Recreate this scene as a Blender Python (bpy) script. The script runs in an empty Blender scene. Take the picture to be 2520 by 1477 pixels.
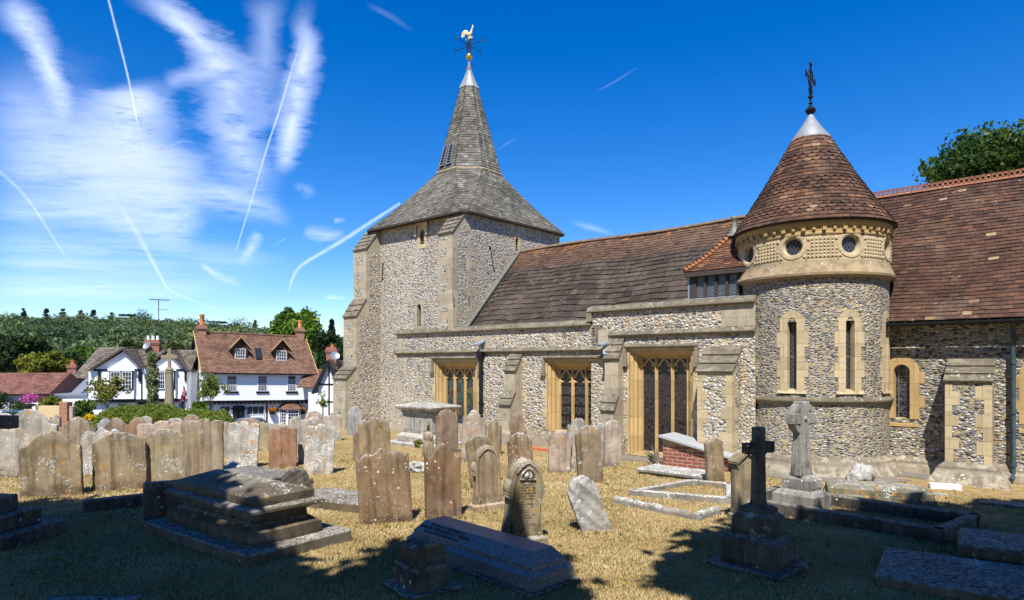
import bpy, math, random
import numpy as np
from mathutils import Vector, Matrix
random.seed(7); RNG = np.random.default_rng(7)
PI = math.pi
sc = bpy.context.scene
COL = sc.collection
# ---------------------------------------------------------------- camera model (used to lay the place out at real depths)
F, U0, V0, EYE = 1554.0, 1260.0, 896.0, 2.2
def P(u, v, Y): return Vector(((u-U0)/F*Y, Y, EYE-(v-V0)/F*Y))
def G(u, v, z=0.0):
    Y = F*(EYE-z)/(v-V0); return P(u, v, Y)
def sm(a, b, x):
    t = min(1, max(0, (x-a)/(b-a))); return t*t*(3-2*t)
def fall(x, y):
    # the churchyard is level and drops to the street beyond it on the left
    side = 1-sm(-7.0, 2.0, x - (y-20)*-0.25)
    return -3.7*sm(19.5, 46, y)*max(side, sm(30, 60, y))
class Frame:
    def __init__(s, loc, yaw, tilt=0):
        s.M = Matrix.Translation(Vector(loc)) @ Matrix.Rotation(yaw, 4, 'Z') @ Matrix.Rotation(tilt, 4, 'Y')
        s.I = s.M.inverted()
    def hit(s, u, v, axis, val):
        o = s.I @ Vector((0, 0, EYE)); d = s.I.to_3x3() @ Vector(((u-U0)/F, 1, -(v-V0)/F))
        t = (val-o[axis])/d[axis]; return o+d*t
    def w(s, p): return s.M @ Vector(p)
    def l(s, p): return s.I @ Vector(p)
# ---------------------------------------------------------------- object helpers
def tag(o, label=None, cat=None, group=None, kind=None):
    if label: o['label'] = label
    if cat: o['category'] = cat
    if group: o['group'] = group
    if kind: o['kind'] = kind
    return o
def thing(name, label, cat, loc=(0,0,0), yaw=0, group=None, tilt=0):
    o = bpy.data.objects.new(name, None); COL.objects.link(o); o.empty_display_size = .2
    o.location = loc; o.rotation_euler = (0, tilt, yaw)
    return tag(o, label, cat, group)
def link(name, me, parent=None):
    o = bpy.data.objects.new(name, me); COL.objects.link(o)
    if parent is not None: o.parent = parent
    return o
class MB:
    def __init__(s): s.v = []; s.f = []; s.m = []; s.t = []
    def add(s, pts, m=0, t=None):
        b = len(s.v); s.v += [tuple(p) for p in pts]; s.f.append(tuple(range(b, b+len(pts)))); s.m.append(m)
        s.t.append(random.random() if t is None else t)
    def faces(s, verts, faces, m=0, t=None):
        b = len(s.v); s.v += [tuple(p) for p in verts]
        tt = random.random() if t is None else t
        for f in faces: s.f.append(tuple(b+i for i in f)); s.m.append(m); s.t.append(tt)
    def box(s, x0, x1, y0, y1, z0, z1, m=0, t=None):
        v = [(x0,y0,z0),(x1,y0,z0),(x1,y1,z0),(x0,y1,z0),(x0,y0,z1),(x1,y0,z1),(x1,y1,z1),(x0,y1,z1)]
        s.faces(v, [(0,3,2,1),(4,5,6,7),(0,1,5,4),(1,2,6,5),(2,3,7,6),(3,0,4,7)], m, t)
    def cbox(s, x0, x1, y0, y1, z0, z1, c=.01, m=0, t=None):
        # box with chamfered edges
        xs = (x0+c, x1-c); ys = (y0+c, y1-c); zs = (z0+c, z1-c); X=(x0,x1); Y=(y0,y1); Z=(z0,z1)
        tt = random.random() if t is None else t
        def pt(i,j,k,ax): return (X[i] if ax==0 else xs[i], Y[j] if ax==1 else ys[j], Z[k] if ax==2 else zs[k])
        V = {}; vs = []
        for i in (0,1):
            for j in (0,1):
                for k in (0,1):
                    for ax in (0,1,2): V[i,j,k,ax] = len(vs); vs.append(pt(i,j,k,ax))
        fs = []
        for i in (0,1):
            q = [V[i,0,0,0],V[i,1,0,0],V[i,1,1,0],V[i,0,1,0]]; fs.append(q if i else q[::-1])
            q = [V[0,i,0,1],V[0,i,1,1],V[1,i,1,1],V[1,i,0,1]]; fs.append(q if i else q[::-1])
            q = [V[0,0,i,2],V[1,0,i,2],V[1,1,i,2],V[0,1,i,2]]; fs.append(q if i else q[::-1])
        for i in (0,1):
            for j in (0,1):
                q = [V[i,j,0,0],V[i,j,1,0],V[i,j,1,1],V[i,j,0,1]]; fs.append(q if (i^j) else q[::-1])
                q = [V[i,0,j,0],V[i,1,j,0],V[i,1,j,2],V[i,0,j,2]]; fs.append(q if not (i^j) else q[::-1])
                q = [V[0,i,j,1],V[1,i,j,1],V[1,i,j,2],V[0,i,j,2]]; fs.append(q if (i^j) else q[::-1])
        for i in (0,1):
            for j in (0,1):
                for k in (0,1):
                    q = [V[i,j,k,0],V[i,j,k,1],V[i,j,k,2]]; fs.append(q if (i^j^k) else q[::-1])
        s.faces(vs, fs, m, tt)
    def prism(s, poly, y0, y1, m=0, t=None, mcap=None):
        # poly in (x,z), extruded along y
        n = len(poly); v = [(x,y0,z) for x,z in poly]+[(x,y1,z) for x,z in poly]
        tt = random.random() if t is None else t
        s.faces(v, [tuple(range(n)), tuple(range(2*n-1, n-1, -1))], m if mcap is None else mcap, tt)
        s.faces(v, [(i, n+i, n+(i+1)%n, (i+1)%n) for i in range(n)], m, tt)
    def prismx(s, poly, x0, x1, m=0, t=None):
        # poly in (y,z), extruded along x
        n = len(poly); v = [(x0,y,z) for y,z in poly]+[(x1,y,z) for y,z in poly]
        s.faces(v, [tuple(range(n-1,-1,-1)), tuple(range(n, 2*n))]+[(i, (i+1)%n, n+(i+1)%n, n+i) for i in range(n)], m, t)
    def prismz(s, poly, z0, z1, m=0, t=None):
        n = len(poly); v = [(x,y,z0) for x,y in poly]+[(x,y,z1) for x,y in poly]
        s.faces(v, [tuple(range(n-1,-1,-1)), tuple(range(n, 2*n))]+[(i, (i+1)%n, n+(i+1)%n, n+i) for i in range(n)], m, t)
    def rings(s, rings, m=0, closed=True, cap0=False, cap1=False, t=None):
        b = len(s.v); n = len(rings[0]); tt = random.random() if t is None else t
        for r in rings: s.v += [tuple(p) for p in r]
        k = n if closed else n-1
        for i in range(len(rings)-1):
            for j in range(k):
                s.f.append((b+i*n+j, b+i*n+(j+1)%n, b+(i+1)*n+(j+1)%n, b+(i+1)*n+j)); s.m.append(m); s.t.append(tt)
        if cap0: s.f.append(tuple(b+j for j in range(n-1,-1,-1))); s.m.append(m); s.t.append(tt)
        if cap1: s.f.append(tuple(b+(len(rings)-1)*n+j for j in range(n))); s.m.append(m); s.t.append(tt)
    def lathe(s, prof, c=(0,0), n=32, m=0, a0=0, a1=2*PI, cap=False):
        full = abs(a1-a0-2*PI) < 1e-6
        k = n if full else n+1
        R = [[(c[0]+r*math.cos(a0+(a1-a0)*j/n), c[1]+r*math.sin(a0+(a1-a0)*j/n), z) for j in range(k)] for r, z in prof]
        s.rings(R, m, full, cap, cap)
    def tube(s, pts, r, n=6, m=0, caps=True, t=None):
        pts = [Vector(p) for p in pts]; rs = r if isinstance(r, (list, tuple)) else [r]*len(pts)
        R = []
        for i, p in enumerate(pts):
            d = (pts[min(i+1, len(pts)-1)]-pts[max(i-1, 0)]).normalized()
            a = d.cross(Vector((0,0,1)) if abs(d.z) < .95 else Vector((1,0,0))).normalized(); b = d.cross(a)
            R.append([p+(a*math.cos(2*PI*j/n)+b*math.sin(2*PI*j/n))*rs[i] for j in range(n)])
        s.rings(R, m, True, caps, caps, t)
    def bar(s, p, q, w, h=None, m=0):
        # rectangular bar between two points
        p = Vector(p); q = Vector(q); h = h or w; d = (q-p).normalized()
        a = d.cross(Vector((0,0,1)) if abs(d.z) < .95 else Vector((0,1,0))).normalized()*w/2; b = d.cross(a).normalized()*h/2
        R = [[c-a-b, c+a-b, c+a+b, c-a+b] for c in (p, q)]
        s.rings(R, m, True, True, True)
    def build(s, name, mats, parent=None, o=(0,0,0), smooth=None, M=None):
        me = bpy.data.meshes.new(name)
        ox, oy, oz = o
        vs = [(x-ox, y-oy, z-oz) for x, y, z in s.v]
        if M is not None: vs = [tuple(M @ Vector(p)) for p in vs]
        me.from_pydata(vs, [], s.f)
        for m in (mats if isinstance(mats, (list, tuple)) else [mats]): me.materials.append(m)
        me.polygons.foreach_set('material_index', s.m)
        a = me.attributes.new('tint', 'FLOAT', 'FACE'); a.data.foreach_set('value', s.t)
        if smooth is not None:
            me.polygons.foreach_set('use_smooth', [True]*len(s.f)); me.update()
            me.set_sharp_from_angle(angle=math.radians(smooth))
        me.update()
        return link(name, me, parent)
def bulk(name, verts, nper, mat, tint, parent=None, smooth=False):
    """many small faces at once: verts (N*nper,3), nper corners per face"""
    me = bpy.data.meshes.new(name); n = len(verts)//nper
    me.vertices.add(len(verts)); me.vertices.foreach_set('co', np.asarray(verts, dtype=np.float32).ravel())
    me.loops.add(len(verts)); me.loops.foreach_set('vertex_index', np.arange(len(verts), dtype=np.int32))
    me.polygons.add(n); me.polygons.foreach_set('loop_start', np.arange(0, len(verts), nper, dtype=np.int32))
    me.materials.append(mat)
    a = me.attributes.new('tint', 'FLOAT', 'FACE'); a.data.foreach_set('value', np.asarray(tint, dtype=np.float32))
    me.update(calc_edges=True); me.validate()
    return link(name, me, parent)
# ---------------------------------------------------------------- material helper
class NB:
    def __init__(s, name):
        s.m = bpy.data.materials.new(name); s.m.use_nodes = True; s.t = s.m.node_tree; s.t.nodes.clear()
        s.out = s.t.nodes.new('ShaderNodeOutputMaterial'); s.b = s.t.nodes.new('ShaderNodeBsdfPrincipled')
        s.t.links.new(s.b.outputs[0], s.out.inputs[0]); s.b.inputs['Roughness'].default_value = .85
        s.b.inputs['Specular IOR Level'].default_value = .25
    def set(s, sock, val):
        if isinstance(val, bpy.types.NodeSocket): s.t.links.new(val, sock)
        elif isinstance(val, (tuple, list)) and len(val) == 3 and sock.type == 'RGBA': sock.default_value = (*val, 1)
        else: sock.default_value = val
    def n(s, typ, ins=None, **kw):
        x = s.t.nodes.new('ShaderNode'+typ)
        for k, v in kw.items(): setattr(x, k, v)
        for k, v in (ins or {}).items(): s.set(x.inputs[k], v)
        return x
    def obj(s): return s.n('TexCoord').outputs['Object']
    def gen(s): return s.n('TexCoord').outputs['Generated']
    def attr(s, a='tint'): return s.n('Attribute', attribute_name=a).outputs['Fac']
    def rnd(s): return s.n('ObjectInfo').outputs['Random']
    def vmul(s, v, k): return s.n('VectorMath', {0: v, 1: k}, operation='MULTIPLY').outputs[0]
    def vadd(s, v, k): return s.n('VectorMath', {0: v, 1: k}, operation='ADD').outputs[0]
    def noise(s, v, scale, detail=4, rough=.55, w=None, col=False):
        x = s.n('TexNoise', {'Vector': v, 'Scale': scale, 'Detail': detail, 'Roughness': rough})
        if w is not None: x.noise_dimensions = '4D'; s.set(x.inputs['W'], w)
        return x.outputs['Color' if col else 'Fac']
    def vor(s, v, scale, feature='F1', rand=1.0):
        return s.n('TexVoronoi', {'Vector': v, 'Scale': scale, 'Randomness': rand}, feature=feature)
    def ramp(s, x, stops, interp='LINEAR'):
        r = s.n('ValToRGB', {'Fac': x}); r.color_ramp.interpolation = interp; e = r.color_ramp.elements
        while len(e) < len(stops): e.new(.5)
        for i, (p, c) in enumerate(stops):
            e[i].position = p; e[i].color = (c, c, c, 1) if not isinstance(c, (tuple, list)) else (*c, 1)
        return r.outputs['Color']
    def mix(s, f, a, b, mode='MIX'):
        x = s.n('Mix', data_type='RGBA', blend_type=mode); s.set(x.inputs[0], f); s.set(x.inputs[6], a); s.set(x.inputs[7], b)
        return x.outputs[2]
    def math(s, op, a, b=0.0, c=False):
        x = s.n('Math', {0: a, 1: b}, operation=op); x.use_clamp = c; return x.outputs[0]
    def maprange(s, x, a, b, c=0., d=1.): return s.n('MapRange', {0: x, 1: a, 2: b, 3: c, 4: d}, clamp=True, interpolation_type='SMOOTHSTEP').outputs[0]
    def sep(s, v): return s.n('SeparateXYZ', {0: v}).outputs
    def bump(s, h, strength=.5, dist=.02, prev=None):
        x = s.n('Bump', {'Height': h, 'Strength': strength, 'Distance': dist})
        if prev is not None: s.set(x.inputs['Normal'], prev)
        return x.outputs[0]
    def done(s, color=None, rough=None, normal=None, metal=None, spec=None):
        if color is not None: s.set(s.b.inputs['Base Color'], color)
        if rough is not None: s.set(s.b.inputs['Roughness'], rough)
        if normal is not None: s.set(s.b.inputs['Normal'], normal)
        if metal is not None: s.set(s.b.inputs['Metallic'], metal)
        if spec is not None: s.set(s.b.inputs['Specular IOR Level'], spec)
        return s.m
# ---------------------------------------------------------------- materials
def flint(name, scale, zs, mortar, ramp, mw=.05, warp=.05, bump=1.0, dark=.4):
    b = NB(name); o = b.obj()
    w = b.noise(o, 5, 2, col=True); o2 = b.vadd(o, b.vmul(b.vadd(w, (-.5,-.5,-.5)), (warp,warp,warp)))
    v = b.vmul(o2, (1,1,zs))
    e = b.vor(v, scale, 'DISTANCE_TO_EDGE').outputs['Distance']; f = b.vor(v, scale)
    r = b.sep(f.outputs['Color'])
    stone = b.ramp(r[0], ramp, 'CONSTANT')
    nz = b.noise(o, 24, 4, .7)
    # knapped flints: black core showing through a white rind
    core = b.math('MULTIPLY', b.maprange(nz, .53, .64), b.maprange(r[1], 1-dark, 1.15-dark))
    stone = b.mix(core, stone, (.07,.08,.10))
    rind = b.math('MULTIPLY', b.maprange(b.noise(o, 31, 3, .6, w=3.0), .55, .65), b.maprange(r[2], .5, .7))
    stone = b.mix(rind, stone, (.70,.68,.63))
    mort = b.mix(b.noise(o, 1.2, 5, .7), mortar, tuple(c*.62 for c in mortar))
    mort = b.mix(b.maprange(b.noise(o, 40, 3), .45, .6), mort, tuple(min(1, c*1.25) for c in mortar))
    mask = b.maprange(b.math('ADD', e, b.math('MULTIPLY', b.math('SUBTRACT', nz, .5), .06)), mw, mw+.05)
    mask = b.math('MULTIPLY', mask, b.maprange(b.math('ADD', f.outputs['Distance'], b.math('MULTIPLY', b.math('SUBTRACT', nz, .5), .2)), .66, .56))
    c = b.mix(mask, mort, stone)
    big = b.noise(o, .55, 4, .6); c = b.mix(.6, c, b.ramp(big, [(.35, .72), (.62, 1.0)]), 'MULTIPLY')
    h = b.math('ADD', b.math('MULTIPLY', mask, b.math('SUBTRACT', 1.25, f.outputs['Distance'])), b.math('MULTIPLY', nz, .35))
    n = b.bump(h, bump, .045)
    rough = b.math('SUBTRACT', .85, b.math('MULTIPLY', mask, .3))
    return b.done(c, rough, n, spec=.35)
W1 = [(0,(0.534,0.511,0.465)),(.30,(0.414,0.386,0.340)),(.52,(0.276,0.285,0.304)),(.64,(0.405,0.331,0.230)),(.71,(0.626,0.603,0.561)),(.87,(0.120,0.129,0.147)),(.95,(0.405,0.276,0.129))]
W2 = [(0,(0.311,0.315,0.319)),(.28,(0.185,0.197,0.223)),(.44,(0.076,0.084,0.105)),(.60,(0.487,0.479,0.454)),(.76,(0.252,0.227,0.185)),(.85,(0.038,0.042,0.050)),(.94,(0.630,0.613,0.588))]
W3 = [(0,(0.336,0.328,0.308)),(.22,(0.400,0.392,0.368)),(.40,(0.192,0.204,0.228)),(.6,(0.104,0.112,0.132)),(.72,(0.288,0.256,0.208)),(.86,(0.048,0.052,0.060)),(.94,(0.480,0.472,0.448))]
M_FLINT_T = flint('tower_flint', 13.0, 1.5, (.52,.44,.31), W1, .04, dark=.35)
M_FLINT_A = flint('aisle_flint', 12.0, 1.35, (.54,.44,.29), W1, .04, dark=.4)
M_FLINT_R = flint('turret_flint', 14.5, 1.8, (.44,.345,.205), W3, .035, .03, dark=.6)
M_FLINT_C = flint('chancel_flint', 12.5, 1.75, (.42,.32,.175), W2, .035, .03, dark=.6)
def ashlar(name, c1, c2, dirt=.5, lich=.3, bw=.5, bh=.3, seams=True, orange=.0, streak=.4, dcol=(.10,.085,.06)):
    b = NB(name); o = b.obj()
    s = b.sep(o); wv = b.n('CombineXYZ', {0: b.math('ADD', s[0], s[1]), 1: s[2], 2: 0.0}).outputs[0]
    nz = b.noise(o, 3.0, 6, .65); fine = b.noise(o, 45, 3, .6)
    c = b.mix(nz, c1, c2)
    h = b.math('ADD', b.math('MULTIPLY', fine, .3), b.math('MULTIPLY', b.noise(o, 9, 4), .5))
    if seams:
        br = b.n('TexBrick', {'Vector': wv, 'Scale': 1.0, 'Color1': (.82,)*3, 'Color2': (1.1,)*3, 'Mortar': (.72,.68,.6), 'Mortar Size': .006, 'Mortar Smooth': .3, 'Bias': 0., 'Brick Width': bw, 'Row Height': bh}, offset=.5)
        c = b.mix(1, c, br.outputs['Color'], 'MULTIPLY'); h = b.math('SUBTRACT', h, b.math('MULTIPLY', br.outputs['Fac'], .8))
    st = b.noise(b.vmul(o, (9,9,.9)), 1, 4, .6)
    c = b.mix(b.math('MULTIPLY', b.maprange(st, .5, .72), streak), c, tuple(x*.55 for x in c2))
    # soot and algae settle on upward faces
    up = b.sep(b.n('NewGeometry').outputs['Normal'])[2]
    dm = b.maprange(b.math('ADD', b.noise(o, 5, 6, .7), b.math('MULTIPLY', b.math('MAXIMUM', up, 0.0), .22)), .52, .75)
    c = b.mix(b.math('MULTIPLY', dm, dirt), c, dcol)
    l = b.vor(b.vadd(o, b.vmul(b.noise(o, 20, 2, col=True), (.06,.06,.06))), 13).outputs['Distance']
    lm = b.math('MULTIPLY', b.maprange(l, .26, .16), b.maprange(b.noise(o, 3.3, 3, w=2.), .5, .62))
    c = b.mix(b.math('MULTIPLY', lm, lich), c, (.62,.60,.54))
    if orange:
        om = b.math('MULTIPLY', b.maprange(b.noise(o, 15, 4, .7, w=8.), .56, .64), b.maprange(b.noise(o, 2.2, 3, w=5.), .5, .62))
        c = b.mix(b.math('MULTIPLY', om, orange), c, (.50,.22,.02))
    return b.done(c, .9, b.bump(h, .45, .012))
M_ASH = ashlar('limestone_ashlar', (.48,.41,.29), (.34,.285,.20), .7, .45, .55, .32)
M_ASHW = ashlar('weathered_limestone', (.29,.245,.17), (.17,.145,.105), .85, .75, .9, .5, streak=.6)
M_GOLD = ashlar('golden_stone', (.55,.37,.155), (.41,.285,.13), .35, .12, .6, .45, streak=.35)
M_CREAM = ashlar('cream_dressed_stone', (.54,.43,.26), (.44,.345,.20), .4, .3, .5, .26, streak=.35)
M_RIM = ashlar('turret_band_stone', (.53,.42,.25), (.41,.32,.185), .4, .2, seams=False, streak=.3)
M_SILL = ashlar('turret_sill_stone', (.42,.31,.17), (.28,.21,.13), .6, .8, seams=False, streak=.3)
M_CORN = ashlar('cornice_stone', (.48,.33,.13), (.36,.24,.10), .3, .1, seams=False)  # deeper golden stone for the cornice and its brackets
M_PLINTH = ashlar('plinth_stone', (.46,.40,.30), (.28,.23,.16), .75, .8, .8, .4)
M_PAVE = ashlar('path_flagstone', (.30,.27,.22), (.22,.19,.15), .5, .4, .7, .6)
def tile_mat(name, stops, lich=(.55,.52,.42), la=.5, orange=0.0, streak=.25, ls=9):
    b = NB(name); o = b.obj(); t = b.attr()
    c = b.ramp(t, stops)
    c = b.mix(b.math('MULTIPLY', b.maprange(b.noise(o, .9, 6, .7), .42, .66), .7), c, b.mix(1, c, (.42,.42,.38), 'MULTIPLY'))
    c = b.mix(b.math('MULTIPLY', b.maprange(b.noise(b.vmul(o, (1.6,1.6,.35)), 1, 6, .7, w=11.), .5, .72), .35), c, (.20,.17,.115))
    c = b.mix(.5, c, b.ramp(b.noise(b.vmul(o, (14,14,7)), 1, 4, .7), [(.3,.55),(.7,1.25)]), 'MULTIPLY')
    l = b.maprange(b.noise(o, ls, 6, .75, w=1.), .57, .66)
    l = b.math('MULTIPLY', l, b.maprange(b.noise(o, .8, 3, w=4.), .42, .62))
    c = b.mix(b.math('MULTIPLY', l, la), c, lich)
    if orange:
        s = b.maprange(b.sep(o)[2], 5.55, 6.1)
        om = b.math('MULTIPLY', b.math('MULTIPLY', b.maprange(b.noise(o, 4, 5, .7, w=7.), .5, .6), s), orange)
        c = b.mix(om, c, (.50,.20,.03))
    return b.done(c, .88, b.bump(b.noise(o, 40, 4, .7), .5, .008))
M_TILE_N = tile_mat('nave_roof_tile', [(0,(.034,.027,.022)),(.35,(.058,.044,.034)),(.6,(.085,.063,.046)),(.8,(.072,.050,.036)),(1,(.15,.112,.075))], la=.75, orange=.75, ls=13)
M_TILE_NU = tile_mat('nave_upper_tile', [(0,(.065,.040,.030)),(.5,(.115,.065,.043)),(.85,(.15,.085,.055)),(1,(.20,.135,.09))], la=.5, orange=.55, ls=13)
M_TILE_C = tile_mat('chancel_roof_tile', [(0,(.040,.022,.017)),(.4,(.085,.043,.028)),(.75,(.13,.062,.037)),(.93,(.18,.085,.045)),(1,(.30,.21,.12))], la=.35)
M_TILE_D = tile_mat('dormer_tile', [(0,(.08,.036,.024)),(.5,(.15,.06,.035)),(.9,(.22,.095,.05)),(1,(.28,.16,.09))], la=.2)
M_TILE_T = tile_mat('turret_roof_tile', [(0,(.045,.026,.019)),(.35,(.090,.046,.029)),(.7,(.135,.066,.038)),(.92,(.20,.095,.045)),(1,(.27,.18,.11))], la=.35)
M_SHING = tile_mat('oak_shingle', [(0,(.085,.077,.062)),(.5,(.155,.142,.115)),(.85,(.225,.208,.172)),(1,(.29,.27,.225))], la=.0)
M_TILE_H = tile_mat('house_clay_tile', [(0,(.13,.068,.042)),(.5,(.18,.095,.06)),(1,(.23,.13,.085))], la=.06)
M_TILE_G = tile_mat('old_house_tile', [(0,(.09,.07,.055)),(.5,(.15,.12,.095)),(1,(.22,.18,.14))], la=.2)
M_TILE_S = tile_mat('shop_tile', [(0,(.14,.06,.045)),(.5,(.20,.09,.065)),(1,(.26,.12,.085))], la=.25)
def plain(name, col, rough=.6, metal=0, var=.15, bump=.15, scale=6, spec=.3, dirt=0.0):
    b = NB(name); o = b.obj()
    c = b.mix(b.noise(o, scale, 5, .6), tuple(x*(1-var) for x in col), tuple(min(1, x*(1+var)) for x in col))
    if dirt: c = b.mix(b.math('MULTIPLY', b.maprange(b.noise(b.vmul(o, (3,3,.6)), 1, 5, .7), .5, .75), dirt), c, tuple(x*.4 for x in col))
    return b.done(c, rough, b.bump(b.noise(o, 60, 3), bump, .004), metal, spec)
M_LEAD = plain('lead_sheet', (.27,.28,.29), .6, .2, .25, .2, 5, dirt=.45)
M_LEADB = plain('lead_flashing', (.30,.37,.44), .5, .3, .25, .2)
M_LEADG = plain('old_lead_sheet', (.16,.17,.15), .6, .2, .3)
M_IRON = plain('black_iron', (.012,.012,.014), .5, .2, .3)
M_BLACK = plain('black_paint', (.012,.012,.014), .45, 0, .3)
M_CAME = plain('lead_came', (.13,.135,.14), .5, .2, .2)
M_GILT = plain('gilding', (.90,.68,.34), .35, .55, .1, .05)
M_BALL = plain('gilt_ball', (.75,.48,.10), .28, .9, .15, .05)
M_COPPER = plain('weathered_downpipe_paint', (.05,.085,.10), .5, .3, .6, .2, 7, dirt=.5)
M_TERRA = plain('terracotta', (.42,.13,.05), .8, 0, .35, .3, 9)
M_RIDGE_T = ashlar('terracotta_cresting', (.34,.14,.075), (.24,.10,.055), .35, .9, seams=False, orange=.3)
M_RIDGE_N = ashlar('ridge_tile', (.24,.17,.10), (.15,.10,.07), .4, .7, seams=False, orange=.9)
M_HIP = ashlar('bonnet_tile', (.40,.16,.06), (.24,.10,.05), .3, .3, seams=False, orange=.5)
M_TIMBER = plain('dark_oak', (.055,.045,.038), .8, 0, .5, .4, 14)
M_GREYWOOD = plain('grey_weathered_wood', (.30,.28,.26), .9, 0, .3, .5, 12)
M_WHITE = plain('white_render', (.80,.80,.79), .85, 0, .03, .1, 3)
M_WPAINT = plain('white_paint', (.78,.79,.80), .5, 0, .03, .05)
M_OCHRE = plain('ochre_bargeboard', (.55,.36,.12), .7, 0, .15)
M_DARKIN = plain('dark_interior', (.015,.016,.02), .9, 0, .2)
M_MEMO = ashlar('memorial_stone', (.27,.23,.15), (.20,.17,.11), .3, .1, seams=False)
M_POT = plain('chimney_pot_clay', (.55,.20,.07), .8, 0, .2)
M_BLIND = plain('net_curtain', (.62,.64,.64), .9, 0, .1)
M_GREYMETAL = plain('grey_metal', (.34,.36,.38), .4, .6, .1)
M_CARB = plain('blue_car_paint', (.02,.10,.28), .25, .2, .05, 0, spec=.6)
M_CART = plain('teal_car_paint', (.015,.12,.16), .25, .2, .05, 0, spec=.6)
M_TYRE = plain('tyre_rubber', (.02,.02,.02), .8)
M_BOARD = plain('pale_yellow_render', (.52,.40,.22), .85, 0, .15)
def glass(name, col=(.012,.014,.018), rough=.08):
    b = NB(name); o = b.obj()
    return b.done(b.mix(b.noise(o, 3, 3), col, tuple(x*2.2+.004 for x in col)), rough, b.bump(b.noise(o, 7, 2), .12, .02), spec=.6)
M_GLASS = glass('dark_window_glass')
M_GLASSL = glass('leaded_glass', (.02,.024,.03), .2)
def stained(name, cols, lead=(.085,.085,.09), scale=9, mixamt=.5):
    b = NB(name); o = b.obj()
    o2 = b.vadd(o, b.vmul(b.noise(o, 3, 2, col=True), (.12,.0,.12)))
    v = b.vmul(o2, (1.25, .02, .8))
    f = b.sep(b.vor(v, scale).outputs['Color']); e = b.vor(v, scale, 'DISTANCE_TO_EDGE').outputs['Distance']
    c = b.mix(mixamt, (.012,.010,.011), b.ramp(f[0], cols, 'CONSTANT'))
    lm = b.maprange(e, .06, .02)
    c = b.mix(lm, c, lead)
    return b.done(c, b.math('ADD', .25, b.math('MULTIPLY', lm, .4)), b.bump(b.noise(o, 9, 2), .2, .02), spec=.5)
DK = [(0,(.05,.012,.014)),(.25,(.02,.03,.012)),(.45,(.03,.012,.02)),(.62,(.010,.010,.012)),(.75,(.07,.03,.02)),(.9,(.02,.05,.03))]
TL = [(0,(.01,.09,.10)),(.25,(.02,.05,.02)),(.45,(.02,.02,.03)),(.62,(.15,.13,.02)),(.78,(.06,.02,.02)),(.9,(.01,.05,.09))]
BW = [(0,(.020,.014,.013)),(.3,(.032,.020,.016)),(.6,(.012,.010,.010)),(.8,(.05,.025,.018))]
M_ST1 = stained('stained_glass_teal', TL, scale=9, mixamt=.6)
M_ST2 = stained('stained_glass_ruby', DK, scale=9, mixamt=.6)
M_ST3 = stained('stained_glass_brown', BW, (.06,.055,.055), 11, .7)
M_ST4 = stained('stained_glass_grey', BW, (.10,.11,.12), 10, .5)
def brick(name, c1, c2, mort=(.42,.36,.28), paint=0.0, s=1.0):
    b = NB(name); o = b.obj(); q = b.sep(o)
    wv = b.n('CombineXYZ', {0: b.math('ADD', q[0], q[1]), 1: q[2], 2: 0.0}).outputs[0]
    br = b.n('TexBrick', {'Vector': wv, 'Scale': s, 'Color1': c1, 'Color2': c2, 'Mortar': mort, 'Mortar Size': .008, 'Mortar Smooth': .2, 'Bias': 0., 'Brick Width': .225, 'Row Height': .075})
    c = b.mix(b.math('MULTIPLY', b.maprange(b.noise(o, 12, 4, .7), .5, .7), .5), br.outputs['Color'], tuple(x*.4 for x in c1))
    if paint: c = b.mix(b.math('MULTIPLY', b.maprange(b.math('ADD', b.math('MULTIPLY', b.noise(o, 5, 6, .75), .9), b.math('MULTIPLY', q[2], .55)), .66, .74), paint), c, (.50,.38,.22))
    h = b.math('SUBTRACT', b.noise(o, 30, 3), b.math('MULTIPLY', br.outputs['Fac'], 1.5))
    return b.done(c, .9, b.bump(h, .6, .012))
M_BRICK = brick('red_brick', (.30,.075,.045), (.22,.06,.04))
M_BRICKW = brick('worn_red_brick', (.29,.095,.065), (.22,.07,.05), paint=1.0)
M_BRICKP = brick('orange_brick', (.36,.13,.05), (.26,.09,.05))
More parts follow.
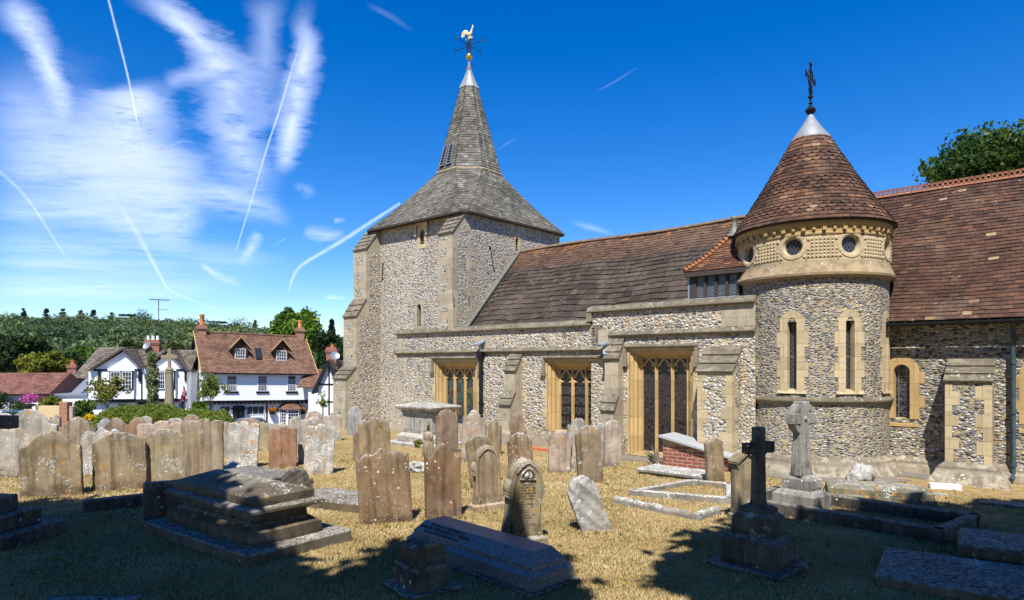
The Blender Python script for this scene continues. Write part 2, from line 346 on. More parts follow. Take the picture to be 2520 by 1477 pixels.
def stone(name, c1, c2, white=.3, orange=0., dark=.2, streak=.5, spots=.3, grain=1.0, low=0.0, wscale=5, top=False):
    """headstone stone: grain, rain streaks, lichen crusts and spots"""
    b = NB(name); o = b.obj(); r = b.math('MULTIPLY', b.rnd(), 40.0)
    N = lambda s, d=4, ro=.6, k=0., v=None: b.noise(o if v is None else v, s, d, ro, w=b.math('ADD', r, k))
    c = b.mix(b.maprange(N(2.4, 6, .65), .32, .68), tuple(x*1.12 for x in c1), tuple(x*.88 for x in c2))
    c = b.mix(b.math('MULTIPLY', b.maprange(N(1.3, 4, .6, 13), .45, .65), .35), c, (.25,.24,.21))
    c = b.mix(.35, c, b.ramp(N(30, 4, .7, 1), [(.3,.55),(.7,1.3)]), 'MULTIPLY')
    st = N(1, 5, .6, 2, b.vmul(o, (11,11,.8)))
    c = b.mix(b.math('MULTIPLY', b.maprange(st, .44, .68), min(1, streak*1.25)), c, tuple(x*.30 for x in c2))
    c = b.mix(b.math('MULTIPLY', b.maprange(N(3.2, 6, .75, 3), .55, .68), dark), c, (.05,.045,.035))
    gz = b.sep(b.gen())[2]
    ft = b.math('MULTIPLY', b.maprange(b.math('ADD', gz, b.math('MULTIPLY', N(5, 5, .7, 14), .22)), .36, .24), b.maprange(N(8, 5, .75, 15), .42, .6))
    c = b.mix(b.math('MULTIPLY', ft, .8), c, tuple(x*.38 for x in c2))
    tp = b.math('MULTIPLY', b.maprange(b.math('ADD', gz, b.math('MULTIPLY', N(6, 5, .7, 16), .3)), .98, 1.14), b.maprange(N(22, 5, .75, 17), .45, .56))
    c = b.mix(b.math('MULTIPLY', tp, min(.7, .15+white)), c, (.50,.48,.43))
    if low:
        lz = b.math('MULTIPLY', b.maprange(b.math('ADD', b.sep(o)[2], b.math('MULTIPLY', N(4, 4, .6, 4), .3)), .42, .25), b.maprange(N(7, 5, .7, 5), .4, .55))
        c = b.mix(b.math('MULTIPLY', lz, low), c, (.10,.065,.035))
    wm = b.math('MULTIPLY', b.maprange(N(26, 5, .75, 6), .49, .56), b.maprange(N(wscale*.55, 4, .65, 7), .63-.22*white, .74-.19*white))
    if top: wm = b.math('MULTIPLY', wm, b.maprange(b.sep(b.n('NewGeometry').outputs['Normal'])[2], .1, .6, .12, 1))
    c = b.mix(b.math('MULTIPLY', wm, min(1, .45+white)), c, (.64,.63,.59))
    if spots:
        d = b.vor(b.vadd(o, b.vmul(N2(b, o, r), (.05,.05,.05))), 23)
        pick = b.sep(d.outputs['Color'])
        sp = b.math('MULTIPLY', b.maprange(d.outputs['Distance'], b.math('ADD', .09, b.math('MULTIPLY', b.math('MULTIPLY', pick[1], pick[1]), .40)), b.math('ADD', .05, b.math('MULTIPLY', b.math('MULTIPLY', pick[1], pick[1]), .33))), b.maprange(b.math('ADD', pick[0], b.math('MULTIPLY', b.math('SUBTRACT', N(3, 3, .6, 18), .5), .9)), 1-.42*spots, 1-.37*spots))
        c = b.mix(b.math('MULTIPLY', sp, .9), c, (.70,.69,.65))
    if orange:
        om = b.math('MULTIPLY', b.maprange(N(12, 5, .7, 9), .54, .6), b.maprange(N(2.6, 3, .6, 10), .6-.2*orange, .68-.16*orange))
        c = b.mix(b.math('MULTIPLY', om, .85), c, (.46,.22,.03))
    h = b.math('ADD', N(9, 6, .7, 11), b.math('MULTIPLY', N(60, 3, .7, 12), .35))
    return b.done(c, .92, b.bump(h, .5*grain, .02))
def N2(b, o, r): return b.noise(o, 24, 2, .5, w=r, col=True)
S_BROWN = stone('brown_sandstone', (.295,.22,.13), (.205,.15,.085), .28, .3, .3, .55, .10, low=.6)
S_TAN = stone('tan_sandstone', (.37,.28,.175), (.27,.195,.118), .12, 0, .25, .55, .06)
S_RED = stone('red_sandstone', (.31,.175,.10), (.24,.125,.07), .05, 0, .1, .35, .15)
S_RUST = stone('rusty_sandstone', (.25,.152,.082), (.175,.105,.058), .10, 0, .3, .6, .12)
S_RUSTW = stone('lichen_spotted_sandstone', (.255,.165,.092), (.185,.12,.066), .2, 0, .25, .6, 1.25)
S_GREY = stone('lichened_limestone', (.40,.36,.30), (.28,.25,.205), .42, .75, .4, .45, .4)
S_WHITE = stone('white_lichened_limestone', (.45,.415,.36), (.32,.29,.245), .68, .85, .4, .35, .5)
S_PINK = stone('pinkish_limestone', (.43,.345,.265), (.33,.26,.20), .42, .6, .2, .35, .4)
S_BLUE = stone('grey_slate_stone', (.38,.38,.37), (.27,.27,.26), .4, .1, .3, .55, .2)
S_GREEN = stone('greenish_sandstone', (.36,.31,.18), (.28,.235,.135), .05, 0, .15, .3, .05)
S_OLIVE = stone('olive_sandstone', (.31,.245,.145), (.215,.17,.10), .36, .35, .35, .5, .08)
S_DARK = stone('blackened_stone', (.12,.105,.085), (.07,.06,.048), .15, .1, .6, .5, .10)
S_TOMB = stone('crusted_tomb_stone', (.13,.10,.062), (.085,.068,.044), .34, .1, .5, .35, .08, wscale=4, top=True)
S_CHALK = stone('white_crusted_stone', (.42,.40,.36), (.28,.265,.235), .85, .45, .7, .25, .5, 1.4)
S_KERB = stone('lichen_topped_kerb', (.26,.24,.20), (.18,.165,.14), .9, .2, .5, .3, .2, top=True)
S_CHEST = stone('chest_tomb_stone', (.43,.40,.34), (.33,.305,.25), .35, .15, .75, .5, .3)
S_MAUVE = stone('mauve_sandstone', (.28,.20,.135), (.205,.145,.10), .1, 0, .2, .4, .1)
S_CELT = stone('grey_memorial_stone', (.30,.28,.24), (.20,.185,.155), .2, .1, .3, .4, .2)
S_SLATE = plain('pale_slate_slab', (.34,.35,.345), .6, 0, .08, .1)
S_NEW = plain('white_marble', (.72,.71,.69), .7, 0, .08, .1)
S_MOSS = stone('mossy_stone', (.20,.18,.12), (.12,.11,.08), .35, .45, .5, .3, .2)
def granite():
    b = NB('grey_granite'); o = b.obj()
    v = b.sep(b.vor(o, 190).outputs['Color'])
    c = b.ramp(v[0], [(0,(.035,.037,.042)),(.45,(.10,.105,.115)),(.75,(.19,.195,.20)),(.93,(.36,.36,.36))])
    return b.done(c, b.math('ADD', .30, b.math('MULTIPLY', b.noise(o, 9, 4), .2)), None, spec=.55)
M_GRAN = granite()
def leafmat(name, stops, rough=.6, trans=.3):
    b = NB(name); c = b.ramp(b.attr(), stops)
    b.done(c, rough, spec=.12)
    tr = b.n('BsdfTranslucent', {'Color': b.mix(1, c, (1.3,1.5,.5), 'MULTIPLY')})
    mx = b.n('MixShader', {0: trans, 1: b.b.outputs[0], 2: tr.outputs[0]})
    b.t.links.new(mx.outputs[0], b.out.inputs[0]); return b.m
L_OAK = leafmat('dark_oak_leaf', [(0,(0.013,0.025,0.013)),(.6,(0.033,0.057,0.022)),(1,(0.062,0.100,0.031))])
L_MID = leafmat('mid_green_leaf', [(0,(0.041,0.070,0.019)),(.6,(0.088,0.142,0.030)),(1,(0.176,0.243,0.047))])
L_BRIGHT = leafmat('fresh_green_leaf', [(0,(0.046,0.091,0.016)),(.5,(0.111,0.195,0.026)),(1,(0.208,0.299,0.046))])
L_YEL = leafmat('yellow_green_leaf', [(0,(0.062,0.075,0.015)),(.5,(0.163,0.175,0.027)),(.9,(0.300,0.263,0.044)),(1,(0.562,0.525,0.312))])
L_YEW = leafmat('yew_needles', [(0,(0.018,0.030,0.012)),(.6,(0.068,0.083,0.021)),(1,(0.135,0.135,0.030))])
L_CON = leafmat('conifer_needles', [(0,(0.008,0.023,0.018)),(.6,(0.018,0.044,0.031)),(1,(0.039,0.078,0.046))])
L_HEDGE = leafmat('hedge_leaf', [(0,(.07,.095,.018)),(.6,(.17,.215,.035)),(1,(.28,.31,.06))])
L_SILV = leafmat('silvery_leaf', [(0,(0.072,0.090,0.042)),(.5,(0.168,0.192,0.090)),(1,(0.360,0.360,0.228))])
L_ROW = leafmat('young_tree_leaf', [(0,(0.075,0.100,0.025)),(.5,(0.175,0.213,0.044)),(.88,(0.275,0.288,0.062)),(1,(0.438,0.175,0.037))])
L_WOOD = leafmat('hill_wood_leaf', [(0,(.030,.056,.036)),(.35,(.075,.112,.052)),(.65,(.13,.168,.066)),(.88,(.20,.215,.08)),(1,(.27,.25,.09))], trans=.2)
L_SYC = leafmat('sycamore_leaf', [(0,(0.016,0.036,0.010)),(.5,(0.052,0.098,0.023)),(.9,(0.130,0.182,0.039)),(1,(0.260,0.234,0.052))])
L_PINKF = leafmat('pink_petal', [(0,(.35,.03,.22)),(.6,(.55,.10,.40)),(1,(.65,.3,.5))])
L_YELF = leafmat('yellow_petal', [(0,(.55,.33,.01)),(1,(.75,.55,.03))])
L_ORF = leafmat('orange_petal', [(0,(.10,.12,.02)),(.25,(.55,.17,.01)),(1,(.75,.32,.02))])
M_BARK = plain('tree_bark', (.10,.08,.06), .95, 0, .4, .8, 9)
def ground_mat():
    b = NB('dry_lawn'); o = b.obj()
    n1 = b.noise(o, .8, 5, .6); n2 = b.noise(o, 6, 5, .7); n3 = b.noise(b.vmul(o, (40,90,40)), 1, 3, .7)
    c = b.ramp(n2, [(.25,(.20,.125,.045)),(.5,(.36,.25,.105)),(.75,(.48,.36,.17))])
    c = b.mix(b.math('MULTIPLY', b.maprange(b.math('ADD', b.math('MULTIPLY', n1, .6), b.math('MULTIPLY', b.noise(o, 2.7, 5, .7), .4)), .48, .66), .62), c, b.mix(n3, (.13,.125,.025), (.23,.20,.05)))
    c = b.mix(.5, c, b.ramp(n3, [(.25,.5),(.75,1.35)]), 'MULTIPLY')
    # street and gardens beyond the churchyard
    y = b.sep(o)[1]
    c = b.mix(b.maprange(y, 34, 40), c, (.12,.11,.10))
    c = b.mix(b.maprange(y, 75, 85), c, b.mix(n1, (.07,.09,.03), (.14,.14,.05)))
    h = b.math('ADD', n3, b.math('MULTIPLY', n2, .6))
    return b.done(c, .95, b.bump(h, .8, .03))
M_GROUND = ground_mat()
def blade_mat():
    b = NB('grass_blade')
    c = b.ramp(b.attr(), [(0,(.085,.095,.024)),(.16,(.17,.165,.045)),(.28,(.26,.195,.08)),(.6,(.43,.325,.15)),(1,(.62,.51,.29))])
    return b.done(c, .8)
M_BLADE = blade_mat()
# ================================================================= CHURCH
CY = math.atan2(-.658, .753)
C = Frame((0,0,0), CY)                      # local x runs east along the nave, local y runs north, z up
C0 = Vector((-9.0, 16.0, 0.0))
church = thing('church', 'flint parish church with shingled broach spire, round tile-capped turret and long nave', 'church', C.w(C0), CY)
def cb(mb, name, mats, parent=None, smooth=None): return mb.build(name, mats, parent or church, C0, smooth)
N_A, N_T, N_R, N_C = 13.39, 13.97, 16.55, 15.0      # aisle wall, tower south face, nave ridge, chancel wall (northings)
A_E = -14.07                                          # tower east face
A_W, N_N = -18.81, 18.78                              # tower west and north faces
def hy(u, v, n): q = C.hit(u, v, 1, n); return q.x, q.z
def hx(u, v, a): q = C.hit(u, v, 0, a); return q.y, q.z
def wall(mb, s0, s1, z0, z1, holes, mp, depth=.3, m=0, mr=None):
    ss = sorted({s0, s1, *[h[0] for h in holes], *[h[1] for h in holes]}); zz = sorted({z0, z1, *[h[2] for h in holes], *[h[3] for h in holes]})
    for i in range(len(ss)-1):
        for j in range(len(zz)-1):
            cs, cz = (ss[i]+ss[i+1])/2, (zz[j]+zz[j+1])/2
            if any(h[0]<cs<h[1] and h[2]<cz<h[3] for h in holes): continue
            mb.add([mp(ss[i],zz[j],0), mp(ss[i+1],zz[j],0), mp(ss[i+1],zz[j+1],0), mp(ss[i],zz[j+1],0)], m)
    for h in holes:
        a, b, c, d = h; mm = m if mr is None else mr
        for (p, q) in (((a,c),(b,c)), ((b,c),(b,d)), ((b,d),(a,d)), ((a,d),(a,c))):
            mb.add([mp(p[0],p[1],0), mp(p[0],p[1],depth), mp(q[0],q[1],depth), mp(q[0],q[1],0)], mm)
def south(n): return lambda s, z, d: (s, n+d, z)
def east(a): return lambda s, z, d: (a-d, s, z)
def tiles(mb, surf, ts, count, th=.02, gap=.004, jit=.15, tint=lambda i, s: random.random(), scallop=None, ragged=.06):
    """courses of separate tiles on a surface surf(s,t); each tile is a top face and its butt edge"""
    for i in range(len(ts)-1):
        t0, t1 = ts[i], ts[i+1]; n = max(1, int(round(count(t0)))); off = .5*(i % 2)
        cuts = [min(1, max(0, (k+off+random.uniform(-jit, jit))/n)) for k in range(-1, n+1)]
        cuts = sorted(set([0.0]+[c for c in cuts if 0 < c < 1]+[1.0]))
        for a, b in zip(cuts[:-1], cuts[1:]):
            if b-a < .25/n: continue
            tt = t0-(t1-t0)*random.uniform(0, ragged); tu = t1+(t1-t0)*.12
            e = .00001; p = Vector(surf((a+b)/2, (t0+t1)/2)); ds = Vector(surf(min(1, b), (t0+t1)/2))-p; dt = Vector(surf((a+b)/2, min(1.0, t1)))-p
            nn = ds.cross(dt).normalized()
            g = gap/max(1e-4, (Vector(surf(b, t0))-Vector(surf(a, t0))).length)*(b-a)/2
            L = th*random.uniform(.75, 1.3); U = th*.12
            p0 = Vector(surf(a+g, tt)); p1 = Vector(surf(b-g, tt)); p2 = Vector(surf(b-g, tu)); p3 = Vector(surf(a+g, tu))
            L2 = L*random.uniform(.85, 1.15); tn = tint(i, (a+b)/2)
            if scallop and scallop(i):
                k = 5; low = [Vector(surf(a+g+(b-a-2*g)*j/k, tt+(t1-t0)*.42*(1-math.sin(PI*j/k)))) for j in range(k+1)]
                mb.add([q+nn*L for q in low]+[p2+nn*U, p3+nn*U], 0, tn)
                for q, r in zip(low[:-1], low[1:]): mb.add([q, r, r+nn*L, q+nn*L], 0, tn*.6)
            else:
                mb.add([p0+nn*L, p1+nn*L2, p2+nn*U, p3+nn*U], 0, tn); mb.add([p0, p1, p1+nn*L2, p0+nn*L], 0, tn*.6)
def bil(bl, br, tr, tl):
    bl, br, tr, tl = map(Vector, (bl, br, tr, tl))
    return lambda s, t: (bl*(1-s)+br*s)*(1-t)+(tl*(1-s)+tr*s)*t
def lattice(mb, x0, x1, z0, z1, step, y, w=.006, asp=1.5, clip=None):
    # diagonal lead bars over a pane lying in the plane y
    for sgn in (1, -1):
        k = -60
        for k in range(-80, 80):
            pts = []
            c = k*step
            # line: (x-x0)*asp*sgn + (z-z0) = c
            for x in (x0, x1):
                z = z0+c-(x-x0)*asp*sgn
                if z0 <= z <= z1: pts.append((x, z))
            for z in (z0, z1):
                x = x0+(c-(z-z0))/(asp*sgn)
                if x0 < x < x1: pts.append((x, z))
            if len(pts) >= 2 and (abs(pts[0][0]-pts[1][0])+abs(pts[0][1]-pts[1][1])) > .01:
                mb.bar((pts[0][0], y, pts[0][1]), (pts[1][0], y, pts[1][1]), w, w*.8)
def quoins(mb, x_edge, sgn, z0, z1, n, long=.30, short=.17, h=.26, proud=.006, mp=None):
    # alternating long and short dressed stones beside an edge
    z = z0; k = 0; mp = mp or south(n)
    while z < z1-.04:
        hh = min(h*random.uniform(.8, 1.2), z1-z); L = (long if k % 2 else short)*random.uniform(.85, 1.1)
        a, b = (x_edge, x_edge+sgn*L) if sgn > 0 else (x_edge-L, x_edge)
        P8 = [mp(s, zz, d) for d in (-proud, .02) for s, zz in ((a, z+.002), (b, z+.002), (b, z+hh-.002), (a, z+hh-.002))]
        mb.faces(P8, [(0,1,2,3),(0,4,5,1),(1,5,6,2),(2,6,7,3),(3,7,4,0)]); z += hh; k += 1
def qs(parent, mat, *a, name='quoin_stones', **k):
    mb = MB(); quoins(mb, *a, **k); return cb(mb, name, mat, parent)
def block(parent, mat, *a): mb = MB(); mb.box(*a); return cb(mb, 'dressed_stone_block', mat, parent)
# ----------------------------------------------------------------- tower
mb = MB(); ZT = 7.15
bel = [hy(1034, 603, N_T), hy(1044, 563, N_T)]; lan = [hy(1027, 803, N_T), hy(1036.5, 748, N_T)]; eb = [hx(1268.5, 618, A_E), hx(1276, 586, A_E)]
belh = (bel[0][0], bel[1][0], bel[0][1], bel[1][1]); lanh = (lan[0][0], lan[1][0], lan[0][1], lan[1][1]); ebh = (eb[0][0], eb[1][0], eb[0][1], eb[1][1])
wall(mb, A_W, A_E, -.6, ZT, [belh, lanh], south(N_T)); wall(mb, N_T, N_N, -.6, ZT, [ebh], east(A_E))
mb.add([(A_W,N_N,-.6),(A_W,N_T,-.6),(A_W,N_T,ZT),(A_W,N_N,ZT)]); mb.add([(A_E,N_N,-.6),(A_W,N_N,-.6),(A_W,N_N,ZT),(A_E,N_N,ZT)])
tower = cb(mb, 'tower_wall', M_FLINT_T)
# stone strip and patches on the south face
mb = MB(); xq = hy(930, 800, N_T)[0]
z = .2
while z < 5.4:
    h = random.uniform(.28, .5); w = random.uniform(.11, .2); dx = random.uniform(-.05, .05)
    mb.box(xq-w+dx-.02, xq+w+dx, N_T-.008, N_T+.02, z, z+h-.006); z += h
for u, v, w, h in ((905,845,.2,.3),(918,1000,.35,.55),(905,780,.14,.2),(1015,640,.15,.12)):
    x, z = hy(u, v, N_T); block(tower, M_ASH, x-w/2, x+w/2, N_T-.006, N_T+.02, z-h/2, z+h/2)
cb(mb, 'quoin_strip', M_ASH, tower)
# iron ties
mb = MB()
y0, z0 = hx(1205, 608, A_E); y1, z1 = hx(1213, 660, A_E)
mb.tube([(A_E+.02, y0-.06, z0), (A_E+.03, y0, z0+.03), (A_E+.03, (y0+y1)/2, (z0+z1)/2), (A_E+.03, y1, z1), (A_E+.02, y1+.06, z1-.03)], .018, 5)
cb(mb, 'iron_tie', M_IRON, tower); mb = MB()
x0, z0 = hy(944, 648, N_T); x1, z1 = hy(941, 690, N_T)
mb.tube([(x0-.05, N_T-.03, z0+.02), (x0, N_T-.03, z0), (x1, N_T-.03, z1), (x1-.06, N_T-.02, z1-.05)], .018, 5)
cb(mb, 'iron_tie', M_IRON, tower)
def small_window(name, h, mp, su, arch, louvre, label_hood=False):
    """narrow opening: dressed surround, splayed reveal and louvres or leaded glass"""
    a, b, c, d = h; w = b-a; mb = MB(); k = 8; r = w/2
    out = [(a-su, c-su*.9), (b+su, c-su*.9), (b+su, d+su*1.1), (a-su, d+su*1.1)]
    inn = [(a, c), (b, c)]+([(b-r+r*math.cos(PI*j/k), d-r+r*math.sin(PI*j/k)) for j in range(k+1)] if arch else [(b, d), (a, d)])
    # front plate as strips between the outline and the opening
    cx = (a+b)/2
    def onbox(p):
        if arch and p[1] > d-r+1e-6:
            ang = math.atan2(p[1]-(d-r), p[0]-cx); sx = (w/2+su)/max(1e-6, abs(math.cos(ang))); sz = (r+su*1.1)/max(1e-6, abs(math.sin(ang))); t = min(sx, sz)
            return (cx+t*math.cos(ang), d-r+t*math.sin(ang))
        return (a-su if p[0] < cx else b+su, c-su*.9 if p[1] < c+1e-6 else (p[1] if p[1] < d-1e-6 else d+su*1.1))
    o = [onbox(p) for p in inn]; n = len(inn)
    V = [mp(*p, -.012) for p in o]+[mp(*p, -.012) for p in inn]+[mp(*p, .16) for p in inn]+[mp(*p, .02) for p in o]
    fs = []
    for i in range(n):
        j = (i+1) % n; fs += [(i, j, n+j, n+i), (n+i, n+j, 2*n+j, 2*n+i), (3*n+i, 3*n+j, j, i)]
    mb.faces(V, fs)
    if label_hood:
        for s0, s1, z0, z1 in ((a-su-.05, b+su+.05, d+su*1.0, d+su*1.0+.07), (a-su-.07, a-su+.0, d-.22, d+su), (b+su, b+su+.07, d-.22, d+su)):
            q = [mp(s, zz, dd) for dd in (-.07, .0) for s, zz in ((s0,z0),(s1,z0),(s1,z1),(s0,z1))]
            mb.faces(q, [(0,1,2,3),(0,4,5,1),(1,5,6,2),(2,6,7,3),(3,7,4,0)])
    win = cb(mb, name, M_ASH if not arch or not louvre else M_CREAM)
    mb = MB()
    if louvre:
        mb.add([mp(a,c,.2), mp(b,c,.2), mp(b,d,.2), mp(a,d,.2)]); cb(mb, 'dark_opening', M_DARKIN, win); mb = MB(); z = c+.03
        while z < d-.03:
            q = [mp(a,z,.05), mp(b,z,.05), mp(b,z+.045,.14), mp(a,z+.045,.14)]; q2 = [mp(a,z-.012,.05), mp(b,z-.012,.05)]
            mb.add(q); mb.add([q2[0], q2[1], q[1], q[0]]); z += .085
        cb(mb, 'louvre', M_GREYWOOD, win)
    else:
        mb.add([mp(a,c,.13), mp(b,c,.13), mp(b,d,.13), mp(a,d,.13)]); cb(mb, 'pane', M_GLASSL, win)
small_window('belfry_window', belh, south(N_T), .14, True, True, True)
small_window('lancet_window', lanh, south(N_T), .13, True, False)
small_window('belfry_window', ebh, east(A_E), .10, True, True)
# ----------------------------------------------------------------- buttresses
def buttress(prof, x0, x1, n_wall, panels=(), mats=(M_ASH, M_ASHW, M_FLINT_T), slabs=(), name='buttress', quoin=None):
    """prof: list of (y,z) from ground to top on the front; slabs: index pairs of sloping faces"""
    mb = MB(); mb.prismx([(n_wall, prof[0][1])]+list(prof)+[(n_wall, prof[-1][1])], x0, x1)
    bt = cb(mb, name, mats[0])
    for i in slabs:
        mb = MB()
        (ya, za), (yb, zb) = prof[i], prof[i+1]; L = math.hypot(yb-ya, zb-za); k = max(2, int(round(L/.22)))
        dy, dz = (yb-ya)/L, (zb-za)/L; ny, nz = -dz, dy
        if nz < 0: ny, nz = -ny, -nz
        for j in range(k):
            s0 = L*j/k-.03; s1 = L*(j+1)/k; t = .035
            q = [(ya+dy*s0+ny*.004, za+dz*s0+nz*.004), (ya+dy*s0+ny*t*1.4, za+dz*s0+nz*t*1.4), (ya+dy*s1+ny*.012, za+dz*s1+nz*.012), (ya+dy*s1, za+dz*s1)]
            mb.prismx(q, x0-.03, x1+.03)
        cb(mb, 'weathering', mats[1], bt)
    for (y, px0, px1, pz0, pz1) in panels: mb = MB(); mb.box(px0, px1, y-.005, y+.02, pz0, pz1); cb(mb, 'flint_panel', mats[2], bt)
    return bt
# south-west buttress of the tower: three stages
xw = A_W
n1 = hx(901, 700, xw+.55)[0]; n1 = N_T-.62; n2 = n1-.42; n3 = n2-.42
zz = lambda u, v, n: hy(u, v, n)[1]
w1 = hy(869.8, 700, n1)[0], hy(901, 700, n1)[0]; bw = .62
bx0 = w1[0]; bx1 = w1[1]
za, zb = zz(885, 615, n1), zz(905, 570, N_T); zc, zd = zz(850, 780, n2), zz(870, 738, n1); ze, zf = zz(830, 932, n3), zz(850, 902, n2)
pr = [(n3,-.6),(n3,ze),(n2,zf),(n2,zc),(n1,zd),(n1,za),(N_T,zb)]
pan = []
for n, zl, zh in ((n1, zd+.1, za-.1), (n2, zf+.1, zc-.1), (n3, .3, ze-.08)):
    z = zl
    while z < zh-.15: pan.append((n, bx0+.13, bx1-.17, z, min(zh, z+.3))); z += .56
buttress(pr, bx0, bx1, N_T+.02, pan, slabs=(1,3,5))
mb = MB()      # its east side is faced with flint
mb.add([(bx1+.003, N_T, -.5), (bx1+.003, n3+.12, -.5), (bx1+.003, n3+.12, ze-.15), (bx1+.003, n2+.12, ze-.1), (bx1+.003, n2+.12, zc-.15), (bx1+.003, n1+.12, zc-.1), (bx1+.003, n1+.12, za-.15), (bx1+.003, N_T, za-.05)][::-1])
cb(mb, 'buttress_flint_face', M_FLINT_T, church)
# south-east buttress, standing on the aisle
m1 = hx(1112, 640, A_E-.02)[0]; m2 = hx(1087, 760, A_E-.02)[0]
ex0, ex1 = hy(1078.7, 640, m1)[0], A_E-.004
m2 = max(m2, 13.36); print('SE buttress', m1, m2); pr = [(m2, 3.14), (m2, zz(1070, 752, m2)), (m1, zz(1090, 725, m1)), (m1, zz(1095, 574, m1)), (N_T, zz(1143, 518, N_T))]
pan = []
for n, zl, zh in ((m1, pr[2][1]+.12, pr[3][1]-.1), (m2, 3.3, pr[1][1]-.1)):
    z = zl
    while z < zh-.1: pan.append((n, ex0+.11, ex1-.22, z, min(zh, z+.26))); z += .52
buttress(pr, ex0, ex1, N_T+.02, pan, slabs=(1,3))
mb = MB(); fz = pr; y_ = A_E+.001
mb.add([(y_, m2+.2, 3.2), (y_, N_T+.02, 3.2), (y_, N_T+.02, pr[4][1]-.12), (y_, m1+.22, pr[3][1]-.12), (y_, m1+.22, pr[2][1]), (y_, m2+.2, pr[1][1]-.05)]); cb(mb, 'buttress_flint_face', M_FLINT_T)
qs(tower, M_ASH, N_T+.02, 1, 3.4, 6.2, 0, .36, .12, .3, .008, east(A_E), name='quoin_strip')
for u, v, w, h in ((1152,562,.2,.2),(1165,655,.3,.3),(1156,742,.22,.36)):
    y, z = hx(u, v, A_E); block(tower, M_ASH, A_E-.02, A_E+.008, y-w/2, y+w/2, z-h/2, z+h/2)
# ----------------------------------------------------------------- broach spire
SC = Vector((-16.44, 16.42, 0)); ZE, ZB, ZL = 7.02, 9.05, 12.33
ov = .27; x0, x1, y0, y1 = A_W-ov, A_E+.15, N_T-ov, N_N+ov; k = .18
bot = [(x0+k,y0),(x1-k,y0),(x1,y0+k),(x1,y1-k),(x1-k,y1),(x0+k,y1),(x0,y1-k),(x0,y0+k)]
def octa(ap, z):
    R = ap/math.cos(PI/8); return [(SC.x+R*math.cos(a), SC.y+R*math.sin(a), z) for a in [math.radians(-112.5+45*i) for i in range(8)]]
# corner order of `bot` matches octagon order: south edge first
ap0, ap1 = 1.13, .30
B0 = [(x, y, ZE-(.05 if i in (1,2) else 0)) for i, (x, y) in enumerate(bot)]; T0 = octa(ap0, ZB); B1 = octa(ap0+.03, ZB-.02); T1 = octa(ap1, ZL)
mb = MB(); mb2 = MB()
for i in range(8):
    j = (i+1) % 8
    dn = lambda p, k: Vector(p)*1.0-Vector((0,0,k)); sag_ = lambda t: [Vector(B0[q])*(1-t)+Vector(T0[q])*t-Vector((0,0,.05+.10*math.sin(PI*t))) for q in (i, j)]
    for q in range(6): (a_, b_), (c_, d_) = sag_(q/6), sag_((q+1)/6); mb2.add([a_, b_, d_, c_])
    mb2.add([dn(T0[i],.10), dn(T0[j],.10), dn(T1[j],.10), dn(T1[i],.10)])
    sf = bil(B0[i], B0[j], T0[j], T0[i]); wb = (Vector(B0[j])-Vector(B0[i])).length; wt = (Vector(T0[j])-Vector(T0[i])).length
    sag = lambda s, t, f=sf: f(s, t)-Vector((0,0,.10*math.sin(PI*t)))
    if i in (0, 1, 2, 7, 3): tiles(mb, sag, [q/23 for q in range(24)], lambda t: max(1, (wb+(wt-wb)*t)/.15), .017, .003, .18, lambda i, s: min(1, max(0, random.gauss(.5, .22))))
    sf2 = bil(B1[i], B1[j], T1[j], T1[i])
    sag2 = lambda s, t, f=sf2: f(s, t)-Vector((0,0,.0))
    if i in (0, 1, 2, 7, 3): tiles(mb, sag2, [q/33 for q in range(34)], lambda t: max(1, (wt+(.25-wt)*t)/.13), .017, .003, .18, lambda i, s: min(1, max(0, random.gauss(.5, .22))))
mb2.add([dn(p,.05) for p in B0[::-1]])
spire = cb(mb2, 'spire', M_TIMBER)
cb(mb, 'shingle_covering', M_SHING, spire)
mb = MB(); mb.rings([[(p[0], p[1], p[2]) for p in octa(ap0+.05, ZB-.05)], octa(ap0+.065, ZB-.02), octa(ap0+.04, ZB+.03)], 0); cb(mb, 'lead_band', M_SILL, spire)
mb = MB()
for i in range(8):
    p = Vector(B0[i]); q = Vector(B0[(i+1) % 8]); mb.bar(p-Vector((0,0,.03)), q-Vector((0,0,.03)), .03, .05)
cb(mb, 'eaves_board', M_TIMBER, spire)
# lead cap with rolls
mb = MB(); rr = [(ap1+.05, ZL-.06), (ap1+.0, ZL+.02), (.20, ZL+.25), (.12, ZL+.46), (.075, ZL+.62), (.07, ZL+.68)]
mb.rings([octa(r, z) for r, z in rr], 0)
for i in range(8):
    mb.tube([octa(r+.008, z)[i] for r, z in rr], .014, 5)
cb(mb, 'lead_cap', M_LEAD, spire)
mb = MB(); mb.lathe([(.085,ZL+.68),(.08,ZL+.74),(.05,ZL+.76)], (SC.x,SC.y), 12, cap=True); cb(mb, 'collar', M_TERRA, spire)
mb = MB(); mb.lathe([(.05,ZL+.76),(.05,ZL+.93),(.035,ZL+.95),(.02,ZL+1.04)], (SC.x,SC.y), 12, cap=True); cb(mb, 'finial_pole', M_LEAD, spire)
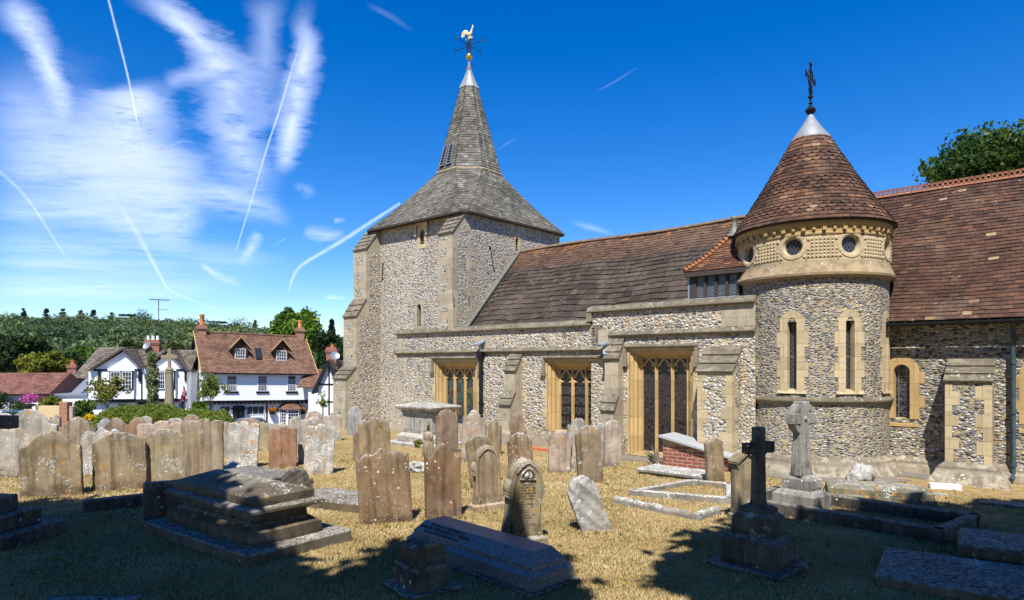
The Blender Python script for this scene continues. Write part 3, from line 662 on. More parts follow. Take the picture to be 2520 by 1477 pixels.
# louvred openings on the south face of the upper spire
for s0, s1 in ((.14, .36), (.52, .76)):
    f = bil(B1[0], B1[1], T1[1], T1[0]); t0, t1 = .065, .30; mb = MB(); nn = Vector((0,-1,.22)).normalized()*.035
    mb.add([f(s0,t0)+nn, f(s1,t0)+nn, f(s1,t1)+nn, f(s0,t1)+nn]); lo = cb(mb, 'louvre_opening', M_DARKIN, spire); mb = MB()
    for q in range(8):
        t = t0+(t1-t0)*(q+.1)/8; dt = (t1-t0)/8*.42
        mb.add([f(s0,t)+nn*2.2, f(s1,t)+nn*2.2, f(s1,t+dt)+nn*1.1, f(s0,t+dt)+nn*1.1]); mb.add([f(s0,t)+nn*1.3, f(s1,t)+nn*1.3, f(s1,t)+nn*2.2, f(s0,t)+nn*2.2])
    for s in (s0, s1): mb.bar(f(s,t0)+nn*1.6, f(s,t1)+nn*1.6, .03, .05)
    mb.bar(f(s0,t0)+nn*1.6, f(s1,t0)+nn*1.6, .05, .03); cb(mb, 'opening_frame', M_GREYMETAL, spire)
# lightning conductor down the east slope
mb = MB(); fa = bil(B1[2], B1[3], T1[3], T1[2]); fb = bil(B0[2], B0[3], T0[3], T0[2]); off = Vector((.035, 0, .02))
pts = [fa(.25, t)+off for t in (1, .8, .6, .4, .2, .0)]+[fb(.28-.0*t, t)-Vector((0,0,.10*math.sin(PI*t)))+off for t in (.98, .8, .6, .4, .2, 0)]
mb.tube(pts, .009, 4); cb(mb, 'lightning_conductor', M_LEADG, spire)
# weathervane
wv0 = ZL+1.01; mb = MB(); mb.lathe([(.001,wv0+.02)]+[(.125*math.sin(a), wv0+.145-.125*math.cos(a)) for a in [PI*i/12 for i in range(1,12)]]+[(.001,wv0+.27)], (SC.x,SC.y), 20)
vane = cb(mb, 'weathervane_ball', M_BALL, smooth=60)
mb = MB(); mb.tube([(SC.x,SC.y,wv0-.05),(SC.x,SC.y,wv0+.80)], .016, 6); zc_ = wv0+.55
for a in range(8):                                       # scrolled cage round the spindle
    an = a*PI/4; dx, dy = math.cos(an), math.sin(an)
    for zq, R in ((zc_-.18, .07), (zc_, .08), (zc_+.17, .07)):
        mb.tube([(SC.x+dx*(.075+R*.55*math.cos(t)), SC.y+dy*(.075+R*.55*math.cos(t)), zq+R*math.sin(t)) for t in [2*PI*i/9*.85 for i in range(10)]], .009, 4)
arms = {}
WR = Matrix.Rotation(-CY, 3, 'Z')                       # arms point to the compass as the photo shows them
def letter(strokes, base, ex, s):
    for st in strokes: mb.tube([Vector(base)+ex*(x*s)+Vector((0,0,z*s)) for x, z in st], .012, 4)
LT = {'N': [[(0,0),(0,1),(.7,0),(.7,1)]], 'E': [[(.6,1),(0,1),(0,0),(.6,0)],[(0,.5),(.5,.5)]], 'S': [[(.6,.85),(.3,1),(.05,.8),(.1,.6),(.5,.42),(.55,.15),(.3,0),(0,.15)]], 'W': [[(0,1),(.2,0),(.4,.7),(.6,0),(.8,1)]]}
for L, wd in (('N', Vector((.80,-.60,0))), ('S', Vector((-.80,.60,0))), ('E', Vector((.60,.80,0))), ('W', Vector((-.60,-.80,0)))):
    d = WR @ wd; d.normalize(); c = Vector((SC.x, SC.y, zc_)); e = c+d*.62; mb.tube([c, e], .012, 5)
    letter(LT[L], e-Vector((0,0,.09)), d, .17)
cb(mb, 'compass_arms', M_IRON, vane)
# cockerel: body, neck, tail and legs as one rounded body, seen in profile
mb = MB(); wd = WR @ Vector((.97,-.24,0)).normalized(); sd = WR @ Vector((.24,.97,0)).normalized(); cz = wv0+.78
def K(x, z, y=0): return Vector((SC.x, SC.y, cz))+wd*x*.8+sd*y*.8+Vector((0,0,z*.8))
def blob(path, n=10):
    R = []
    for i, (x, z, rx, ry) in enumerate(path):
        p = path[max(0,i-1)]; q = path[min(len(path)-1,i+1)]; dx, dz = q[0]-p[0], q[1]-p[1]; l = math.hypot(dx,dz); px, pz = -dz/l, dx/l
        R.append([K(x+px*rx*math.cos(2*PI*j/n), z+pz*rx*math.cos(2*PI*j/n), ry*math.sin(2*PI*j/n)) for j in range(n)])
    mb.rings(R, 0, True, True, True)
blob([(-.14,.30,.02,.02),(-.08,.26,.075,.05),(-.01,.23,.09,.06),(.06,.25,.085,.055),(.10,.33,.06,.04),(.125,.42,.042,.03),(.145,.50,.035,.026),(.165,.555,.034,.026),(.185,.585,.02,.014)])
blob([(-.05,.26,.03,.03),(-.11,.35,.06,.03),(-.19,.385,.07,.03),(-.27,.345,.07,.028),(-.315,.26,.06,.024),(-.33,.18,.045,.018),(-.325,.11,.03,.012)])
blob([(-.12,.28,.02,.02),(-.19,.30,.045,.022),(-.245,.22,.045,.02),(-.26,.13,.03,.012)])
mb.tube([K(.0,.17), K(-.015,.03)], .018, 5); mb.tube([K(.06,.19), K(.05,.06)], .018, 5)
mb.tube([K(.155,.60), K(.175,.635), K(.195,.615)], .014, 5); mb.tube([K(.195,.57), K(.225,.56)], [.012,.003], 5); mb.tube([K(.185,.545), K(.187,.515)], [.012,.006], 5)
mb.bar(K(-.16,-.02), K(.17,.09), .03, .04)
cb(mb, 'cockerel', M_GILT, vane, smooth=50)
# ----------------------------------------------------------------- nave roof
ZR = 6.06; ze0 = 3.12; ne0 = 13.86
mb = MB(); aE = -3.8
mb.add([(A_E,ne0,ze0-.09),(aE,ne0,ze0-.09),(aE,N_R,ZR-.09),(A_E,N_R,ZR-.09)]); mb.add([(aE,2*N_R-ne0,ze0),(A_E,2*N_R-ne0,ze0),(A_E,N_R,ZR),(aE,N_R,ZR)])
nroof = cb(mb, 'nave_roof', M_TIMBER)
mb = MB(); a1 = -4.0; wob = lambda s: Vector((0,0,.03*math.sin(s*9)+.02*math.sin(s*23)))
f0 = bil((A_E+.02,ne0,ze0),(a1,ne0,ze0),(a1,N_R,ZR),(A_E+.02,N_R,ZR)); f = lambda s, t: f0(s, t)+wob(s)
ts = [0]; g = .066
while ts[-1] < .74: ts.append(ts[-1]+g); g *= .965
tiles(mb, f, ts, lambda t: (a1-A_E)/(.30-.12*t), .030, .006, .3, lambda i, s: min(1, max(0, random.gauss(.42, .17))), ragged=.18)
cb(mb, 'stone_slate_courses', M_TILE_N, nroof)
mb = MB(); tu = [ts[-1]+(1-ts[-1])*i/9 for i in range(10)]
tiles(mb, f, tu, lambda t: (a1-A_E)/.17, .018, .004, .1, lambda i, s: min(1, max(0, random.gauss(.45, .2))))
cb(mb, 'plain_tile_courses', M_TILE_NU, nroof)
mb = MB(); x = A_E
while x < a1: 
    L = .33; r = .085; zc = ZR-.03+.03*math.sin((x-A_E)/(a1-A_E)*9); mb.rings([[(xx, N_R+r*1.2*math.cos(t), zc+r*math.sin(t)) for t in [PI*i/6 for i in range(7)]] for xx in (x, x+L-.006)], 0, False); x += L
cb(mb, 'ridge_tiles', M_RIDGE_N, nroof)
mb = MB(); mb.bar((A_E+.03, ne0-.05, ze0+.12), (A_E+.03, N_R, ZR+.1), .12, .05); cb(mb, 'lead_flashing', M_LEADG, nroof)
# ----------------------------------------------------------------- south aisle
aL = hy(977, 940, N_A)[0]; aR = hy(1830, 940, N_A)[0]+.25; aS = hy(1455, 770, N_A)[0]
zL = hy(1200, 812, N_A)[1]-.02; zH = hy(1650, 757, N_A)[1]
W1b = (*[hy(u, 960, N_A)[0] for u in (1071.5, 1176)], hy(1120, 1056, N_A)[1], hy(1120, 889, N_A)[1])
W2b = (*[hy(u, 960, N_A)[0] for u in (1347, 1484)], hy(1420, 1066, N_A)[1], hy(1420, 889, N_A)[1])
W3b = (*[hy(u, 960, N_A)[0] for u in (1549.5, 1706)], hy(1630, 1128, N_A)[1], hy(1630, 862, N_A)[1])
hs = [(a+.0, b-.0, c, d) for a, b, c, d in (W1b, W2b, W3b)]
mb = MB(); wall(mb, aL, aS, -.3, zL, hs[:2], south(N_A), .12); wall(mb, aS, aR, -.3, zH, hs[2:], south(N_A), .12)
mb.add([(aL,N_T+.3,-.3),(aL,N_A,-.3),(aL,N_A,zL),(aL,N_T+.3,zL)]); mb.add([(aS,N_A,zL-.1),(aS,ne0+.3,zL-.1),(aS,ne0+.3,zH),(aS,N_A,zH)][::-1])
mb.add([(aL,N_A,zL),(aS,N_A,zL),(aS,ne0+.1,zL),(aL,ne0+.1,zL)]); mb.add([(aS,N_A,zH),(aR,N_A,zH),(aR,ne0+.1,zH),(aS,ne0+.1,zH)])
aisle = cb(mb, 'aisle_wall', M_FLINT_A)
cop = lambda z: [(N_A+.25,z-.01),(N_A-.02,z-.01),(N_A-.09,z+.015),(N_A-.09,z+.05),(N_A-.05,z+.065),(N_A-.02,z+.12),(N_A+.1,z+.17),(N_A+.25,z+.17)]
mb = MB()
for z, xa, xb in ((zL, aL-.09, aS-.0), (zH, aS-.10, aR)):
    x = xa
    while x < xb-.05:
        L = min(random.uniform(.7, 1.1), xb-x); mb.prismx(cop(z+random.uniform(-.004,.004)), x+.002, x+L-.002); x += L
mb.box(aS-.10, aS+.05, N_A-.085, N_A+.25, zL+.1, zH-.012)
cb(mb, 'parapet_coping', M_ASHW, aisle)
zS1 = hy(1230, 866, N_A)[1]; zS2 = hy(1650, 822, N_A)[1]; aS2 = hy(1500, 840, N_A)[0]
st = lambda z: [(N_A+.02,z-.05),(N_A-.03,z-.05),(N_A-.085,z+.01),(N_A-.085,z+.03),(N_A-.02,z+.10),(N_A+.02,z+.10)]
mb = MB(); mb.prismx(st(zS1), aL-.08, aS2); mb.prismx(st(zS2), aS2, aR); mb.box(aS2-.001, aS2+.1, N_A-.083, N_A+.02, zS1+.0, zS2-.051)
mb.box(aL-.085, aL-.0, N_A-.085, N_T, zS1-.05, zS1+.08)
cb(mb, 'string_course', M_ASHW, aisle)
qs(aisle, M_ASH, aL, 1, .3, zS1-.06, N_A, .28, .16, .34); qs(aisle, M_ASH, aL+.001, 1, zS1+.11, zL-.02, N_A, .3, .3, .3)
x, z = hy(1775, 770, N_A); block(aisle, M_ASH, x, aR, N_A-.006, N_A+.02, zS2+.12, zH-.02); x, z = hy(1186, 850, N_A); block(aisle, M_ASH, x-.3, x+.28, N_A-.006, N_A+.02, zS1+.12, zS1+.45)
x, z = hy(1497, 852, N_A); block(aisle, M_ASH, x-.3, x+.0, N_A-.006, N_A+.02, zS1+.12, zS1+.5)
for u, v, w, h in ((1030,935,.35,.16),(1010,955,.22,.2),(1045,985,.3,.14),(1012,1005,.25,.2)):
    x, z = hy(u, v, N_A); block(aisle, M_ASH, x-w/2, x+w/2, N_A-.005, N_A+.02, z-h/2, z+h/2)
mb = MB()
pl = lambda n: [(n+.02,-.3),(n-.16,-.3),(n-.16,.22),(n-.10,.26),(n-.10,.32),(n-.02,.40),(n+.02,.40)]
xs = [aL-.1]; seg = [(aL-.1, hs[2][0]-.12), (hs[2][1]+.3, aR)]
for xa, xb in seg: mb.prismx(pl(N_A), xa, xb)
cb(mb, 'plinth', M_PLINTH, aisle)
def big_window(h, lights, mat, ztop, zbot, hood=True, bars=False, drop=True, dep=.34, cream=True):
    """square-headed window: moulded golden reveal, mullions, ogee tracery, stained glass and hood mould"""
    a, b, c, d = h; mb = MB(); n = N_A
    # moulded reveal: nested frames stepping inward
    fr = [(0,-.004),(.0,.02),(.055,.05),(.06,.10),(.11,.13),(.115,.20),(.16,.25),(.165,dep)]
    lx0 = lights[0][0]-.045; lx1 = lights[-1][1]+.045; tot = fr[-1][0]
    def ring(k, y):
        kk = k/tot; return [(a+(lx0-a)*kk, n+y, c+(zbot-c)*min(1, kk*1.0)), (b+(lx1-b)*kk, n+y, c+(zbot-c)*min(1, kk*1.0)), (b+(lx1-b)*kk, n+y, d+(ztop-d)*kk), (a+(lx0-a)*kk, n+y, d+(ztop-d)*kk)]
    R = [ring(k, y) for k, y in fr]; mb.rings(R, 0, True)
    win = cb(mb, 'stained_glass_window', M_GOLD)
    mb = MB()
    if cream:
        qs(win, M_CREAM, a, -1, c+.02, d-.02, n, .14, .05, .3, .01); qs(win, M_CREAM, b, 1, c+.02, d-.02, n, .12, .05, .3, .01)
        mb.box(a-.06, b+.06, n-.01, n+.02, d+.0, d+.06)
        mb.prismx([(n+.3,c-.02),(n-.05,c-.09),(n-.05,c-.14),(n+.02,c-.14)], a-.04, b+.04)
        cb(mb, 'dressed_surround', M_CREAM, win)
    y = n+dep-.09; mb = MB()
    edges = [lights[0][0]-.045]+[(lights[i][1]+lights[i+1][0])/2 for i in range(len(lights)-1)]+[lights[-1][1]+.045]
    for x in edges[1:-1]:
        w = .036; mb.prismz([(x-.012,y-.05),(x+.012,y-.05),(x+w,y+.0),(x+w,y+.05),(x-w,y+.05),(x-w,y)], zbot, ztop)
    for x in (edges[0]+.02, edges[-1]-.02): mb.box(x-.02, x+.02, y-.02, y+.05, zbot, ztop)
    cb(mb, 'mullion', M_GOLD, win)
    mb = MB(); sp = ztop-(lights[0][1]-lights[0][0])*1.25
    for i in range(len(lights)):
        x0, x1 = edges[i]+.02, edges[i+1]-.02; xm = (x0+x1)/2; hw = (x1-x0)/2; H = ztop-sp
        # ogee-headed light with two cusps
        for s in (-1, 1):
            P_ = [(1, -.02), (.97, .2), (.86, .42), (.62, .6), (.38, .74), (.18, .86), (.05, .98), (0, 1.04)]
            mb.tube([(xm+s*hw*px, y+.01, sp+H*pz) for px, pz in P_], [.03,.034,.034,.034,.03,.03,.03,.03], 6)
            mb.tube([(xm+s*hw*.95, y+.012, sp+H*.22), (xm+s*hw*.6, y+.012, sp+H*.13), (xm+s*hw*.42, y+.012, sp+H*.17)], [.03,.024,.012], 5)
            mb.tube([(xm+s*hw*.62, y+.012, sp+H*.6), (xm+s*hw*.42, y+.012, sp+H*.42), (xm+s*hw*.34, y+.012, sp+H*.44)], [.026,.018,.01], 5)
    mb.box(edges[0], edges[-1], y-.02, y+.06, ztop-.03, ztop+.02)
    cb(mb, 'tracery', M_GOLD, win)
    mb = MB()
    mb.add([(edges[0], y+.035, zbot-.05), (edges[-1], y+.035, zbot-.05), (edges[-1], y+.035, ztop), (edges[0], y+.035, ztop)])
    cb(mb, 'glazing', mat, win)
    if bars:
        mb = MB(); z = zbot+.12
        while z < sp: mb.bar((edges[0], y+.02, z), (edges[-1], y+.02, z), .016, .016); z += .27
        cb(mb, 'saddle_bars', M_IRON, win)
    if hood:
        mb = MB(); hp = lambda z: [(n+.01,z),(n-.05,z),(n-.085,z+.03),(n-.085,z+.05),(n-.01,z+.09),(n+.01,z+.09)]
        mb.prismx(hp(d+.06), a-.12, b+.12)
        if drop:
            for x0, x1 in ((a-.14, a-.06), (b+.06, b+.14)): mb.box(x0, x1, n-.08, n+.01, d-.32, d+.059); mb.box(x0-.05, x1+.03, n-.08, n+.01, d-.38, d-.321)
        cb(mb, 'hood_mould', M_ASHW, win)
    return win
def lt(us, v=980): return [(hy(u0, v, N_A+.28)[0], hy(u1, v, N_A+.28)[0]) for u0, u1 in us]
big_window(W1b, lt([(1101.5,1117),(1126,1142.6),(1151.5,1167)]), M_ST1, hy(1130,906,N_A+.28)[1], hy(1130,1052,N_A+.28)[1])
big_window(W2b, lt([(1382.6,1407),(1416,1440),(1450.7,1476)]), M_ST2, hy(1430,908,N_A+.28)[1], hy(1430,1060,N_A+.28)[1], bars=True)
big_window(W3b, lt([(1585,1611),(1623,1651),(1662,1692)]), M_ST3, hy(1640,880,N_A+.28)[1], hy(1640,1114,N_A+.28)[1])
# buttresses of the aisle
def ab(uL, uR, vf, stages, **k): pass
nf1 = N_A-.30; nf2 = N_A-.52
x0, x1 = hy(1241.5, 930, nf1)[0], hy(1261.5, 930, nf1)[0]+.09
buttress([(nf2,-.3),(nf2,hy(1240,996,nf2)[1]),(nf1,hy(1245,962,nf1)[1]),(nf1,hy(1250,912,nf1)[1]),(N_A,hy(1275,869,N_A)[1])], x0, x1, N_A+.02, slabs=(1,3), mats=(M_ASH, M_ASHW, M_FLINT_A))
mb = MB(); mb.prismx([(N_A,-.3),(nf2-.12,-.3),(nf2-.12,.30),(nf2-.003,.38),(N_A,.38)], x0-.1, x1+.1); cb(mb, 'buttress_plinth', M_PLINTH)
nb1 = N_A-.26; nb2 = N_A-.46
x0, x1 = hy(1488, 900, nb1)[0], hy(1521, 900, nb1)[0]
buttress([(nb2,-.3),(nb2,hy(1490,1009,nb2)[1]),(nb1,hy(1495,969,nb1)[1]),(nb1,hy(1500,882,nb1)[1]),(N_A,hy(1520,830,N_A)[1])], x0, x1, N_A+.02, slabs=(1,3), mats=(M_ASH, M_ASHW, M_FLINT_A))
nc1 = N_A-.52
x0, x1 = hy(1716, 1000, nc1)[0], hy(1801, 1000, nc1)[0]
zt0, zt1 = hy(1750, 915, nc1)[1], hy(1770, 853, N_A)[1]
bt = buttress([(nc1,-.3),(nc1,zt0),(N_A,zt1)], x0, x1, N_A+.02, slabs=(1,), mats=(M_FLINT_A, M_ASHW, M_FLINT_A))
qs(bt, M_CREAM, x0, 1, .25, zt0-.04, nc1, .22, .12, .24); qs(bt, M_CREAM, x1, -1, .25, zt0-.04, nc1, .26, .13, .26); block(bt, M_CREAM, x0+.2, x1-.2, nc1-.006, nc1+.02, zt0-.08, zt0-.0)
qs(bt, M_CREAM, nc1, 1, .25, zt0-.02, 0, .3, .16, .26, .006, lambda s, z, d: (x1-d, s, z))
mb = MB(); mb.prismx([(N_A,-.3),(nc1-.14,-.3),(nc1-.14,.14),(nc1-.02,.22),(N_A,.22)], x0-.1, x1+.1); cb(mb, 'buttress_plinth', M_PLINTH)
# rainwater pipes on the aisle
def downpipe(u, vtop, vbot, n, mat, hop=True, spout=None, r=.05, square=True):
    x, z0 = hy(u, vtop, n-.08); z1 = hy(u, vbot, n-.08)[1]; mb = MB(); y = n-.09
    if square: mb.box(x-r, x+r, y-r, y+r, z1, z0)
    else: mb.tube([(x,y,z0),(x,y,z1)], r, 12)
    z = z1+.3
    while z < z0: mb.box(x-r-.012, x+r+.012, y-r-.01, y+r+.03, z, z+.05); z += .9
    dp = cb(mb, 'downpipe', mat)
    if hop:
        mb = MB(); mb.rings([[(x-w, y-w*.9, z), (x+w, y-w*.9, z), (x+w, y+w*.9, z), (x-w, y+w*.9, z)] for w, z in ((r, z0-.16), (.085, z0-.06), (.085, z0-.03), (.105, z0-.02), (.105, z0+.05), (.12, z0+.06), (.12, z0+.09))], 0, True, True, True)
        cb(mb, 'hopper_head', mat, dp)
    if spout:
        mb = MB(); mb.bar((x+.03, n+.02, z0+.42), (x-.02, n-.30, z0+.27), .17, .05); mb.tube([(x, n-.14, z0+.3), (x, n-.1, z0+.1)], .04, 8); cb(mb, 'lead_spout', M_LEADB, dp)
    return dp
downpipe(1184, 873, 1019, N_A, M_BLACK, True, True, .042)
x, z = hy(1497, 845, N_A); mb = MB(); mb.bar((x+.05, N_A, z+.05), (x-.08, N_A-.28, z-.06), .16, .05); mb.tube([(x-.02,N_A-.14,z-.05),(x-.02,N_A-.16,z-.2),(x+.08,N_A-.26,z-.3)], .045, 8); cb(mb, 'lead_spout', M_LEADB)
mb = MB(); x, z = hy(911, 1030, N_T-.03); mb.box(x-.06, x+.09, N_T-.08, N_T-.001, z, hy(911, 950, N_T)[1]); cb(mb, 'wooden_conduit', M_GREYWOOD)
# ----------------------------------------------------------------- dormer
nd = 13.80; dx0 = hy(1699, 700, nd)[0]; dx1 = hy(1822, 700, nd)[0]; dz0 = hy(1750, 733, nd)[1]; dz1 = hy(1750, 664, nd)[1]; dez = hy(1683, 671, nd-.12)[1]
mb = MB(); mb.prismx([(nd,dz0),(nd,dz1),(nd+1.2,dz1+.3),(nd+1.2,dz0+.6)], dx0-.001, dx1)
dorm = cb(mb, 'dormer', M_TIMBER)
mb = MB(); nl = 4; px = [dx0+.13+(dx1-dx0-.16)*i/nl for i in range(nl+1)]
for i in range(nl):
    mb.add([(px[i]+.03, nd-.012, dz0+.03), (px[i+1]-.03, nd-.012, dz0+.03), (px[i+1]-.03, nd-.012, dz1-.08), (px[i]+.03, nd-.012, dz1-.08)])
cb(mb, 'pane', M_GLASSL, dorm)
mb = MB()
for i in range(nl): lattice(mb, px[i]+.03, px[i+1]-.03, dz0+.03, dz1-.12, .085, nd-.018, .008)
cb(mb, 'lead_lattice', M_LEAD, dorm)
mb = MB()
for i in range(nl+1): mb.box(px[i]-.03, px[i]+.03, nd-.06, nd-.001, dz0, dz1)
mb.box(dx0, px[0]-.031, nd-.055, nd-.001, dz0, dz1)
for i in range(nl):          # arched heads
    x0, x1 = px[i]+.03, px[i+1]-.03; r = (x1-x0)/2; k = 8
    mb.prism([(x0, dz1-.02)]+[((x0+x1)/2-r*math.cos(PI*j/k), dz1-.17+r*.95*math.sin(PI*j/k)) for j in range(k+1)]+[(x1, dz1-.02)], nd-.045, nd-.004)
mb.box(dx0-.02, dx1, nd-.07, nd-.001, dz1-.02, dz1+.08)
cb(mb, 'timber_frame', M_TIMBER, dorm)
mb = MB(); mb.prismx([(nd+.02,dz0+.02),(nd-.09,dz0-.01),(nd-.10,dz0-.08),(nd-.09,dz0-.10),(nd+.02,dz0-.10)], dx0-.1, dx1); mb.box(dx0-.035, dx0-.002, nd-.05, nd+.2, dz0, dz1); cb(mb, 'lead_sill', M_LEADB, dorm)
ap = Vector((hy(1807, 573, nd+.75)[0], nd+.75, hy(1807, 573, nd+.75)[1])); eL = Vector((hy(1683, 669, nd-.15)[0], nd-.15, dez)); eR = Vector((ap.x*2-eL.x, nd-.15, dez)); bL = Vector((eL.x, nd+1.3, dez)); 
mb = MB(); sk_ = lambda P_: Vector(P_)-Vector((0,0,.12)); mb.add([sk_(eL), sk_(eR), sk_(ap)+Vector((.03,0,0)), sk_(ap)]); mb.add([sk_(bL), sk_(eL), sk_(ap)]); mb.add([eL, eR, sk_(eR), sk_(eL)]); mb.add([eR, eR+Vector((0,1.4,0)), ap])
dr = cb(mb, 'dormer_roof', M_TIMBER); mb = MB()
f = bil(eL, eR, ap+Vector((.05,0,0)), ap); sg = lambda s, t: f(s, t)-Vector((0,0,.10*math.sin(PI*t)**1.0*.8))
tiles(mb, sg, [i/16 for i in range(17)], lambda t: max(1, (eR-eL).length*(1-t)/.165), .02, .004, .1)
f = bil(bL, eL, ap, ap-Vector((.05,0,0))); sg2 = lambda s, t: f(s, t)-Vector((0,0,.10*math.sin(PI*t)*.8)); tiles(mb, sg2, [i/16 for i in range(17)], lambda t: max(1, 1.45*(1-t)/.165), .02, .004, .1)
cb(mb, 'tile_covering', M_TILE_D, dr)
mb = MB()
for i in range(15):
    t0, t1 = i/15, (i+1.15)/15; p = eL*(1-t0)+ap*t0-Vector((0,0,.08*math.sin(PI*t0))); q = eL*(1-t1)+ap*t1-Vector((0,0,.08*math.sin(PI*min(1,t1)))); mb.tube([p+Vector((0,0,.045)), q+Vector((0,0,.012))], [.075, .05], 7)
cb(mb, 'hip_tiles', M_HIP, dr)
mb = MB(); mb.lathe([(.20,ap.z-.10),(.11,ap.z+.02),(.065,ap.z+.14),(.05,ap.z+.24),(.05,ap.z+.27),(.075,ap.z+.31),(.08,ap.z+.345),(.06,ap.z+.39),(.001,ap.z+.41)], (ap.x,ap.y), 14); cb(mb, 'lead_finial', M_LEADG, dr, smooth=50)
# ----------------------------------------------------------------- round turret
TC = Vector((-4.2, 14.80, 0)); TR = 1.497
def th_of(u, v, r):
    # angle on the cylinder where the sight line meets it
    o = C.I @ Vector((0,0,EYE)); d = C.I.to_3x3() @ Vector(((u-U0)/F, 1, -(v-V0)/F)); ox, oy = o.x-TC.x, o.y-TC.y
    A = d.x*d.x+d.y*d.y; B = 2*(ox*d.x+oy*d.y); Cc = ox*ox+oy*oy-r*r; D = max(0, B*B-4*A*Cc); t = (-B-math.sqrt(D))/(2*A)
    return math.atan2(oy+t*d.y, ox+t*d.x), o.z+t*d.z
def cyl(th, r, z): return (TC.x+r*math.cos(th), TC.y+r*math.sin(th), z)
tc0 = th_of(2003, 800, TR)[0]
zf = lambda v, r=TR: th_of(2010, v, r)[1]
zSl0, zSl1 = zf(966), zf(790); zStr = zf(985); zPl = zf(1136); zSillB = zf(671, TR+.05); zBandB = zf(641); zBandT = zf(577); 
slit_u = [(1838.5, .09), (1949, .075), (2092, .075), (2183.5, .075)]
slits = [th_of(u, 880, TR)[0] for u, _ in slit_u]
gap = (slits[2]-slits[1]); slits = [slits[1]-gap*1.0, slits[1], slits[2], slits[2]+gap*1.0]
hwid = .088/TR
mb = MB(); holes = [(t-hwid, t+hwid, zSl0, zSl1) for t in slits]
edges = [tc0-PI, tc0+PI]
# fine angular cells so the wall stays round
ss = sorted(set([tc0-PI+2*PI*i/72 for i in range(73)]+[h[0] for h in holes]+[h[1] for h in holes])); zz_ = [-.3, zSl0, zSl1, zSillB+.05]
for i in range(len(ss)-1):
    for j in range(3):
        cs, cz = (ss[i]+ss[i+1])/2, (zz_[j]+zz_[j+1])/2
        if any(h[0] < cs < h[1] for h in holes) and j == 1: continue
        mb.add([cyl(ss[i],TR,zz_[j]), cyl(ss[i+1],TR,zz_[j]), cyl(ss[i+1],TR,zz_[j+1]), cyl(ss[i],TR,zz_[j+1])])
turret = cb(mb, 'turret_wall', M_FLINT_R, smooth=30)
mb = MB(); r = TR
mb.lathe([(r-.02,zStr-.09),(r+.02,zStr-.09),(r+.075,zStr-.03),(r+.08,zStr+.0),(r+.03,zStr+.05),(r-.02,zStr+.06)], TC, 72); cb(mb, 'string_course', M_ASHW, turret, 25)
mb = MB(); mb.lathe([(r+.30,-.3),(r+.29,-.02),(r+.17,.17),(r+.165,.21),(r+.12,.22),(r+.125,.28),(r+.10,.31),(r-.02,.37)], TC, 72); cb(mb, 'plinth', M_PLINTH, turret, 25)
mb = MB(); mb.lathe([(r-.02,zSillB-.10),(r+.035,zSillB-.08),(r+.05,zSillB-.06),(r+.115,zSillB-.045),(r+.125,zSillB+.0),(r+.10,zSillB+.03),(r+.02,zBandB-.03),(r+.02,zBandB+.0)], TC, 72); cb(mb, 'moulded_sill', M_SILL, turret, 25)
ocu = [th_of(u, 603, TR)[0] for u in (1951, 2094)]; g2 = ocu[1]-ocu[0]; ocu = [ocu[0]-g2, ocu[0], ocu[1], ocu[1]+g2]; zoc = zf(603); ro = .165; rs = .255
# ashlar band with round openings: the rings around each oculus are stitched to a square cell
mb = MB(); rb = TR+.012; cuts = sorted(set([tc0-PI+2*PI*i/72 for i in range(73)])); cw = rs*1.02/rb
def covered(t): return any(abs(t-o) < cw for o in ocu)
ss = sorted(set(cuts+[o-cw for o in ocu]+[o+cw for o in ocu]))
for i in range(len(ss)-1):
    if not covered((ss[i]+ss[i+1])/2): mb.add([cyl(ss[i],rb,zBandB-.02), cyl(ss[i+1],rb,zBandB-.02), cyl(ss[i+1],rb,zBandT), cyl(ss[i],rb,zBandT)])
for o in ocu:
    k = 32; inn = []; out = []; hz0, hz1 = zBandB-.02-zoc, zBandT-zoc
    for j in range(k):
        a = 2*PI*j/k; c_, s_ = math.cos(a), math.sin(a); inn.append((rs*.82*c_, rs*.82*s_))
        t = min((cw*rb)/max(1e-6, abs(c_)), (hz1 if s_ > 0 else -hz0)/max(1e-6, abs(s_))); out.append((t*c_, t*s_))
    V = [cyl(o+x/rb, rb, zoc+z) for x, z in out]+[cyl(o+x/rb, rb, zoc+z) for x, z in inn]
    mb.faces(V, [(j, (j+1)%k, k+(j+1)%k, k+j) for j in range(k)])
band = cb(mb, 'ashlar_band', M_RIM, turret)
for o in ocu:
    mb = MB(); k = 32
    R = [[cyl(o+rr*math.cos(2*PI*j/k)/rb, rb+d, zoc+rr*math.sin(2*PI*j/k)) for j in range(k)] for rr, d in ((rs+.012,.0),(rs+.008,.012),(rs-.02,.014),(ro+.03,.006),(ro+.0,-.04),(ro-.005,-.12))]
    mb.rings(R, 0); oc = cb(mb, 'oculus_window', M_CREAM, smooth=40)
    mb = MB(); mb.add([cyl(o+ro*math.cos(2*PI*j/k)/rb, rb-.10, zoc+ro*math.sin(2*PI*j/k)) for j in range(k)]); cb(mb, 'pane', M_GLASSL, oc)
    mb = MB()
    for sg in (1,-1):
        for q in range(-3, 4):
            c = q*.075; pts = []
            for x in [i*.004-.17 for i in range(86)]:
                z = sg*1.5*x+c*1.5
                if x*x+z*z < ro*ro: pts.append((x,z))
            if len(pts) > 2: mb.bar(cyl(o+pts[0][0]/rb, rb-.09, zoc+pts[0][1]), cyl(o+pts[-1][0]/rb, rb-.09, zoc+pts[-1][1]), .007)
    cb(mb, 'lead_lattice', M_CAME, oc)
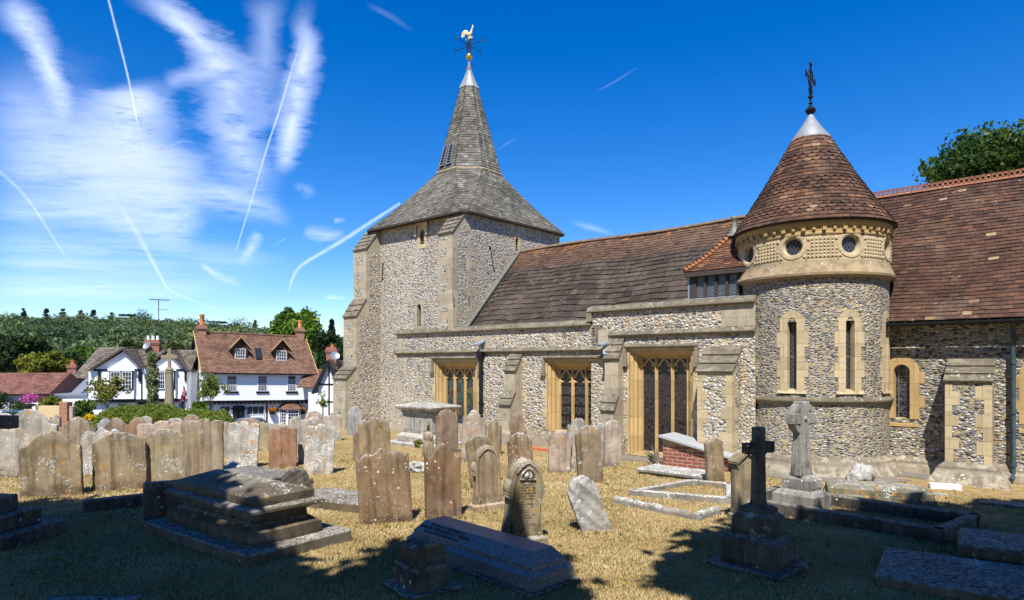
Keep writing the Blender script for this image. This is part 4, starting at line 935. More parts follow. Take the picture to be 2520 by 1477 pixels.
# diamond-pointed panels between the round windows
zc0, zc1 = zBandB+.05, zBandT-.055; nrow = 6
mids = [ocu[0]-g2/2]+[(ocu[i]+ocu[i+1])/2 for i in range(3)]+[ocu[3]+g2/2]
for m_ in mids:
    mb = MB(); half = g2/2-.04/rb; dz = (zc1-zc0)/nrow; nc = int(2*half*rb/(dz*1.0)); dt = 2*half/nc
    for i in range(nrow):
        for j in range(nc):
            t0 = m_-half+j*dt; t1 = t0+dt; z0 = zc0+i*dz; z1 = z0+dz; tm = (t0+t1)/2; zm = (z0+z1)/2
            if min(math.hypot((tm-o)*rb, zm-zoc) for o in ocu) < rs+.045: continue
            q = [cyl(t0,rb+.003,z0), cyl(t1,rb+.003,z0), cyl(t1,rb+.003,z1), cyl(t0,rb+.003,z1)]; c = cyl(tm, rb+.028, zm)
            for e in range(4): mb.add([q[e], q[(e+1)%4], c], 0, .5)
    cb(mb, 'diamond_point_carving', M_RIM, band)
# cornice with carved brackets under the eaves
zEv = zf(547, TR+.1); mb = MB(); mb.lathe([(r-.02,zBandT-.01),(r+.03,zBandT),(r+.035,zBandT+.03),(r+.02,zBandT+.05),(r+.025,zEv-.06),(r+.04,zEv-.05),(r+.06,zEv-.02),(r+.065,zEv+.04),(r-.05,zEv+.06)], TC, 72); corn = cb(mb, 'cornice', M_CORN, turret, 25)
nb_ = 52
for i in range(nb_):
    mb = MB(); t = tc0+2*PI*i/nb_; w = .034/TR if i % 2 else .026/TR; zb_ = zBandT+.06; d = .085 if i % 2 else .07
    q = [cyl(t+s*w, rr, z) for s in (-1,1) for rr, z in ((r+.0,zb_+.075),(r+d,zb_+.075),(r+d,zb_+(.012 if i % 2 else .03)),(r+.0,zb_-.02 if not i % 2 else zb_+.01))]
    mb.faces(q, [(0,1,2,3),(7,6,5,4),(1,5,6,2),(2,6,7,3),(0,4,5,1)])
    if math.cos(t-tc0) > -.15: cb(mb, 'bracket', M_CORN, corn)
# conical roof
RE, RT = 1.63, .36; zE, zT = 5.06, 7.17
cone = lambda t: (RE+(RT-RE)*t, zE+(zT-zE)*t-.05*math.sin(PI*t)+.05*max(0,.12-t)*0)
mb = MB(); mb.lathe([(1.45,zE-.02),(RE-.02,zE-.025),(RE-.015,zE-.01)]+[(cone(i/10)[0]-.03, cone(i/10)[1]-.02) for i in range(11)], TC, 72); troof = cb(mb, 'turret_roof', M_TIMBER, smooth=20)
mb = MB(); nr = 25
sf = lambda s, t: Vector(cyl(tc0-PI+2*PI*s, cone(t)[0]+.004, cone(t)[1]))
def ttint(i, s):
    b_ = .42+.16*math.sin(s*40+i*.4); 
    if i > nr-5: b_ = .72
    return min(1, max(0, random.gauss(b_, .2)))
tiles(mb, sf, [i/nr for i in range(nr+1)], lambda t: 2*PI*cone(t)[0]/.165, .019, .004, .08, ttint, scallop=lambda i: i in (2,3,4,9,10,11,12,17,18,19))
cb(mb, 'tile_covering', M_TILE_T, troof)
mb = MB(); mb.lathe([(RT+.045,zT-.06),(RT+.04,zT-.02),(.22,zT+.22),(.11,zT+.40),(.06,zT+.50),(.05,zT+.53)], TC, 32); cb(mb, 'lead_cap', M_LEAD, troof, 40)
zc = zT+.53; mb = MB()
mb.lathe([(.05,zc-.02),(.06,zc+.01),(.10,zc+.04),(.115,zc+.09),(.06,zc+.15),(.035,zc+.17),(.03,zc+.22),(.05,zc+.24),(.022,zc+.26),(.018,zc+1.08),(.03,zc+1.10),(.02,zc+1.13),(.001,zc+1.19)], TC, 10)
fin = cb(mb, 'iron_finial_cross', M_IRON, troof, 40)
mb = MB(); zq = zc+.80; ex = Vector((math.cos(1.55), math.sin(1.55), 0))      # the cross stands turned away, so it shows narrow
ctr = Vector((TC.x, TC.y, zq))
mb.tube([ctr+ex*(.17*math.cos(t))+Vector((0,0,.19*math.sin(t))) for t in [2*PI*i/24 for i in range(25)]], .015, 5)
mb.tube([ctr-ex*.30, ctr+ex*.30], .016, 5)
for s in (-1, 1):
    for q in (-.05, 0, .05): mb.tube([ctr+ex*s*.24, ctr+ex*s*.32+Vector((0,0,q)), ctr+ex*s*.29+Vector((0,0,q*1.5))], .016, 5)
    for z0, L in ((zq-.40, .11), (zq-.32, .08)): mb.tube([Vector((TC.x,TC.y,z0)), Vector((TC.x,TC.y,z0+.06))+ex*s*L*.7, Vector((TC.x,TC.y,z0+.14))+ex*s*L, Vector((TC.x,TC.y,z0+.16))+ex*s*L*.6], .018, 5)
for q in (-.05, .05): mb.tube([ctr+Vector((0,0,.25)), ctr+Vector((0,0,.32))+ex*q, ctr+Vector((0,0,.29))+ex*q*1.6], .016, 5)
mb.lathe([(.02,zq-.46),(.055,zq-.44),(.06,zq-.41),(.02,zq-.39)], TC, 8)
cb(mb, 'cross_head', M_IRON, fin)
# slit windows
for t in slits:
    mb = MB(); pr_ = .012; zt = zSl1; k = 10; w = hwid
    def S_(x, z, d): return cyl(t+x/TR, TR-d, z)
    ow = .19; hw = .088; z = zSl0-.02; kk = 0
    zs_ = zt-.02
    # jamb stones, long and short
    for s in (-1, 1):
        z = zSl0; kk = 0
        while z < zt-.02:
            h = min(.30, zt-.02-z); L = (.215 if kk % 2 else .145); n_ = 4
            xs = [s*(hw+(L)*q/n_) for q in range(n_+1)]
            for q in range(n_):
                mb.add([S_(xs[q],z,-pr_), S_(xs[q+1],z,-pr_), S_(xs[q+1],z+h-.003,-pr_), S_(xs[q],z+h-.003,-pr_)])
            mb.add([S_(xs[-1],z,-pr_), S_(xs[-1],z,.01), S_(xs[-1],z+h-.003,.01), S_(xs[-1],z+h-.003,-pr_)]); mb.add([S_(xs[0],z+h-.003,-pr_), S_(xs[-1],z+h-.003,-pr_), S_(xs[-1],z+h-.003,.01), S_(xs[0],z+h-.003,.01)])
            z += h; kk += 1
        # splayed reveal
        mb.add([S_(s*hw,zSl0,-pr_), S_(s*hw*.93,zSl0,.12), S_(s*hw*.93,zt,.12), S_(s*hw,zt,-pr_)])
    # trefoil head with radiating voussoirs
    inn = []; out = []; base = zt-.02
    for j in range(21):
        a = PI*j/20; rr = hw*(.78+.22*abs(math.cos(1.5*(a-PI/2)*1.0))) if 0 < j < 20 else hw; inn.append((rr*math.cos(a), base+rr*1.15*math.sin(a)))
        ro_ = .235*(1+.025*(1 if j % 2 else -1)); out.append((ro_*math.cos(a), base+ro_*math.sin(a)*1.02))
    V = [S_(x,z_,-pr_) for x,z_ in inn]+[S_(x,z_,-pr_) for x,z_ in out]+[S_(x,z_,.16) for x,z_ in inn]+[S_(x,z_,.01) for x,z_ in out]
    for j in range(20): mb.faces(V, [(j, 21+j, 22+j, j+1), (42+j, j, j+1, 43+j), (21+j, 63+j, 64+j, 22+j)])
    mb.faces([S_(-hw-.19,zSl0+.03,-.02), S_(hw+.19,zSl0+.03,-.02), S_(hw+.19,zSl0-.03,-.05), S_(-hw-.19,zSl0-.03,-.05), S_(-hw,zSl0+.07,.16), S_(hw,zSl0+.07,.16)], [(0,3,2,1), (0,1,5,4)])
    sw = cb(mb, 'slit_window', M_CREAM)
    mb = MB(); mb.add([S_(-hw,zSl0-.05,.15), S_(hw,zSl0-.05,.15), S_(hw,zt+.1,.15), S_(-hw,zt+.1,.15)]); cb(mb, 'pane', M_GLASSL, sw)
    mb = MB(); mt = MB(); lattice(mt, -hw, hw, zSl0, zt+.06, .11, 0, .007, 1.6); lattice(mt, -hw, hw, (zSl0+zt)/2-.012, (zSl0+zt)/2+.012, 2, 0)
    mt.box(-hw, hw, -.006, .006, (zSl0+zt)/2-.02, (zSl0+zt)/2+.02); mb.faces([S_(x, z_, .14+y_) for x, y_, z_ in mt.v], mt.f); cb(mb, 'lead_lattice', M_CAME, sw)
# ----------------------------------------------------------------- chancel wall and roof
aC0, aC1 = -3.6, 3.4
zCE, zCR, nCE, nCR = 3.06, 6.28, 14.72, 17.5
aw0 = hy(2199, 960, N_C)[0]; aw1 = hy(2239, 960, N_C)[0]; zw0 = hy(2218, 1030, N_C)[1]; zw1 = hy(2218, 897, N_C)[1]
fw0 = hy(2519, 960, N_C)[0]+.1
mb = MB(); wall(mb, aC0, aC1, -.3, zCE+.2, [(aw0, aw1, zw0, zw1), (fw0, fw0+.42, zw0, zw1)], south(N_C), .2); mb.add([(aC1,N_C,-.3),(aC1,20,-.3),(aC1,20,zCE+.2),(aC1,nCR,zCR),(aC1,N_C,zCE+.2)])
chan = cb(mb, 'chancel_wall', M_FLINT_C)
mb = MB(); mb.prismx([(N_C+.02,-.3),(N_C-.15,-.3),(N_C-.15,.14),(N_C-.09,.19),(N_C-.10,.24),(N_C-.06,.27),(N_C+.02,.33)], aC0, aC1); cb(mb, 'plinth', M_PLINTH, chan)
def arch_window(a, b, z0, z1, mat):
    n = N_C; r = (b-a)/2; xm = (a+b)/2; k = 14; zs = z1-r; mb = MB()
    inn = [(a, z0), *[(xm-r*math.cos(PI*j/k), zs+r*math.sin(PI*j/k)) for j in range(k+1)], (b, z0)]; su = .165
    out = [(a-su, z0), *[(xm-(r+su)*math.cos(PI*j/k), zs+(r+su)*math.sin(PI*j/k)) for j in range(k+1)], (b+su, z0)]; q = len(inn)
    V = [(x,n-.012,z) for x,z in out]+[(x,n-.012,z) for x,z in inn]+[(xm+(x-xm)*.86,n+.15,z0+(z-z0)*.97+.02) for x,z in inn]+[(x,n+.01,z) for x,z in out]
    fs = []
    for j in range(q-1): fs += [(j, j+1, q+j+1, q+j), (q+j, q+j+1, 2*q+j+1, 2*q+j), (3*q+j, 3*q+j+1, j+1, j)]
    mb.faces(V, fs); z = z0
    for s, x in ((-1, a-su), (1, b+su)):
        for kk in range(4):
            if kk % 2: mb.box(min(x, x+s*.09), max(x, x+s*.09), n-.012, n+.01, z0+(zs-z0)*kk/4, z0+(zs-z0)*(kk+1)/4-.004)
    mb.prismx([(n+.16,z0+.03),(n-.013,z0-.10),(n-.013,z0-.16),(n+.02,z0-.16)], a-su, b+su)
    w = cb(mb, 'arched_window', M_GOLD); mb = MB(); mb.add([(a, n+.14, z0-.05), (b, n+.14, z0-.05), (b, n+.14, z1+.02), (a, n+.14, z1+.02)]); cb(mb, 'glazing', mat, w)
    mb = MB()
    for x in (a+r*.5, xm+r*.45): mb.bar((x,n+.135,z0),(x,n+.135,z1),.010,.006)
    for i in range(1, 9): z = z0+(z1-z0)*i/9; mb.bar((a,n+.135,z),(b,n+.135,z),.010,.006)
    cb(mb, 'glazing_bars', M_GREYMETAL, w)
arch_window(aw0, aw1, zw0, zw1, M_ST4); arch_window(fw0, fw0+.42, zw0, zw1, M_ST4)
nb_ = N_C-.62; x0, x1 = hy(2326, 1050, nb_)[0], hy(2440, 1050, nb_)[0]; zt0, zt1 = hy(2380, 940, nb_)[1], hy(2400, 884, N_C)[1]
bt = buttress([(nb_,-.3),(nb_,zt0),(N_C,zt1)], x0, x1, N_C+.02, slabs=(1,), mats=(M_FLINT_C, M_ASHW, M_FLINT_C))
for q_ in ((x0, 1, .33, zt0-.03, nb_, .24, .12, .235), (x1, -1, .33, zt0-.03, nb_, .24, .12, .235), (nb_, 1, .33, zt0-.02, 0, .26, .16, .26, .006, lambda s, z, d: (x1-d, s, z)), (nb_, 1, .33, zt0-.02, 0, .26, .16, .26, .006, lambda s, z, d: (x0+d, s, z))): qs(bt, M_CREAM, *q_)
mb = MB(); mb.rings([[(x0-w, nb_-w, z), (x1+w, nb_-w, z), (x1+w, N_C+.01, z), (x0-w, N_C+.01, z)] for w, z in ((.30,-.3),(.28,-.02),(.14,.20),(.14,.235),(.09,.24),(.10,.29),(.06,.32),(-.01,.37))], 0, True); cb(mb, 'buttress_plinth', M_PLINTH)
mb = MB(); mb.add([(aC0,nCE+.02,zCE-.05),(aC1+.2,nCE+.02,zCE-.05),(aC1+.2,nCR,zCR-.07),(aC0,nCR,zCR-.07)]); mb.add([(aC1+.2,2*nCR-nCE,zCE),(aC0,2*nCR-nCE,zCE),(aC0,nCR,zCR),(aC1+.2,nCR,zCR)]); mb.add([(aC0,nCE,zCE),(aC0,nCR,zCR),(aC0,2*nCR-nCE,zCE)])
cr = cb(mb, 'chancel_roof', M_TIMBER)
mb = MB(); f0 = bil((aC0,nCE,zCE),(aC1,nCE,zCE),(aC1,nCR,zCR),(aC0,nCR,zCR)); f = lambda s, t: f0(s, t)+Vector((0,0,.018*math.sin(s*17)*math.sin(t*5)))
def ctint(i, s): return random.choice([.96, 1.0, 1.0]) if random.random() < .006+.14*max(0, (i-32)/7) else min(.88, max(0, random.gauss(.42, .17)))
tiles(mb, f, [i/40 for i in range(41)], lambda t: (aC1-aC0)/.17, .02, .004, .12, ctint, ragged=.12); cb(mb, 'tile_covering', M_TILE_C, cr)
mb = MB(); x = aC0
while x < aC1:                                       # pierced cresting: each tile is a rib with round holes
    L = .30; zb_ = zCR-.02
    mb.rings([[(xx, nCR+.10*math.cos(t), zb_-.03+.06*math.sin(t)) for t in [PI*i/6 for i in range(7)]] for xx in (x, x+L-.006)], 0, False)
    k = 10; nh = 3; cw_ = (L-.006)/nh; zh = zb_+.085
    for hh in range(nh):
        cx = x+cw_*(hh+.5); inn = [(cx+.030*math.cos(2*PI*j/k), zh+.030*math.sin(2*PI*j/k)) for j in range(k)]; out = []
        for j in range(k):
            c_, s_ = math.cos(2*PI*j/k), math.sin(2*PI*j/k); t = min(cw_/2/max(1e-6,abs(c_)), .055/max(1e-6,abs(s_))); out.append((cx+t*c_, zh+t*s_))
        for y in (nCR-.018, nCR+.018): mb.faces([(a,y,b) for a,b in out]+[(a,y,b) for a,b in inn], [(j,(j+1)%k,k+(j+1)%k,k+j) for j in range(k)])
        mb.faces([(a,nCR-.018,b) for a,b in inn]+[(a,nCR+.018,b) for a,b in inn], [(j,(j+1)%k,k+(j+1)%k,k+j) for j in range(k)])
    mb.box(x, x+L-.006, nCR-.018, nCR+.018, zh+.055, zh+.07); mb.box(x, x+L-.006, nCR-.018, nCR+.018, zb_, zh-.055); x += L
cb(mb, 'ridge_cresting', M_RIDGE_T, cr)
mb = MB(); gz = zCE-.05; mb.rings([[(xx, nCE-.05+.055*math.cos(t), gz+.055*math.sin(t)) for t in [PI+PI*i/8 for i in range(9)]] for xx in (aC0+.2, aC1)], 0, False); mb.box(aC0+.2, aC1, nCE-.11, nCE-.098, gz-.02, gz+.01); cb(mb, 'gutter', M_BLACK, cr)
x, zt = hy(2493.5, 790, N_C-.09); zb_ = hy(2493, 1172, N_C-.09)[1]; y = N_C-.10; mb = MB()
mb.tube([(x+.02, nCE-.05, gz-.03), (x, y-.02, gz-.16), (x, y, gz-.28), (x, y, .18), (x, y-.03, .12), (x-.02, y-.16, .07)], .04, 12)
for z in (.30, 1.28, 2.2): mb.tube([(x,y,z),(x,y,z+.07)], .055, 12)
dp = cb(mb, 'downpipe', M_COPPER, smooth=50)
# ================================================================= GRAVES
def prof(kind, t):
    x = 2*t-1; ax = abs(x)
    if kind == 'arc': return 1-ax*ax
    if kind == 'round': return math.sqrt(max(0, 1-(ax/1.0)**2))
    if kind == 'ogee':
        if ax < .62: return .36+.64*math.cos(ax/.62*PI/2)
        if ax < .84: return .36*(1-(ax-.62)/.22)**2
        return .0
    if kind == 'shoulder':          # round arch between small square shoulders
        if ax < .78: return .12+.88*math.sqrt(max(0, 1-(ax/.8)**2))
        return .22*math.cos((ax-.9)/.1*PI/2*.9) if ax > .80 else .1
    if kind == 'concave':           # arch, scooped sides and pointed ears
        if ax < .56: return .30+.70*math.cos(ax/.56*PI/2)
        return .30-.27*math.sin(min(1, (ax-.56)/.30)*PI/2) if ax < .86 else .03+.34*((ax-.86)/.14)**1.5
    if kind == 'triple':
        k = (t*3) % 1 if t < 1 else 1; b = math.sqrt(max(0, 1-(2*k-1)**2)); return (.55 if 1/3 <= t < 2/3 else .25)*1+.45*b
    if kind == 'wavy':              # double scroll with a centre bump and raised ears
        return .38+.34*math.cos(x*PI*1.0)*(1-ax*.2)+.18*math.cos(x*PI*3.2)+(.45*max(0, ax-.86)/.14)
    if kind == 'scallop': return .55+.25*math.cos(x*PI*3)+.2*math.cos(x*PI)
    if kind == 'gothic':
        R = 1.55; return math.sqrt(max(0, R*R-(ax+R-1)**2))/math.sqrt(R*R-(R-1)**2)
    if kind == 'gable': return 1-ax
    if kind == 'scroll':
        if ax < .6: return .45+.55*math.sqrt(max(0, 1-(ax/.62)**2))
        return .45*math.exp(-((ax-.6)/.12)**2)*.8+.38*math.exp(-((ax-.92)/.09)**2)
    if kind == 'flat': return .3+.1*math.cos(x*9)
    return 1.0
def slab_mesh(w, h, th, kind, rise, rough=.006, taper=0.0, sink=.12, prof_fn=None, seed=0):
    """an upright stone: shaped head, worn faces and chipped arrises, as one closed surface"""
    rr = random.Random(seed); nx, nz = 30, 16; mb = MB()
    ts = sorted([.0, .012]+[i/nx for i in range(1, nx)]+[.988, 1.0]); n = len(ts)
    ph = [rr.uniform(0, 6) for _ in range(8)]
    def nzf(x, z, k): return rough*(math.sin(x*17+ph[k])*math.sin(z*13+ph[k+1])+.7*math.sin(x*41+z*23+ph[k+2])+.6*math.sin(z*57-x*37+ph[k+3]))
    top = [h-rise*w+rise*w*(prof_fn or (lambda q: prof(kind, q)))(t)+rr.uniform(-1, 1)*rough*1.1 for t in ts]
    def grid(side):
        G_ = []
        for i, t in enumerate(ts):
            col = []
            zs = [-sink]+[top[i]*j/nz for j in range(nz)]+[top[i]-.012, top[i]]
            for j, z in enumerate(zs):
                edge = i in (0, n-1) or j == len(zs)-1
                x = (t-.5)*(w+taper*(1-z/h)); x += nzf(z*.7, 0, 2)*.6 if i in (0, n-1) else 0
                y = side*(th/2-(.012 if edge else 0))+nzf(x, z, 0 if side < 0 else 4)*.8
                col.append((x, y, z))
            G_.append(col)
        return G_
    A, B = grid(-1), grid(1); m = len(A[0]); V = [p for c in A for p in c]+[p for c in B for p in c]; o = n*m; fs = []
    for i in range(n-1):
        for j in range(m-1): fs += [(i*m+j, (i+1)*m+j, (i+1)*m+j+1, i*m+j+1), (o+i*m+j, o+i*m+j+1, o+(i+1)*m+j+1, o+(i+1)*m+j)]
        fs.append((i*m+m-1, (i+1)*m+m-1, o+(i+1)*m+m-1, o+i*m+m-1))
    for j in range(m-1): fs += [(j, j+1, o+j+1, o+j), ((n-1)*m+j, o+(n-1)*m+j, o+(n-1)*m+j+1, (n-1)*m+j+1)]
    mb.faces(V, fs); return mb
YAW = math.radians(15); HG = 'old headstones standing in the churchyard'
def headstone(u0, u1, vt, vb, kind, mat, label, rise=.3, lean=0, yaw=YAW, th=.09, rough=.006, taper=0, tip=0, name='headstone', base=None, z0=None):
    uc = (u0+u1)/2; p = G(uc, vb); 
    z = fall(p.x, p.y)
    if z < -.02:
        Y = p.y
        for _ in range(8): Y = F*(EYE-fall((uc-U0)/F*Y, Y))/(vb-V0)
        p = P(uc, vb, Y)
    w = (u1-u0)/F*p.y/max(.5, math.cos(yaw+math.atan((uc-U0)/F)))*.985; h = (vb-vt)/F*p.y
    mb = slab_mesh(w, h, th, kind, rise, rough, taper, seed=int(u0*7+vt))
    o = mb.build(name, mat, None, smooth=38)
    o.location = p; o.rotation_euler = (math.radians(tip), math.radians(-lean), yaw)
    tag(o, label, 'headstone', HG)
    return o, w, h
hs_ = headstone
hs_(8, 122, 1007, 1170, 'ogee', S_GREY, 'tall grey headstone with broad curved top and orange lichen near its foot, far left', .30, -2.5, taper=.12)
hs_(-16, 36, 1017, 1150, 'arc', S_BLUE, 'grey arched headstone half hidden behind the tall lichened stone at the left edge', .3)
headstone(66, 192, 1059, 1219, 'ogee', S_BROWN, 'brown weathered headstone with arched top and pale flaking foot, nearest of the left stones', .30, 2, rough=.008)
hs_(127, 147, 1021, 1140, 'concave', S_PINK, 'narrow grey stone edge showing just right of the tall lichened headstone', .5)
hs_(150, 231, 1026, 1142, 'ogee', S_TAN, 'tan headstone with flaked hollow face behind the brown arched stone', .32, 0, rough=.012)
hs_(211, 297, 1052, 1166, 'scallop', S_WHITE, 'white and orange lichened headstone with knobbly top behind the wide brown stone', .22, 1.5, rough=.014)
hs_(240, 355, 1064, 1204, 'arc', S_BROWN, 'wide brown headstone with low arched top and dark band at its foot', .22, 1.5, rough=.005)
hs_(356, 461, 1055, 1196, 'arc', S_OLIVE, 'olive brown headstone with white lichen streak, beside the wide brown one', .27, 1, rough=.006)
hs_(243, 275, 1029, 1128, 'ogee', S_BLUE, 'dark grey arched stone below the left end of the hedge', .4)
hs_(252, 318, 1028, 1134, 'ogee', S_MAUVE, 'mauve grey headstone with arched lichened head below the hedge', .38)
hs_(313, 365, 1027, 1134, 'ogee', S_RED, 'smooth red headstone with curved top below the hedge', .35)
hs_(345, 374, 1024, 1126, 'arc', S_GREY, 'grey lichened stone peeping from behind the smooth red headstone', .3)
hs_(345, 452, 1035, 1139, 'triple', S_PINK, 'pinkish headstone with ragged triple lichened top behind the olive brown stone', .16, 0, rough=.012)
hs_(413, 450, 1029, 1124, 'round', S_GREY, 'small rounded grey stone in the far row below the war memorial', .3)
hs_(448, 495, 1020, 1146, 'shoulder', S_MAUVE, 'mauve round-headed stone behind the triple-arched brown headstone', .45)
hs_(461, 546, 1030, 1192, 'triple', S_TAN, 'tall brown headstone with three rounded tops and dark vertical streaks', .17, 0, rough=.005)
hs_(545, 567, 1038, 1126, 'round', S_GREY, 'narrow lichened stone with orange foot between the two triple-topped stones', .4)
hs_(561, 631, 1036, 1152, 'triple', S_WHITE, 'pale lichen-crusted headstone with three rounded tops and dark hole', .2, -3, rough=.011)
hs_(630, 664, 1038, 1108, 'ogee', S_GREEN, 'plain greenish headstone with pointed curved top beside the red triple stone', .5)
hs_(664, 729, 1049, 1148, 'triple', S_RED, 'red brown headstone with three arches and white lichen stripes', .17, 0)
hs_(678, 706, 1041, 1104, 'round', S_GREY, 'rounded lichened stone rising behind the red triple-arched headstone', .4)
hs_(577, 640, 1029, 1102, 'arc', S_TAN, 'low tan stone with shallow arched top in front of the blue car', .18)
hs_(712, 742, 1026, 1114, 'round', S_GREY, 'lichened round-topped stone left of the bay window', .4)
hs_(735, 775, 1032, 1140, 'shoulder', S_GREY, 'greyish headstone tucked behind the leaning white triple-arched one', .3, 2)
hs_(748, 818, 1044, 1166, 'triple', S_WHITE, 'white lichened headstone with three arches leaning to the right', .2, -3.5, rough=.009)
hs_(751, 792, 1011, 1100, 'round', S_PINK, 'tall lichened round-headed stone right of the bay window', .45)
hs_(752, 790, 1027, 1114, 'shoulder', S_GREY, 'mid-height lichened stone in front of the tall round-headed one', .35)
hs_(793, 840, 1014, 1084, 'wavy', S_GREY, 'wavy-topped grey headstone with orange lichen near the tower foot', .3)
hs_(856, 890, 1001, 1070, 'shoulder', S_BLUE, 'blue grey round-shouldered headstone against the tower wall', .4)
hs_(888, 964, 1024, 1142, 'wavy', S_BROWN, 'brown headstone with scalloped top behind the lichen-spotted sandstone', .22, 3.5, rough=.008, th=.12)
hs_(869, 890, 1058, 1132, 'ogee', S_MAUVE, 'small brown stone edge left of the scalloped brown headstone', .5)
headstone(887, 1016, 1099, 1284, 'wavy', S_RUSTW, 'large rusty sandstone headstone thickly spotted with white lichen', .20, 4, math.radians(17), .11, .006)
headstone(1048, 1134, 1090, 1271, 'concave', S_RUST, 'rust coloured headstone with arched head and scooped shoulders', .42, 1, math.radians(22), .13, .005)
hs_(1072, 1127, 1008, 1116, 'shoulder', S_MAUVE, 'tall grey brown round-shouldered headstone beside the chest tomb', .35)
hs_(1138, 1190, 1009, 1135, 'concave', S_PINK, 'tall pinkish headstone with scooped shoulders below the black downpipe', .42, -1, taper=.08)
hs_(1193, 1234, 1034, 1118, 'concave', S_TAN, 'orange tan headstone with eared top by the stepped buttress', .30, -1)
hs_(1255, 1291, 1016, 1096, 'shoulder', S_MAUVE, 'mauve round-headed headstone against the aisle wall', .5)
hs_(1160, 1222, 1070, 1198, 'arc', S_BROWN, 'brown headstone streaked with white, leaning left behind the eroded gothic one', .22, 8)
hs_(1253, 1313, 1064, 1178, 'shoulder', S_RUSTW, 'reddish headstone covered in white lichen behind the gothic memorial', .4, 3)
hs_(1423, 1484, 1047, 1187, 'arc', S_BROWN, 'brown streaky headstone standing in front of the pale scrolled stones', .3, 4)
hs_(1348, 1402, 1059, 1162, 'scroll', S_PINK, 'pale scroll-topped headstone with orange lichen at its foot', .35, -3, rough=.01)
hs_(1396, 1446, 1030, 1157, 'scroll', S_GREY, 'taller scroll-topped lichened headstone joined beside the pale one', .40, -1, rough=.012)
hs_(1462, 1494, 1040, 1142, 'ogee', S_GREY, 'grey white headstone squeezed behind the streaky brown stone', .4)
hs_(1485, 1525, 1034, 1147, 'round', S_PINK, 'sandy round-topped headstone with hollow worn face left of the tall window', .42, -2)
hs_(1741, 1780, 1077, 1193, 'arc', S_BROWN, 'narrow brown headstone in front of the brick hatch', .25, 3, th=.1)
headstone(1408+24, 1478+24, 1163, 1303, 'shoulder', S_CHALK, 'small white lichen-crusted headstone leaning steeply to the left', .4, 21, math.radians(10), .09, .014)
headstone(684, 770, 1152, 1222, 'shoulder', S_DARK, 'squat blackened round-headed stone behind the coped tomb', .42, 0, math.radians(20), .12, .01)
# small knob-headed stone
p = G(1054, 1122); mb = MB(); s = p.y/F
mb.rings([[(x*s, y*s*.5, z*s) for x, y in [(w*math.cos(2*PI*j/14), w*math.sin(2*PI*j/14)) for j in range(14)]] for w, z in ((15,-6),(15,8),(14.5,22),(12,30),(8,35),(8.5,38),(12,43),(13,49),(11.5,55),(6,59),(1,60))], 0, True)
o = mb.build('headstone', S_TAN, None, smooth=60); o.location = p; tag(o, 'little worn stone with a knob-like round head in front of the chest tomb', 'headstone', HG)
